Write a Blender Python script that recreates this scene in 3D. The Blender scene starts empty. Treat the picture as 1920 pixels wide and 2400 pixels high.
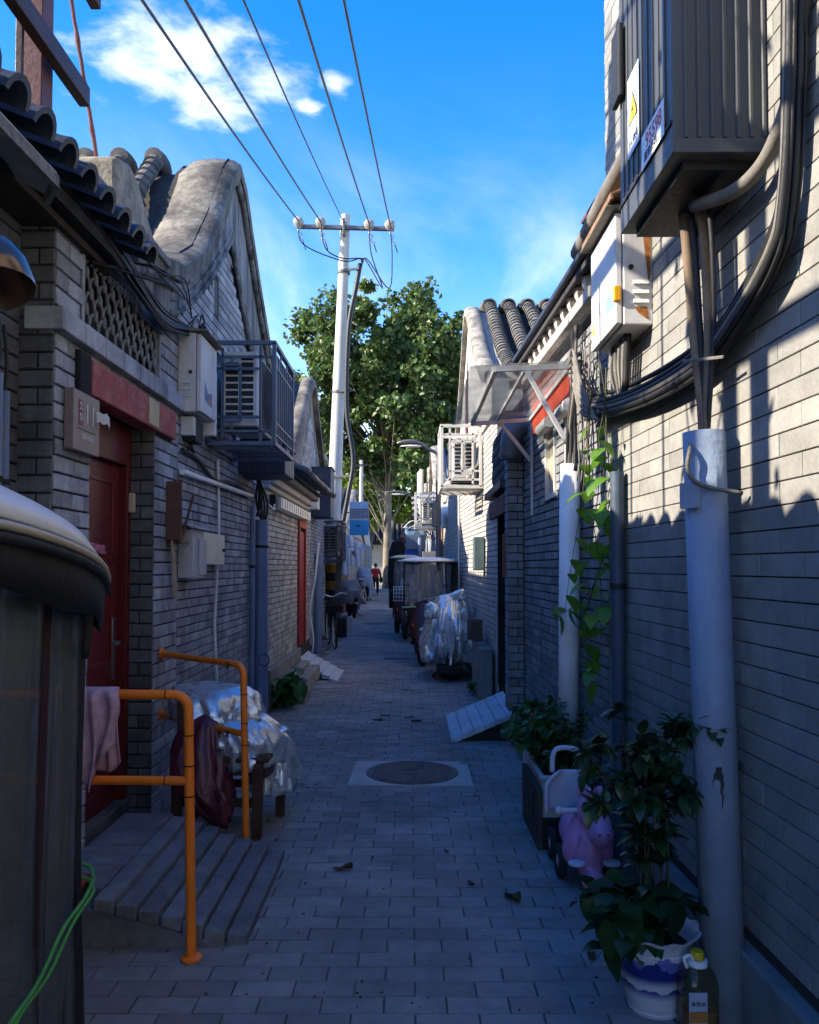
import bpy, bmesh, math, random
from mathutils import Vector as V, Matrix, Euler, noise
R = math.radians
sc = bpy.context.scene
COL = sc.collection
rnd = random.Random(11)

# ---------------------------------------------------------------- camera
cam_d = bpy.data.cameras.new('camera')
cam = bpy.data.objects.new('camera', cam_d); COL.objects.link(cam)
CH, PITCH = 1.55, R(1.9)
cam.location = (0, 0, CH); cam.rotation_euler = (R(90) + PITCH, 0, 0)
cam_d.sensor_fit = 'HORIZONTAL'; cam_d.sensor_width = 36.0
cam_d.lens = 36.0 * 1925 / 1920
cam_d.shift_y = 64 / 1920
cam_d.clip_start = .05; cam_d.clip_end = 600
sc.camera = cam

# ---------------------------------------------------------------- sky, sun, exposure
SUN_EL, SUN_AZ = R(29.5), R(-102)       # azimuth clockwise from +Y
world = bpy.data.worlds.new('World'); sc.world = world; world.use_nodes = True
def build_sky():
    nt = world.node_tree; N = nt.nodes; L = nt.links
    bg = N['Background']; bg.inputs[1].default_value = SKY_STRENGTH
    sky = N.new('ShaderNodeTexSky'); sky.sky_type = 'NISHITA'; sky.sun_disc = False
    sky.sun_elevation = SUN_EL; sky.sun_rotation = SUN_AZ
    sky.air_density = 1.0; sky.dust_density = .25; sky.ozone_density = 2.2
    hs = N.new('ShaderNodeHueSaturation'); hs.inputs['Hue'].default_value = .515
    hs.inputs['Saturation'].default_value = 1.44; hs.inputs['Value'].default_value = 1.08
    L.new(sky.outputs[0], hs.inputs['Color'])
    tc = N.new('ShaderNodeTexCoord')
    def mth(op, a, b=None, c=None):
        n = N.new('ShaderNodeMath'); n.operation = op
        for i, x in enumerate((a, b, c)):
            if x is None: continue
            if isinstance(x, (int, float)): n.inputs[i].default_value = x
            else: L.new(x, n.inputs[i])
        return n.outputs[0]
    def nz(scale, det, rough, vec, dist=0.):
        n = N.new('ShaderNodeTexNoise'); n.inputs['Scale'].default_value = scale
        n.inputs['Detail'].default_value = det; n.inputs['Roughness'].default_value = rough
        n.inputs['Distortion'].default_value = dist
        L.new(vec, n.inputs['Vector']); return n.outputs[0]
    def ramp(x, a, b):
        n = N.new('ShaderNodeMapRange'); n.interpolation_type = 'SMOOTHSTEP'
        n.inputs[1].default_value = a; n.inputs[2].default_value = b
        L.new(x, n.inputs[0]); return n.outputs[0]
    # cloud layer: the view direction is laid out on a flat layer overhead
    sep = N.new('ShaderNodeSeparateXYZ'); L.new(tc.outputs['Generated'], sep.inputs[0])
    zz = mth('MAXIMUM', sep.outputs[2], .05)
    u = mth('DIVIDE', sep.outputs[0], zz); v = mth('DIVIDE', sep.outputs[1], zz)
    cmb = N.new('ShaderNodeCombineXYZ'); L.new(u, cmb.inputs[0]); L.new(v, cmb.inputs[1])
    # two cumulus heaps
    heaps = None
    for (cx, cy, rx, ry) in ((-.47, 1.60, .17, .19), (-.40, 1.72, .12, .13), (-.31, 1.68, .08, .10), (-.15, 1.68, .03, .04), (-.225, 1.755, .03, .035), (2.6, -1.5, .8, .6), (-3.0, -2.0, .7, .8), (.9, -3.2, .6, .6)):
        du = mth('DIVIDE', mth('SUBTRACT', u, cx), rx); dv = mth('DIVIDE', mth('SUBTRACT', v, cy), ry)
        d = mth('SQRT', mth('ADD', mth('MULTIPLY', du, du), mth('MULTIPLY', dv, dv)))
        h = mth('SUBTRACT', 1.0, d)
        heaps = h if heaps is None else mth('MAXIMUM', heaps, h)
    n1 = nz(7.5, 9, .60, cmb.outputs[0], .25)
    puff = mth('MULTIPLY', ramp(mth('ADD', mth('MULTIPLY', heaps, .62), mth('MULTIPLY', mth('SUBTRACT', n1, .5), 2.1)), -.20, .95), .95)
    # thin high veil, stretched
    mp = N.new('ShaderNodeMapping'); mp.inputs['Scale'].default_value = (.55, .25, 1); mp.inputs['Rotation'].default_value = (0, 0, R(-35))
    L.new(cmb.outputs[0], mp.inputs[0])
    n2 = nz(2.0, 8, .6, mp.outputs[0], .6)
    low = ramp(sep.outputs[2], .56, .12)
    veil = mth('MULTIPLY', ramp(n2, .38, .76), mth('MULTIPLY', low, .9))
    haze = mth('MULTIPLY', ramp(sep.outputs[2], .42, -.05), .30)
    cl = mth('MINIMUM', mth('ADD', mth('MAXIMUM', puff, veil), haze), 1.0)
    mix = N.new('ShaderNodeMixRGB'); L.new(cl, mix.inputs[0]); L.new(hs.outputs[0], mix.inputs[1])
    mix.inputs[2].default_value = (CLOUD, CLOUD * 1.01, CLOUD * 1.03, 1)
    L.new(mix.outputs[0], bg.inputs[0])
SKY_STRENGTH, CLOUD = .15, 4.0
build_sky()
sun_d = bpy.data.lights.new('sun', 'SUN'); sun_d.energy = 4.5; sun_d.angle = R(.5); sun_d.color = (1, .90, .74)
sun = bpy.data.objects.new('sun', sun_d); COL.objects.link(sun)
LDIR = V((-math.sin(SUN_AZ) * math.cos(SUN_EL), -math.cos(SUN_AZ) * math.cos(SUN_EL), -math.sin(SUN_EL)))
sun.rotation_euler = LDIR.to_track_quat('-Z', 'Y').to_euler(); sun.location = (-6, -2, 9)
vs = sc.view_settings; vs.view_transform = 'Standard'; vs.look = 'None'; vs.gamma = 1; vs.exposure = 1.56
vs.use_curve_mapping = False
sc.render.engine = 'CYCLES'
sc.cycles.use_denoising = True
try: sc.cycles.denoiser = 'OPENIMAGEDENOISE'
except Exception: pass
sc.cycles.use_adaptive_sampling = True; sc.cycles.adaptive_threshold = .02
sc.cycles.use_light_tree = False
sc.cycles.max_bounces = 6; sc.cycles.transparent_max_bounces = 12; sc.cycles.diffuse_bounces = 3
sc.cycles.caustics_reflective = False; sc.cycles.caustics_refractive = False

# ---------------------------------------------------------------- materials
MATS = {}
def mat(name, col, rough=.75, metal=0., var=.22, scale=6., bump=.15, bscale=70., isl=0., stain=None, samt=.5, sscale=2.5, svert=.12, sthr=(.48, .72), spec=.35, coat=0., hue=0., spots=0., alpha=1.0):
    """procedural surface: base colour, large and fine mottling, optional per-piece variation and run-down stains"""
    if name in MATS: return MATS[name]
    m = bpy.data.materials.new(name); m.use_nodes = True; MATS[name] = m
    nt = m.node_tree; N = nt.nodes; L = nt.links; b = N['Principled BSDF']
    g = N.new('ShaderNodeNewGeometry')
    def noise_(sc_, det, vec, rough_=.6):
        n = N.new('ShaderNodeTexNoise'); n.inputs['Scale'].default_value = sc_; n.inputs['Detail'].default_value = det
        n.inputs['Roughness'].default_value = rough_; L.new(vec, n.inputs['Vector']); return n.outputs[0]
    def rng(x, a, b_, c, d):
        n = N.new('ShaderNodeMapRange'); L.new(x, n.inputs[0])
        for i, q in enumerate((a, b_, c, d)): n.inputs[i + 1].default_value = q
        return n.outputs[0]
    def mul(a, b_):
        n = N.new('ShaderNodeMath'); n.operation = 'MULTIPLY'; L.new(a, n.inputs[0])
        if isinstance(b_, float): n.inputs[1].default_value = b_
        else: L.new(b_, n.inputs[1])
        return n.outputs[0]
    pos = g.outputs['Position']
    n1 = noise_(scale, 3, pos); n2 = noise_(scale * 9, 2, pos, .7)
    val = mul(rng(n1, .25, .75, 1 - var, 1 + var), rng(n2, .25, .75, 1 - var * .6, 1 + var * .6))
    h_in = None
    if isl:
        oi = N.new('ShaderNodeObjectInfo')
        ad = N.new('ShaderNodeMath'); ad.operation = 'ADD'; L.new(g.outputs['Random Per Island'], ad.inputs[0]); L.new(oi.outputs['Random'], ad.inputs[1])
        fr = N.new('ShaderNodeMath'); fr.operation = 'FRACT'; L.new(ad.outputs[0], fr.inputs[0])
        val = mul(val, rng(fr.outputs[0], 0, 1, 1 - isl, 1 + isl))
        if hue:
            f2 = N.new('ShaderNodeMath'); f2.operation = 'MULTIPLY'; f2.inputs[1].default_value = 7.31; L.new(fr.outputs[0], f2.inputs[0])
            f3 = N.new('ShaderNodeMath'); f3.operation = 'FRACT'; L.new(f2.outputs[0], f3.inputs[0])
            h_in = rng(f3.outputs[0], 0, 1, .5 - hue, .5 + hue)
    hs = N.new('ShaderNodeHueSaturation'); hs.inputs['Color'].default_value = (*col, 1); L.new(val, hs.inputs['Value'])
    if h_in is not None: L.new(h_in, hs.inputs['Hue'])
    out = hs.outputs[0]
    if stain:
        mp = N.new('ShaderNodeMapping'); mp.inputs['Scale'].default_value = (1, 1, svert); L.new(pos, mp.inputs[0])
        s1 = noise_(sscale * 3, 4, mp.outputs[0], .7)
        mx = N.new('ShaderNodeMixRGB'); L.new(rng(s1, sthr[0], sthr[1], 0, samt), mx.inputs[0]); L.new(out, mx.inputs[1]); mx.inputs[2].default_value = (*stain, 1)
        out = mx.outputs[0]
    if spots:
        s2 = noise_(scale * 4.5, 3, pos, .5)
        mx = N.new('ShaderNodeMixRGB'); L.new(rng(s2, .60, .68, 0, spots), mx.inputs[0]); L.new(out, mx.inputs[1]); mx.inputs[2].default_value = (col[0] * .35, col[1] * .33, col[2] * .3, 1)
        out = mx.outputs[0]
    L.new(out, b.inputs['Base Color'])
    b.inputs['Metallic'].default_value = metal
    L.new(rng(n2, .3, .7, max(0., rough - .1), min(1., rough + .1)), b.inputs['Roughness'])
    b.inputs['Specular IOR Level'].default_value = spec
    b.inputs['Coat Weight'].default_value = coat
    if bump:
        bp = N.new('ShaderNodeBump'); bp.inputs['Strength'].default_value = bump; bp.inputs['Distance'].default_value = .01
        L.new(noise_(bscale, 3, pos, .65), bp.inputs['Height']); L.new(bp.outputs[0], b.inputs['Normal'])
    return m
def leafmat(name, col, tr=.35, hue=.02, val=.45, rough=.45):
    if name in MATS: return MATS[name]
    m = bpy.data.materials.new(name); m.use_nodes = True; MATS[name] = m
    nt = m.node_tree; N = nt.nodes; L = nt.links; b = N['Principled BSDF']
    g = N.new('ShaderNodeNewGeometry'); hs = N.new('ShaderNodeHueSaturation'); hs.inputs['Color'].default_value = (*col, 1)
    r1 = N.new('ShaderNodeMapRange'); L.new(g.outputs['Random Per Island'], r1.inputs[0]); r1.inputs[3].default_value = 1 - val; r1.inputs[4].default_value = 1 + val
    f2 = N.new('ShaderNodeMath'); f2.operation = 'MULTIPLY'; f2.inputs[1].default_value = 9.7; L.new(g.outputs['Random Per Island'], f2.inputs[0])
    f3 = N.new('ShaderNodeMath'); f3.operation = 'FRACT'; L.new(f2.outputs[0], f3.inputs[0])
    r2 = N.new('ShaderNodeMapRange'); L.new(f3.outputs[0], r2.inputs[0]); r2.inputs[3].default_value = .5 - hue; r2.inputs[4].default_value = .5 + hue
    L.new(r1.outputs[0], hs.inputs['Value']); L.new(r2.outputs[0], hs.inputs['Hue'])
    L.new(hs.outputs[0], b.inputs['Base Color']); b.inputs['Roughness'].default_value = rough; b.inputs['Specular IOR Level'].default_value = .4
    t = N.new('ShaderNodeBsdfTranslucent'); L.new(hs.outputs[0], t.inputs[0])
    mx = N.new('ShaderNodeMixShader'); mx.inputs[0].default_value = tr
    L.new(b.outputs[0], mx.inputs[1]); L.new(t.outputs[0], mx.inputs[2]); L.new(mx.outputs[0], N['Material Output'].inputs[0])
    return m
def clearmat(name, tint=(.9, .95, .97), opac=.12, rough=.06, dirt=(.55, .56, .55), dirtamt=.35, dscale=3., gloss=.5):
    """clear film or sheet: lets light straight through, reflects at its surface, carries dust"""
    if name in MATS: return MATS[name]
    m = bpy.data.materials.new(name); m.use_nodes = True; MATS[name] = m
    nt = m.node_tree; N = nt.nodes; L = nt.links
    N.remove(N['Principled BSDF'])
    tr = N.new('ShaderNodeBsdfTransparent'); tr.inputs[0].default_value = (*tint, 1)
    gl = N.new('ShaderNodeBsdfGlossy'); gl.inputs['Roughness'].default_value = rough; gl.inputs[0].default_value = (gloss, gloss, gloss, 1)
    df = N.new('ShaderNodeBsdfDiffuse'); df.inputs[0].default_value = (*dirt, 1)
    lf = N.new('ShaderNodeLayerWeight'); lf.inputs[0].default_value = .5; lw = N.new('ShaderNodeMapRange'); L.new(lf.outputs['Facing'], lw.inputs[0]); lw.inputs[1].default_value = .25; lw.inputs[2].default_value = 1.; lw.inputs[3].default_value = .04; lw.inputs[4].default_value = .45
    g = N.new('ShaderNodeNewGeometry')
    nz = N.new('ShaderNodeTexNoise'); nz.inputs['Scale'].default_value = dscale; nz.inputs['Detail'].default_value = 7; L.new(g.outputs['Position'], nz.inputs['Vector'])
    mr = N.new('ShaderNodeMapRange'); L.new(nz.outputs[0], mr.inputs[0]); mr.inputs[1].default_value = .35; mr.inputs[2].default_value = .75; mr.inputs[3].default_value = opac; mr.inputs[4].default_value = min(1, opac + dirtamt)
    m1 = N.new('ShaderNodeMixShader'); L.new(mr.outputs[0], m1.inputs[0]); L.new(tr.outputs[0], m1.inputs[1]); L.new(df.outputs[0], m1.inputs[2])
    m2 = N.new('ShaderNodeMixShader'); L.new(lw.outputs[0], m2.inputs[0]); L.new(m1.outputs[0], m2.inputs[1]); L.new(gl.outputs[0], m2.inputs[2])
    L.new(m2.outputs[0], N['Material Output'].inputs[0])
    return m

# ---------------------------------------------------------------- mesh helpers
class MB:
    def __init__(s): s.v = []; s.f = []
    def add(s, vs, fs):
        o = len(s.v); s.v += [tuple(p) for p in vs]; s.f += [tuple(i + o for i in f) for f in fs]; return s
    def bb(s, x0, x1, y0, y1, z0, z1):
        x0, x1 = sorted((x0, x1)); y0, y1 = sorted((y0, y1)); z0, z1 = sorted((z0, z1))
        return s.add([(x0, y0, z0), (x1, y0, z0), (x1, y1, z0), (x0, y1, z0), (x0, y0, z1), (x1, y0, z1), (x1, y1, z1), (x0, y1, z1)],
                     [(0, 3, 2, 1), (4, 5, 6, 7), (0, 1, 5, 4), (1, 2, 6, 5), (2, 3, 7, 6), (3, 0, 4, 7)])
    def obox(s, c, size, rot=None):
        m = rot if isinstance(rot, Matrix) else (Euler(rot).to_matrix() if rot else Matrix.Identity(3))
        h = [q / 2 for q in size]; c = V(c)
        vs = [c + m @ V((sx * h[0], sy * h[1], sz * h[2])) for sz in (-1, 1) for sx, sy in ((-1, -1), (1, -1), (1, 1), (-1, 1))]
        return s.add(vs, [(0, 3, 2, 1), (4, 5, 6, 7), (0, 1, 5, 4), (1, 2, 6, 5), (2, 3, 7, 6), (3, 0, 4, 7)])
    def bar(s, p0, p1, w, h=None, up=(0, 0, 1)):
        p0, p1 = V(p0), V(p1); h = h or w; d = (p1 - p0); l = d.length; d.normalize()
        u = V(up)
        if abs(d.dot(u)) > .95: u = V((1, 0, 0))
        sd = d.cross(u).normalized(); u2 = sd.cross(d)
        m = Matrix((sd, d, u2)).transposed()
        return s.obox((p0 + p1) / 2, (w, l, h), m)
    def tube(s, pts, r, n=10, cap=True):
        pts = [V(p) for p in pts]; k = len(pts)
        rs = r if isinstance(r, (list, tuple)) else [r] * k
        t = [(pts[min(i + 1, k - 1)] - pts[max(i - 1, 0)]).normalized() for i in range(k)]
        up = V((0, 0, 1)) if abs(t[0].z) < .9 else V((1, 0, 0))
        nrm = (up - t[0] * up.dot(t[0])).normalized(); vs = []
        for i in range(k):
            nrm = (nrm - t[i] * nrm.dot(t[i])).normalized(); bn = t[i].cross(nrm)
            for j in range(n):
                a = 2 * math.pi * j / n; vs.append(pts[i] + (nrm * math.cos(a) + bn * math.sin(a)) * rs[i])
        fs = [(i * n + j, i * n + (j + 1) % n, (i + 1) * n + (j + 1) % n, (i + 1) * n + j) for i in range(k - 1) for j in range(n)]
        if cap: fs += [tuple(range(n - 1, -1, -1)), tuple(range((k - 1) * n, k * n))]
        return s.add(vs, fs)
    def lathe(s, prof, c=(0, 0, 0), n=24, axis=None, sq=(1, 1)):
        c = V(c); q = V((0, 0, 1)).rotation_difference(V(axis)).to_matrix() if axis else Matrix.Identity(3)
        vs = [c + q @ V((r * math.cos(2 * math.pi * j / n) * sq[0], r * math.sin(2 * math.pi * j / n) * sq[1], z)) for r, z in prof for j in range(n)]
        k = len(prof); fs = [(i * n + j, i * n + (j + 1) % n, (i + 1) * n + (j + 1) % n, (i + 1) * n + j) for i in range(k - 1) for j in range(n)]
        if prof[0][0] < .021: fs += [tuple(range(n - 1, -1, -1))]
        if prof[-1][0] < .021: fs += [tuple(range((k - 1) * n, k * n))]
        return s.add(vs, fs)
    def prism(s, poly, vec):
        poly = [V(p) for p in poly]; vec = V(vec); n = len(poly)
        nr = V((0, 0, 0))
        for i in range(n): nr += poly[i].cross(poly[(i + 1) % n])
        if nr.dot(vec) > 0: poly = poly[::-1]
        return s.add(poly + [p + vec for p in poly], [tuple(range(n)), tuple(range(2 * n - 1, n - 1, -1))] + [(i, i + n, (i + 1) % n + n, (i + 1) % n) for i in range(n)])
    def grid(s, fn, nu, nv, close=False):
        vs = [fn(i / nu, j / nv) for j in range(nv + 1) for i in range(nu if close else nu + 1)]
        w = nu if close else nu + 1
        return s.add(vs, [(j * w + i, j * w + (i + 1) % w, (j + 1) * w + (i + 1) % w, (j + 1) * w + i) for j in range(nv) for i in range(nu)])
    def ball(s, c, r, n=14, m=9, rot=None):
        c = V(c); r = r if isinstance(r, (tuple, list)) else (r, r, r); q = Euler(rot).to_matrix() if rot else Matrix.Identity(3)
        vs = [c + q @ V((r[0] * math.sin(math.pi * i / m) * math.cos(2 * math.pi * j / n), r[1] * math.sin(math.pi * i / m) * math.sin(2 * math.pi * j / n), r[2] * math.cos(math.pi * i / m))) for i in range(m + 1) for j in range(n)]
        return s.add(vs, [(i * n + j, (i + 1) * n + j, (i + 1) * n + (j + 1) % n, i * n + (j + 1) % n) for i in range(m) for j in range(n)])
    def build(s, name, m, parent=None, smooth=None, bevel=0, seg=2, label=None, kind=None, solid=0, sub=0):
        me = bpy.data.meshes.new(name); me.from_pydata(s.v, [], s.f); me.validate(verbose=False)
        if m: me.materials.append(m)
        if smooth:
            for p in me.polygons: p.use_smooth = True
            if smooth is not True: me.set_sharp_from_angle(angle=R(smooth))
        o = bpy.data.objects.new(name, me); COL.objects.link(o)
        if parent is not None:
            o.parent = parent; o.matrix_parent_inverse = world_of(parent).inverted()
        if bevel:
            md = o.modifiers.new('bevel', 'BEVEL'); md.width = bevel; md.segments = seg; md.limit_method = 'ANGLE'; md.angle_limit = R(40)
        if solid:
            md = o.modifiers.new('solid', 'SOLIDIFY'); md.thickness = solid; md.offset = 0
        if sub:
            md = o.modifiers.new('sub', 'SUBSURF'); md.levels = sub; md.render_levels = sub
        if label: o['label'] = label
        if kind: o['kind'] = kind
        return o
def world_of(o):
    m = o.matrix_basis
    if o.parent is not None: m = world_of(o.parent) @ o.matrix_parent_inverse @ m
    return m
def tag(o, label, cat, group=None):
    o['label'] = label; o['category'] = cat
    if group: o['group'] = group
    return o
def thing(name, label, cat, loc=(0, 0, 0), rz=0, group=None):
    o = bpy.data.objects.new(name, None); COL.objects.link(o); o.empty_display_size = .1
    o.location = loc; o.rotation_euler = (0, 0, rz)
    return tag(o, label, cat, group)
def local(root, mb, name, m, **k):
    """build a part whose vertices are written in the thing's own frame"""
    o = mb.build(name, m, None, **k); o.parent = root; return o
def copy_thing(root, loc, rz, label, group=None):
    r = root.copy(); COL.objects.link(r); r.location = loc; r.rotation_euler = (0, 0, rz); r['label'] = label
    if group: r['group'] = group
    for ch in list(root.children):
        c = ch.copy(); COL.objects.link(c); c.parent = r
        for g in ch.children:
            d = g.copy(); COL.objects.link(d); d.parent = c
    return r
def text(body, size, name, m, parent, origin, xdir, ydir, align='CENTER'):
    cu = bpy.data.curves.new('text', 'FONT'); cu.body = body; cu.size = size; cu.align_x = align; cu.align_y = 'CENTER'; cu.extrude = .0006
    t = bpy.data.objects.new('text', cu); COL.objects.link(t)
    bpy.context.view_layer.update()
    me = bpy.data.meshes.new_from_object(t.evaluated_get(bpy.context.evaluated_depsgraph_get())); bpy.data.objects.remove(t); bpy.data.curves.remove(cu)
    x = V(xdir).normalized(); y = V(ydir).normalized(); z = x.cross(y)
    mm = Matrix((x, y, z)).transposed().to_4x4(); mm.translation = V(origin)
    me.transform(mm); me.name = name; me.materials.clear(); me.materials.append(m)
    o = bpy.data.objects.new(name, me); COL.objects.link(o); o.parent = parent; o.matrix_parent_inverse = world_of(parent).inverted()
    return o
def spline(pts, n=8):
    """smooth path through the points"""
    p = [V(q) for q in pts]; p = [2 * p[0] - p[1]] + p + [2 * p[-1] - p[-2]]; out = []
    for i in range(1, len(p) - 2):
        for j in range(n):
            t = j / n; a, b, c, d = p[i - 1:i + 3]
            out.append(.5 * ((2 * b) + (c - a) * t + (2 * a - 5 * b + 4 * c - d) * t * t + (3 * b - a - 3 * c + d) * t ** 3))
    return out + [p[-2]]
def px_size(p):
    d = p.y * math.cos(PITCH) + (p.z - CH) * math.sin(PITCH)
    if d < .2: return None
    return 1925 / d
def in_view(p, mg=60):
    d = p.y * math.cos(PITCH) + (p.z - CH) * math.sin(PITCH)
    if d < .2: return False
    u = -p.y * math.sin(PITCH) + (p.z - CH) * math.cos(PITCH)
    x = 960 + 1925 * p.x / d; y = 1264 - 1925 * u / d
    return -mg < x < 1920 + mg and -mg < y < 2400 + mg
def xr(y): return 1.25 - .03 * y          # the line of the right-hand walls
XL = -1.57                                # the line of the left-hand walls

# ---------------------------------------------------------------- bricks
BRK = {}
def brick_mesh(l, h, d, c, m):
    key = (round(l, 3), h, d, m.name)
    if key in BRK: return BRK[key]
    a, b = l / 2, h / 2
    vs = [(-a, 0, -b), (a, 0, -b), (a, 0, b), (-a, 0, b), (-a, d - c, -b), (a, d - c, -b), (a, d - c, b), (-a, d - c, b),
          (-a + c, d, -b + c), (a - c, d, -b + c), (a - c, d, b - c), (-a + c, d, b - c)]
    fs = [(8, 9, 10, 11), (4, 5, 9, 8), (5, 6, 10, 9), (6, 7, 11, 10), (7, 4, 8, 11), (0, 1, 5, 4), (1, 2, 6, 5), (2, 3, 7, 6), (3, 0, 4, 7)]
    fs = [f[::-1] for f in fs]
    me = bpy.data.meshes.new('brick'); me.from_pydata(vs, [], fs); me.materials.append(m); BRK[key] = (me, vs, fs)
    return BRK[key]
def brickwork(parent, O, u, n, U0, U1, V0, V1, L, H, m, joint=.009, d=.012, c=.003, holes=(), clip=None, heads=False, limit=300, jit=.0015, name='brick', seed=3, minpx=9):
    """courses of single bricks on the face of a wall; O + u*a + z*b is a point of the face, n points out"""
    O, u, n = V(O), V(u).normalized(), V(n).normalized(); up = V((0, 0, 1)) if abs(n.z) < .5 else n.cross(u)
    rr = random.Random(seed); items = []
    rows = int((V1 - V0) / H + .5); H = (V1 - V0) / rows
    for r in range(rows):
        vc = V0 + (r + .5) * H
        a = U0 - (L * .5 * (r % 2) if not heads else L * .25 * (r % 2) + rr.choice((0, .12))); k = rr.randint(0, 1)
        while a < U1 - 1e-6:
            ll = L * (.5 if heads and (k % 3 == 1) else 1); k += 1
            segs = [(max(a, U0), min(a + ll, U1))]; a += ll
            for (h0, h1, g0, g1) in holes:
                if g0 < vc < g1:
                    ns = []
                    for s0, s1 in segs:
                        if s1 <= h0 or s0 >= h1: ns.append((s0, s1)); continue
                        if s0 < h0: ns.append((s0, h0))
                        if s1 > h1: ns.append((h1, s1))
                    segs = ns
            for s0, s1 in segs:
                if s1 - s0 < .03: continue
                uc = (s0 + s1) / 2
                if clip and vc + H * .5 > clip(uc): continue
                items.append((uc, vc, round((s1 - s0 - joint) / .004) * .004))
    sized = []
    for it in items:
        p = O + u * it[0] + up * it[1]; k = px_size(p); vd = (V((0, 0, CH)) - p)
        if vd.dot(n) <= 0: sized.append((0, 0, it, p)); continue
        cs = abs(vd.normalized().dot(n)); ca = abs(vd.normalized().dot(u))
        big = (k or 0) * H; ar = (k or 0) ** 2 * it[2] * H * cs
        sized.append((ar if in_view(p) else 0, big, it, p))
    sized.sort(key=lambda q: -q[0])
    ub = u if u.cross(n).dot(up) > 0 else -u
    B = Matrix((ub, n, up)).transposed()
    rest = MB(); cnt = 0
    for ar, big, it, p in sized:
        me, vs, fs = brick_mesh(it[2], round(H - joint, 4), d, c, m)
        off = n * rr.uniform(-jit, jit)
        rot = B @ Euler((rr.uniform(-.006, .006), 0, rr.uniform(-.006, .006))).to_matrix()
        if cnt < limit and ar > 0 and big >= minpx:
            o = bpy.data.objects.new(name, me); COL.objects.link(o)
            M4 = rot.to_4x4(); M4.translation = p + off
            o.parent = parent; o.matrix_world = M4; o.matrix_parent_inverse = Matrix.Identity(4)
            o.matrix_basis = world_of(parent).inverted() @ M4; cnt += 1
        else:
            rest.add([p + off + rot @ V(q) for q in vs], fs)
    if rest.f: rest.build('brickwork', m, parent, kind='stuff')

# ================================================================ ground
m_dirt = mat('ground dirt and sand', (.16, .152, .142), .95, var=.35, scale=3, bump=.4, bscale=90)
m_pave = mat('grey paving brick', (.24, .24, .243), .80, var=.30, scale=1.6, bump=.25, bscale=140, isl=.17, stain=(.15, .145, .135), samt=.7, sscale=.4, svert=1, spots=.25)
m_conc = mat('weathered concrete', (.21, .205, .20), .9, var=.2, scale=4, bump=.25, stain=(.08, .078, .075), samt=.5, sscale=1.5, svert=1)
ground = MB().add([(-60, -12, -.012), (60, -12, -.012), (60, 160, -.012), (-60, 160, -.012)], [(0, 1, 2, 3)]).build('ground', m_dirt, kind='structure')
paving = MB().bb(-2.6, 1.5, 30, 64, -.05, -.001).build('paving', m_pave, kind='structure')
def pave():
    # running-bond pavers, long side across the alley
    def holes_ok(x, y): return True
    brickwork(paving, (0, 0, -.022), (1, 0, 0), (0, 0, 1), -2.2, 1.3, 1.0, 30.0, .222, .112, m_pave, joint=.0045, d=.022, c=.002, limit=300, jit=.0022, name='paver', seed=5, minpx=4, clip=None)
pave()

# ================================================================ shared wall materials
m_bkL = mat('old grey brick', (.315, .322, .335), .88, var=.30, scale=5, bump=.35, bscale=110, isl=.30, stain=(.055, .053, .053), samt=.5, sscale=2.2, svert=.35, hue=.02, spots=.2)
m_bkN = mat('dark grey brick', (.11, .112, .117), .9, var=.35, scale=5, bump=.4, bscale=110, isl=.28, stain=(.03, .03, .03), samt=.6, sscale=2.0, svert=.3)  # darker brick for the camera-facing faces, doorway reveal and set-back wall
m_bkC = mat('pale grey brick', (.34, .335, .33), .88, var=.28, scale=6, bump=.35, bscale=110, isl=.28, stain=(.08, .075, .075), samt=.5, sscale=3, svert=.3)
m_bkR = mat('smooth grey facing brick', (.25, .24, .218), .82, var=.16, scale=7, bump=.2, bscale=90, isl=.12, stain=(.13, .127, .12), samt=.55, sscale=2.2, svert=1)
m_bkH = mat('blue grey brick', (.215, .22, .23), .85, var=.26, scale=6, bump=.35, bscale=110, isl=.24, stain=(.07, .068, .07), samt=.45, sscale=2.5, svert=.3)
m_mort = mat('dark mortar', (.032, .031, .030), .95, var=.25, scale=10, bump=.3)
m_mortR = mat('dark pointed joints', (.045, .044, .043), .95, var=.2, bump=.1)
m_plast = mat('streaked grey render', (.24, .243, .25), .92, var=.4, scale=3.5, bump=.35, stain=(.035, .035, .036), samt=.9, sscale=2.4, svert=.10, sthr=(.40, .60), spots=.35)
m_plastw = mat('pale render', (.50, .47, .43), .9, var=.14, scale=4, bump=.2, stain=(.3, .27, .24), samt=.35, svert=.15)
m_tile = mat('weathered roof tile', (.115, .108, .098), .9, var=.4, scale=14, bump=.3, isl=.28, spots=.25)
m_tiled = mat('dark roof tile', (.022, .026, .040), .5, var=.3, scale=10, bump=.2, isl=.2)
m_valley = mat('dark valley tiles', (.045, .043, .040), .95, var=.4, scale=12, bump=.4)  # roof deck, darker than the cover tiles on it
m_black = mat('black rubber', (.012, .012, .013), .7, var=.2, bump=0)
m_void = mat('near black shade and boards', (.02, .019, .018), .95, var=.2, bump=0)  # near black: shade of recesses put into the colour; also dark boards, crack

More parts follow.
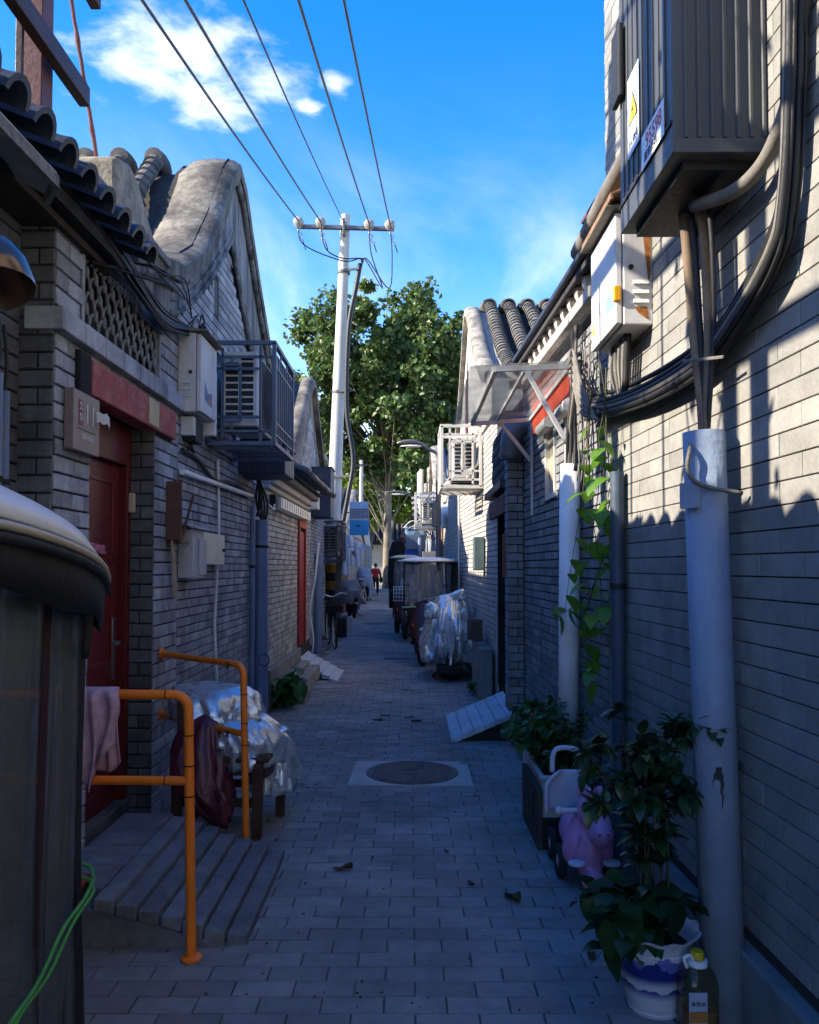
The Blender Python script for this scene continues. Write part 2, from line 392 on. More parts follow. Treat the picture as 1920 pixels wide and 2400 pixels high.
def curve_path(p0, p1, sag, n):
    p0, p1 = V(p0), V(p1)
    return [p0.lerp(p1, i / n) - V((0, 0, sag * math.sin(math.pi * i / n))) for i in range(n + 1)]
TILES = {}
def tile_row(parent, path, r, m, step=.115, name='roof_tile', lip=.012, joined=None):
    """a row of half-round cover tiles, each one a piece, laid down the slope"""
    if (r, m.name) not in TILES:
        b = MB(); n = 8; L = step * 1.35
        for k, (yy, rr) in enumerate(((0, r * .93), (L * .82, r), (L, r + lip * .5), (L, r - lip))):
            b.v += [(rr * math.cos(math.pi * j / n), yy, rr * math.sin(math.pi * j / n) * 1.05) for j in range(n + 1)]
        w = n + 1
        b.f = [(k * w + j, k * w + j + 1, (k + 1) * w + j + 1, (k + 1) * w + j) for k in range(3) for j in range(n)]
        me = bpy.data.meshes.new(name); me.from_pydata(b.v, [], [f[::-1] for f in b.f]); me.materials.append(m)
        TILES[(r, m.name)] = (me, b)
    me, b = TILES[(r, m.name)]
    ln = 0; pts = [V(p) for p in path]; i = 0
    while i < len(pts) - 1:
        d = pts[i + 1] - pts[i]
        if ln > d.length: ln -= d.length; i += 1; continue
        t = d.normalized(); p = pts[i] + t * ln; ln += step
        sd = t.cross(V((0, 0, 1))).normalized(); up = sd.cross(t)
        lift = t * 0 + up * .0
        # tilt every tile a little so that its lower lip stands proud of the next
        t2 = (t + up * .07 + sd * rnd.uniform(-.02, .02)).normalized(); up2 = sd.cross(t2).normalized()
        M4 = Matrix((sd, t2, up2)).transposed().to_4x4(); M4.translation = p + lift
        if joined is not None:
            joined.add([M4 @ V(q) for q in b.v], [f[::-1] for f in b.f]); continue
        o = bpy.data.objects.new(name, me); COL.objects.link(o); o.parent = parent; o.matrix_basis = world_of(parent).inverted() @ M4
def coping(mb, path, w0, w1, h, n):
    """a rounded band following a gable edge; path runs in world space, width along x"""
    prof = [(w0, -h), (w0, -.02), (w0 + (w1 - w0) * .15, h * .18), ((w0 + w1) / 2, h * .3), (w1 - (w1 - w0) * .15, h * .18), (w1, -.02), (w1, -h)]
    k = len(prof); vs = []
    for i, p in enumerate(path):
        a = path[max(i - 1, 0)]; b = path[min(i + 1, len(path) - 1)]; t = (b - a).normalized()
        nr = V((0, -t.z, t.y))
        if nr.z < 0: nr = -nr
        vs += [V((p.x + x, p.y, p.z)) + nr * z for x, z in prof]
    fs = [(i * k + j, i * k + (j + 1) % k, (i + 1) * k + (j + 1) % k, (i + 1) * k + j) for i in range(len(path) - 1) for j in range(k)]
    fs += [tuple(range(k)), tuple(range(len(vs) - 1, len(vs) - 1 - k, -1))]
    mb.add(vs, fs)
    return mb

# ================================================================ left: the entry of number 11
def left_entry():
    t = thing('gate_house', 'grey brick gateway with dark red door, lattice window and tiled eave', 'gateway', (XL, 4.5, 0))
    w = MB(); x = XL - .014
    w.bb(-3.2, -1.734, -3.0, 3.612, 0, 3.25)                   # set-back wall before the gate
    w.bb(-3.0, x, 3.612, 4.03, 0, 2.62)                        # near pier
    w.bb(-3.0, x, 5.06, 5.56, 0, 2.62)                         # far pier
    w.bb(-3.0, x, 3.612, 5.56, 2.622, 2.72)
    w.bb(-3.0, x, 3.612, 3.94, 2.721, 3.22); w.bb(-3.0, x, 5.14, 5.56, 2.721, 3.22); w.bb(-3.0, x, 3.94, 5.14, 3.1, 3.22)
    w.bb(-3.0, -1.80, 4.03, 5.06, 2.40, 2.62); w.bb(-3.0, -1.72, 3.94, 5.14, 2.721, 3.1)
    w.build('wall', m_mort, t)
    brickwork(t, (XL - .014, 0, 0), (0, 1, 0), (1, 0, 0), 3.62, 5.56, 0, 2.60, .27, .079, m_bkL, holes=((4.03, 5.06, 0, 2.41), (3.9, 5.42, 2.37, 2.55)), heads=True, limit=190, seed=7, c=.004)
    brickwork(t, (XL - .014, 0, 0), (0, 1, 0), (1, 0, 0), 3.62, 5.56, 2.72, 3.22, .27, .079, m_bkL, holes=((3.92, 5.16, 2.7, 3.12),), limit=60, seed=8, c=.004)
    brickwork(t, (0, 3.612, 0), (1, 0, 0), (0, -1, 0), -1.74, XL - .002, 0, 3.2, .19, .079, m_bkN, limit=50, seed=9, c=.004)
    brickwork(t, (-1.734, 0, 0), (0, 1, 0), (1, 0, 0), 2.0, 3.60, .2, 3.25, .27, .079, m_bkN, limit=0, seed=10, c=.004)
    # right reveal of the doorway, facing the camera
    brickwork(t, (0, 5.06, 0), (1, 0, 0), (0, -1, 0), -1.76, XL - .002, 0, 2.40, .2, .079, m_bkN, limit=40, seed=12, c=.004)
    # ledge course
    for i in range(8):
        y0 = 3.58 + i * .262
        MB().bb(-1.7, XL + .045, y0 + .003, y0 + .259, 2.598, 2.70).build('ledge_block', m_bkL, t, bevel=.006)
    # painted beam over the door
    bm = mat('flaking red painted timber', (.36, .085, .07), .8, var=.35, scale=9, bump=.35, bscale=50, stain=(.44, .25, .20), samt=.6, sscale=2.2, svert=1.5, spots=.6)
    MB().bb(-1.66, XL + .028, 3.98, 5.40, 2.385, 2.562).build('door_beam', bm, t, bevel=.008)
    MB().bb(-1.66, XL + .024, 3.83, 3.975, 2.36, 2.575).build('beam_end', mat('charred timber', (.012, .011, .01), .9, bump=.4, bscale=40), t, bevel=.012, label='charred black end of the red beam')
    MB().bb(XL + .0285, XL + .032, 4.83, 5.02, 2.40, 2.555).build('paper_notice', mat('yellowed paper', (.52, .43, .24), .9, var=.15, bump=.05), t)
    # the door
    dr = mat('dark red door paint', (.150, .010, .010), .42, var=.18, scale=3, bump=.08, spec=.5, spots=.05)
    drf = mat('red frame paint', (.115, .010, .010), .5, var=.2, bump=.1)
    fr = MB(); fr.bb(-1.80, -1.715, 4.032, 4.10, .14, 2.40); fr.bb(-1.80, -1.715, 4.985, 5.047, .14, 2.40); fr.bb(-1.80, -1.715, 4.10, 4.985, 2.16, 2.40)
    fr.build('door_frame', drf, t, bevel=.006)
    door = MB().bb(-1.80, -1.765, 4.102, 4.983, .15, 2.157).build('door', dr, t, bevel=.004)
    for (y0, y1, z0, z1) in ((4.2, 4.88, 1.62, 2.06), (4.2, 4.88, .98, 1.55), (4.2, 4.88, .26, .9)):
        p = MB()
        for (a, b, c, d) in ((y0, y1, z0, z0 + .025), (y0, y1, z1 - .025, z1), (y0, y0 + .025, z0 + .026, z1 - .026), (y1 - .025, y1, z0 + .026, z1 - .026)): p.bb(-1.766, -1.756, a, b, c, d)
        p.build('panel_moulding', dr, door, bevel=.003)
    st = mat('worn steel', (.35, .34, .32), .38, metal=.9, var=.3, bump=.05)
    h = MB().bb(-1.765, -1.752, 4.86, 4.905, .88, 1.25)
    h.tube([(-1.752, 4.882, 1.10), (-1.715, 4.882, 1.10)], .012); h.tube([(-1.715, 4.882, 1.10), (-1.712, 4.78, 1.095)], .010)
    h.build('door_handle', st, door, smooth=35, bevel=.002)
    pk = mat('pink plastic film', (.50, .03, .16), .22, var=.35, scale=25, bump=.5, bscale=30, spec=.6)
    def film(u, v): return (-1.752 + .012 * noise.noise((u * 6, v * 6, 2)), 4.14 + .20 * u + .01 * math.sin(v * 9), 1.83 + .30 * v)
    MB().grid(film, 10, 12).build('plastic_film', pk, door, smooth=True)
    def film2(u, v): return (-1.748 + .02 * noise.noise((u * 8, v * 3, 7)), 4.42 + .3 * u, 1.62 + .05 * v + .02 * (1 - u))
    MB().grid(film2, 12, 4).build('plastic_film', mat('pale pink plastic', (.55, .16, .26), .2, var=.4, scale=20, bump=.5), door, smooth=True)
    MB().bb(-3.0, -1.70, 4.032, 5.045, 0, .148).build('door_step', m_bkN, t, bevel=.01)
    # lattice of concrete leaf-shaped pieces in the window
    lm = mat('grey cast lattice', (.20, .20, .20), .85, var=.3, scale=10, bump=.2, isl=.1)
    y0, y1, z0, z1 = 3.945, 5.135, 2.724, 3.098; nu, nv = 10, 5; du = (y1 - y0) / nu; dv = (z1 - z0) / (nv - 1) * .98
    for j in range(nv):
        for i in range(nu + (j % 2)):
            cy = y0 + (i + .5 * (1 - j % 2)) * du; cz = z0 + dv * (j + .05)
            if not (y0 - .001 <= cy <= y1 + .001) or cz > z1: continue
            b = MB(); arc = [(XL - .03, min(max(cy + du * .53 * math.cos(a), y0 + .004), y1 - .004), min(cz + dv * 1.05 * math.sin(a), z1 - .004)) for a in [math.pi * k / 12 for k in range(13)]]
            b.tube(arc, .0085, 6)
            if y0 + .02 < cy < y1 - .02: b.ball((XL - .022, cy, min(cz + dv * 1.0, z1 - .02)), (.012, .016, .032), 8, 6)
            b.build('lattice_piece', lm, t, smooth=True)
    fm = MB(); fm.bb(-1.63, XL - .004, y0 - .03, y0, z0 - .002, z1 + .02); fm.bb(-1.63, XL - .004, y1, y1 + .03, z0 - .002, z1 + .02)
    fm.build('lattice_frame', m_bkL, t, bevel=.004)
    # tiled eave: roof deck, rafters' fascia and rows of cover tiles running down to the alley
    ey0, ey1 = 1.0, 4.24
    rf = MB(); rf.prism([(-1.48, ey0, 3.10), (-1.48, ey0, 3.16), (-3.4, ey0, 4.05), (-3.4, ey0, 3.90), (-1.80, ey0, 3.20)], (0, ey1 - ey0, 0))
    roof = rf.build('roof', m_valley, t)
    MB().bb(-1.80, -1.54, ey0, ey1 - .02, 3.06, 3.095).build('soffit_board', mat('old dark timber', (.035, .026, .02), .85, var=.3, bump=.3), t)
    k = 0; y = ey1 - .08
    while y > 1.1:
        tile_row(roof, [V((-2.6, y, 3.70)), V((-1.9, y, 3.375)), V((-1.43, y, 3.155))], .075, m_tiled, step=.19, lip=.015); y -= .205
    bar = MB().tube([(XL + .01, 3.98, 3.045), (-1.34, 4.46, 3.10)], .009, 8); bar.build('iron_bracket', mat('dark iron', (.03, .028, .027), .6, metal=.6), t, smooth=True)
    return t
gate = left_entry()

# ================================================================ left: the tall gable
def left_gable():
    t = thing('gable_house', 'tall grey house with a streaked curved gable above small-brick wall', 'house', (XL, 7.2, 0))
    def prof(y):       # outline of the gable over the alley
        P = ((4.3, 3.30), (4.75, 3.44), (5.4, 3.56), (6.0, 3.90), (6.5, 4.40), (6.9, 4.92), (7.2, 5.15), (7.5, 5.06), (7.8, 4.78), (8.3, 4.36), (8.9, 3.93), (9.6, 3.62))
        for (a, b), (c, d) in zip(P, P[1:]):
            if a <= y <= c: return b + (d - b) * (y - a) / (c - a)
        return P[0][1] if y < P[0][0] else P[-1][1]
    ys = [4.7 + i * (9.4 - 4.7) / 40 for i in range(41)]
    w = MB(); w.prism([(XL - .014, 5.56, 0), (XL - .014, 8.93, 0), (XL - .014, 8.93, 3.0), (XL - .014, 5.56, 3.0)], (-.4, 0, 0))
    w.build('wall', m_mort, t)
    brickwork(t, (XL - .014, 0, 0), (0, 1, 0), (1, 0, 0), 5.562, 8.93, 0, 3.02, .245, .0625, m_bkL, heads=True, limit=300, seed=21, minpx=8)
    up = MB().prism([(XL - .03, 4.7, 3.0)] + [(XL - .03, y, prof(y) - .02) for y in ys] + [(XL - .03, 9.4, 3.0)], (-.4, 0, 0)); up.build('gable_wall', m_mort, t)
    # brick field inside a pointed moulding, rendered border round it
    def inner(y): return 3.2 + 1.22 * max(0, 1 - abs(y - 7.12) / 1.85) ** 1.35 if abs(y - 7.12) < 1.85 else -1
    brickwork(t, (XL - .03, 0, 0), (0, 1, 0), (1, 0, 0), 5.2, 9.0, 3.02, 4.45, .25, .072, m_bkL, clip=lambda y: inner(y) - .03, limit=200, seed=22, minpx=8, holes=((6.62, 6.78, 3.62, 3.92),))
    MB().bb(XL - .05, XL - .028, 6.64, 6.76, 3.63, 3.91).build('vent_slab', mat('slate vent', (.07, .075, .08), .8), t)
    pl = MB(); a = []
    for i, y in enumerate(ys): a.append((XL - .004, y, prof(y) - .06))
    b = [(XL - .004, y, min(max(inner(y), 3.02), prof(y) - .10)) for y in ys]
    n = len(ys); pl.add(a + b, [(i + n, i + 1 + n, i + 1, i) for i in range(n - 1)])
    pl.build('render_border', m_plast, t, solid=.022)
    for k, (off, rr) in enumerate(((.0, .022), (.09, .016))):
        mo = MB().tube([V((XL + .004, y, inner(y) + off)) for y in [5.3 + i * 3.64 / 60 for i in range(61)] if inner(y) > 3.19], rr, 6)
        mo.build('gable_moulding', m_plast, t, smooth=True)
    path = [V((0, y, prof(y))) for y in [4.45 + i * (9.55 - 4.45) / 50 for i in range(51)]]
    coping(MB(), path, XL - .40, XL + .07, .12, 50).build('gable_coping', mat('lit-look weathered coping', (.18, .163, .13), .92, var=.5, scale=3, bump=.5, bscale=30, stain=(.03, .03, .03), samt=.85, sscale=1.1, svert=.5, sthr=(.42, .62), spots=.6), t, smooth=50)  # stained by weather, base colour lightened for a sunlit look
    crk = MB().tube([V((XL - .035 + .012 * noise.noise((q.y * 3, 0, 1)), q.y, q.z + .031 + .004 * noise.noise((q.y * 9, 0, 4)))) for q in spline(path[12:30], 4)], .007, 5); crk.build('coping_crack', m_void, t)
    band = MB().tube([V((XL + .03, p.y, p.z - .16)) for p in path], .03, 6); band.build('coping_roll', m_plast, t, smooth=True)
    deck = MB().prism([(XL - .42, y, prof(y) - .10) for y in ys] + [(XL - .42, y, prof(y) - .22) for y in ys[::-1]], (-3.2, 0, 0))
    roof = deck.build('roof', m_valley, t)
    for i in range(7):
        x = XL - .66 - i * .30
        tile_row(roof, [V((x, y, prof(y) + .02)) for y in (7.15, 6.7, 6.1, 5.4, 4.9)], .082, m_tile, step=.13)
        MB().lathe([(.001, -.16), (.08, -.15), (.098, -.06), (.098, .06), (.08, .15), (.001, .16)], (x, 7.18, 5.12), 12, axis=(0, 1, 0)).build('ridge_roll', m_tile, roof, smooth=40)
    # broken corner block of the old parapet at the foot of the gable
    bl = MB().prism([(XL - .10, 4.62, 3.45), (XL - .10, 4.62, 3.90), (XL - .10, 4.84, 3.96), (XL - .10, 4.98, 3.93), (XL - .10, 5.16, 3.80), (XL - .10, 5.42, 3.64), (XL - .10, 5.2, 3.50)], (-.30, 0, 0))
    bl.build('parapet_block', mat('crumbling lime render', (.33, .29, .21), .95, var=.35, scale=7, bump=.6, bscale=30, stain=(.06, .055, .05), samt=.75, sscale=3, svert=1), t, bevel=.03, seg=3)
    MB().bb(XL - .40, XL - .12, 4.32, 4.60, 3.25, 3.70).build('parapet_foot', m_plast, t, bevel=.03)
    # a second thin sill under the gable at the foot
    MB().bb(XL - .3, XL + .09, 4.62, 5.05, 3.40, 3.45).build('foot_slab', m_conc, t, bevel=.01)
    return t
gable = left_gable()

# ================================================================ left: low wall with the second red door
def left_low():
    t = thing('courtyard_wall', 'low pale brick courtyard wall under a small tiled cornice, with a narrow red door', 'wall', (XL, 10.6, 0))
    MB().bb(-2.0, XL - .014, 8.94, 13.0, 0, 2.45).build('wall', m_mort, t)
    brickwork(t, (XL - .014, 0, 0), (0, 1, 0), (1, 0, 0), 8.945, 13.0, .42, 2.40, .24, .0645, m_bkC, heads=True, limit=300, seed=31, minpx=6, holes=((11.52, 12.28, 0, 2.32),))
    MB().bb(-1.9, XL + .06, 8.96, 11.5, 0, .42).build('plinth', m_conc, t, bevel=.012)
    dr = mat('bright red door paint', (.26, .022, .018), .5, var=.2, bump=.1)
    d = MB().bb(-1.66, XL + .005, 11.60, 12.20, .42, 2.05).build('door', dr, t, bevel=.004)
    f = MB(); f.bb(-1.66, XL + .03, 11.525, 11.598, .42, 2.10); f.bb(-1.66, XL + .03, 12.202, 12.275, .42, 2.10); f.build('door_frame', dr, t, bevel=.004)
    MB().bb(-1.66, XL + .035, 11.5, 12.3, 2.103, 2.33).build('door_beam', mat('faded red timber', (.33, .09, .05), .8, var=.3, bump=.3), t, bevel=.006)
    # stepped cornice
    for k, (z0, z1, o) in enumerate(((2.402, 2.455, .05), (2.457, 2.53, .11), (2.532, 2.60, .19))):
        MB().bb(-1.9, XL + o, 8.9, 12.45, z0, z1).build('cornice_course', m_plastw if k < 2 else m_conc, t, bevel=.012)
    rf = MB().prism([(XL + .24, 8.9, 2.602), (XL + .24, 8.9, 2.63), (-2.05, 8.9, 3.0), (-2.05, 8.9, 2.602)], (0, 3.6, 0)).build('roof', m_valley, t)
    y = 8.98
    while y < 12.45:
        tile_row(rf, [V((-2.0, y, 2.985)), V((XL + .27, y, 2.645))], .055, m_tile, step=.15); y += .15
    return t
low = left_low()

# ================================================================ left: second gable further on
def left_gable2():
    t = thing('gable_house', 'narrow gabled house with ribbed tile roof behind the low courtyard wall on the left', 'house', (-1.8, 14.7, 0))
    P = ((11.9, 3.18), (12.4, 3.38), (13.2, 3.90), (14.0, 4.52), (14.5, 4.86), (14.8, 4.92), (15.1, 4.80), (15.7, 4.25), (16.6, 3.62), (17.2, 3.35))
    x0 = -1.80
    MB().bb(-3.2, x0 - .014, 13.0, 17.6, 0, 3.0).build('wall', m_mort, t)
    brickwork(t, (x0 - .014, 0, 0), (0, 1, 0), (1, 0, 0), 13.0, 17.6, .1, 3.0, .24, .065, m_bkC, heads=True, limit=0, seed=41)
    g = MB().prism([(x0, y, z - .05) for y, z in P] + [(x0, 17.2, 2.95), (x0, 11.9, 2.95)], (-.35, 0, 0)); g.build('gable_wall', m_plast, t)
    path = spline([(0, y, z) for y, z in P], 4)
    coping(MB(), path, x0 - .14, x0 + .10, .14, 40).build('gable_coping', MATS['lit-look weathered coping'], t, smooth=50)
    brickwork(t, (x0 - .002, 0, 0), (0, 1, 0), (1, 0, 0), 13.6, 16.2, 3.0, 4.3, .24, .07, m_bkC, clip=lambda y: 4.35 - abs(y - 14.8) * .9, limit=0, seed=42)
    deck = MB().prism([(x0 - .1, y, z - .08) for y, z in P] + [(x0 - .1, y, z - .18) for y, z in P[::-1]], (-3.2, 0, 0)); roof = deck.build('roof', m_valley, t)
    for i in range(5):
        x = x0 - .30 - i * .27
        tile_row(roof, [V((x, y, z + .02)) for y, z in P[5::-1]], .088, m_tile, step=.105)
    # upturned eave end and red painted bracket under it
    MB().tube(spline([(x0 - .9, 11.85, 3.16), (x0 - .3, 11.82, 3.12), (x0 + .0, 11.80, 3.17), (x0 + .12, 11.8, 3.26)], 4), [.06] * 12 + [.04], 8).build('eave_end', m_plastw, t, smooth=True)
    MB().bb(x0 - .9, x0 - .03, 11.86, 12.0, 2.90, 3.06).build('eave_beam', mat('dark red timber', (.16, .02, .016), .6, var=.2, bump=.15), t, bevel=.006)
    return t
gable2 = left_gable2()

# ================================================================ right: near building
def right_near():
    t = thing('brick_house', 'windowless sunlit wall of large smooth facing bricks, nearest on the right', 'house', (xr(2), 2, 0))
    def P(y, z, o=0): return (xr(y) + .014 + o, y, z)
    MB().prism([P(-6, 0), P(4.6, 0), P(4.6, 5.6), P(-6, 5.6)], (.5, 0, 0)).build('wall', m_mortR, t)
    L = math.hypot(1, .03); u = V((-.03, 1, 0)).normalized(); n = V((-1, -.03, 0)).normalized()
    O = V((xr(0) + .014, 0, 0))
    brickwork(t, O, u, n, 1.6, 4.6 * L, .30, 5.62, .285, .0765, m_bkR, joint=.0045, d=.013, c=.0015, limit=300, seed=51, jit=.0006, minpx=10)
    brickwork(t, O, u, n, -6, 1.6, .30, 5.62, .285, .0765, m_bkR, joint=.0045, d=.013, c=.0015, limit=0, seed=52, jit=.0006)
    pl = MB().prism([P(-6, 0, -.06), P(4.58, 0, -.06), P(4.58, .245, -.06), P(4.58, .285, -.03), P(-6, .285, -.03), P(-6, .245, -.06)][:2] + [P(4.58, .25, -.06), P(-6, .25, -.06)], (.075, 0, 0))
    pl.build('plinth', m_conc, t, bevel=.012)
    return t
rnear = right_near()
# ================================================================ right: house with the awning and doorway
def right_house():
    t = thing('brick_house', 'blue grey brick house with two small windows and a dark doorway', 'house', (xr(7), 7, 0))
    u = V((-.03, 1, 0)).normalized(); n = V((-1, -.03, 0)).normalized(); O = V((xr(0) + .014, 0, 0))
    def P(y, z, o=0): return (xr(y) + .014 + o, y, z)
    wins = ((5.38, 5.72, 2.10, 2.62), (6.02, 6.44, 2.06, 2.62))
    w = MB()
    w.prism([P(4.602, 0), P(7.4, 0), P(7.4, 2.06), P(4.602, 2.06)], (.35, 0, 0)); w.prism([P(4.602, 2.63), P(7.4, 2.63), P(7.4, 3.1), P(4.602, 3.1)], (.35, 0, 0))
    for a, b in ((4.602, 5.38), (5.72, 6.02), (6.44, 7.4)): w.prism([P(a, 2.061), P(b, 2.061), P(b, 2.629), P(a, 2.629)], (.35, 0, 0))
    w.prism([P(7.4, 0), P(7.66, 0), P(7.66, 3.1), P(7.4, 3.1)], (.4, 0, 0)); w.prism([P(7.66, 2.28), P(9.15, 2.28), P(9.15, 3.1), P(7.66, 3.1)], (.4, 0, 0))
    w.build('wall', m_mort, t)
    brickwork(t, O, u, n, 4.605, 7.4, .1, 3.1, .245, .063, m_bkH, holes=wins, heads=True, limit=300, seed=61, minpx=7)
    # pier beside the doorway
    MB().bb(.90, 1.2, 7.415, 7.66, 0, 2.75).build('pier_core', m_mort, t)
    brickwork(t, (0, 7.413, 0), (1, 0, 0), (0, -1, 0), .893, 1.03, .25, 2.72, .17, .075, m_bkH, limit=60, seed=62, minpx=6)
    brickwork(t, (.90, 0, 0), (0, 1, 0), (-1, 0, 0), 7.41, 7.66, .25, 2.72, .25, .075, m_bkH, limit=40, seed=63, minpx=6)
    # doorway: recess with its shade painted near black, with a lintel board and a ledge of lattice above
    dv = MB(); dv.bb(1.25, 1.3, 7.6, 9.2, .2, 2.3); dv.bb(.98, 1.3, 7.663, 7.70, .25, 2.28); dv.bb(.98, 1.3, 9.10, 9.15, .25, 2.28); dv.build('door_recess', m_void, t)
    MB().bb(1.18, 1.22, 7.75, 9.05, .25, 2.2).build('door', mat('dark brown door', (.035, .016, .012), .6, var=.2, bump=.1), t)
    MB().bb(.885, .93, 7.7, 9.12, 2.06, 2.24).build('lintel_board', mat('weathered maroon board', (.16, .045, .045), .8, var=.3, bump=.2), t, bevel=.004)
    MB().bb(.84, 1.0, 7.62, 9.2, 2.285, 2.36).build('ledge', m_tiled, t, bevel=.006)
    lm = mat('dark cast lattice', (.10, .105, .12), .85, var=.3, bump=.2)
    for j in range(5):
        for i in range(9):
            cy = 7.78 + (i + .5 * (j % 2)) * .15; cz = 2.37 + j * .11
            MB().tube([(.925, cy + .078 * math.cos(a), cz + .115 * math.sin(a)) for a in [math.pi * k / 8 for k in range(9)]], .009, 5).build('lattice_piece', lm, t, smooth=True)
    MB().bb(.955, .965, 7.66, 9.15, 2.36, 2.95).build('lattice_back', m_void, t)  # near-black sheet painted in for the shade behind the lattice
    # windows
    al = mat('white aluminium', (.62, .61, .58), .4, var=.12, bump=.03)
    pane = mat('curtained window pane', (.42, .34, .22), .12, var=.12, scale=3, bump=.0, spec=.6)
    for (a, b, c, d) in wins:
        x = xr((a + b) / 2)
        f = MB(); f.bb(x, x + .07, a + .002, a + .03, c + .002, d); f.bb(x, x + .07, b - .03, b - .002, c + .002, d); f.bb(x, x + .07, a + .031, b - .031, c + .002, c + .045); f.bb(x, x + .07, a + .031, b - .031, d - .03, d)
        wf = f.build('window', al, t, bevel=.003)
        MB().bb(x + .03, x + .036, a + .03, b - .03, c + .045, d - .03).build('pane', pane, wf)
        MB().lathe([(.001, 0), (.045, 0), (.045, b - a), (.001, b - a)], (x - .03, a, d - .0), 10, axis=(0, 1, 0)).build('blind_box', al, wf, smooth=40)
    MB().prism([P(5.30, 2.645, -.03), P(6.84, 2.645, -.03), P(6.84, 2.90, -.03), P(5.30, 2.90, -.03)], (.016, 0, 0)).build('signboard', mat('orange red painted board', (.56, .075, .03), .5, var=.12, scale=3, bump=.05), t)
    # eave with round rafters
    def xe(y): return 1.13 - .03 * y
    sk = V((-.03 * 2.5, 2.5, 0))
    ev = MB().prism([(xe(4.4) + o, 4.4, z) for o, z in ((-.02, 3.22), (-.02, 3.27), (2.6, 4.47), (2.6, 4.35), (.3, 3.33))], sk); roof = ev.build('roof', mat('tarred eave boards', (.04, .04, .042), .85, var=.4, bump=.4), t)
    raf = mat('whitewashed rafters', (.52, .48, .42), .9, var=.25, scale=5, bump=.3, stain=(.15, .12, .1), samt=.5)
    y = 4.7
    while y < 6.85:
        MB().tube([(xe(y) + .02, y, 3.19), (xe(y) + .4, y, 3.30)], .045, 8).build('rafter', raf, roof, smooth=40); y += .2
    MB().bar((xe(4.6) + .05, 4.6, 3.11), (xe(6.88) + .05, 6.88, 3.11), .06, .07).build('eave_beam', raf, roof, bevel=.01)
    MB().bar((xe(4.45) - .03, 4.45, 3.285), (xe(6.88) - .03, 6.88, 3.285), .05, .035).build('eave_edge', m_tiled, roof, bevel=.006)
    return t
rhouse = right_house()

# ================================================================ right: gabled house with four tile ridges
def right_gable():
    t = thing('gable_house', 'pale sunlit gabled house with ribbed tile roof beyond the doorway on the right', 'house', (.9, 12.5, 0))
    P = ((9.15, 3.72), (9.6, 3.86), (10.4, 4.22), (11.2, 4.72), (11.9, 5.22), (12.3, 5.45), (12.6, 5.48), (12.9, 5.36), (13.6, 4.85), (14.6, 4.25), (15.8, 3.80), (16.2, 3.7))
    x0 = .92
    u = V((-.03, 1, 0)).normalized(); n = V((-1, -.03, 0)).normalized(); O = V((xr(0) + .014, 0, 0))
    def Q(y, z, o=0): return (xr(y) + .014 + o, y, z)
    MB().prism([Q(9.15, 0), Q(19.5, 0), Q(19.5, 3.3), Q(9.15, 3.3)], (.4, 0, 0)).build('wall', m_mort, t)
    m_bl = mat('pale limewashed brick', (.40, .37, .33), .88, var=.2, scale=6, bump=.3, isl=.12, stain=(.2, .18, .17), samt=.3)
    brickwork(t, O, u, n, 9.15, 19.5, .1, 3.3, .245, .065, m_bl, heads=True, limit=300, seed=71, minpx=5)
    MB().prism([(x0, y, z - .06) for y, z in P] + [(x0, 16.2, 3.25), (x0, 9.15, 3.25)], (.35, 0, 0)).build('gable_wall', m_plastw, t)
    st = mat('maroon painted stripe', (.085, .02, .022), .8, bump=.1)
    for k in range(4):
        MB().bb(x0 - .012, x0 - .001, 12.75 + k * .16, 12.83 + k * .16, 3.4, 4.75 - k * .1).build('painted_stripe', st, t)
    path = spline([(0, y, z) for y, z in P], 4)
    coping(MB(), path, x0 - .08, x0 + .14, .11, 40).build('gable_coping', mat('pale coping', (.32, .29, .24), .92, var=.35, scale=4, bump=.35, stain=(.07, .065, .06), samt=.75, sscale=1.5, svert=.5, sthr=(.42, .62)), t, smooth=50)  # paler base than the left-hand gable coping
    deck = MB().prism([(x0 + .2, y, z - .08) for y, z in P] + [(x0 + .2, y, z - .18) for y, z in P[::-1]], (3.2, 0, 0)); roof = deck.build('roof', m_valley, t)
    for i in range(7):
        x = x0 + .29 + i * .29
        tile_row(roof, [V((x, y, z + .02)) for y, z in P[6::-1]], .098, m_tile, step=.115)
        MB().lathe([(.001, -.2), (.11, -.18), (.14, -.06), (.14, .08), (.11, .2), (.001, .22)], (x, 12.55, 5.52), 12, axis=(0, 1, 0)).build('ridge_roll', m_tile, roof, smooth=40)
    return t
rgable = right_gable()

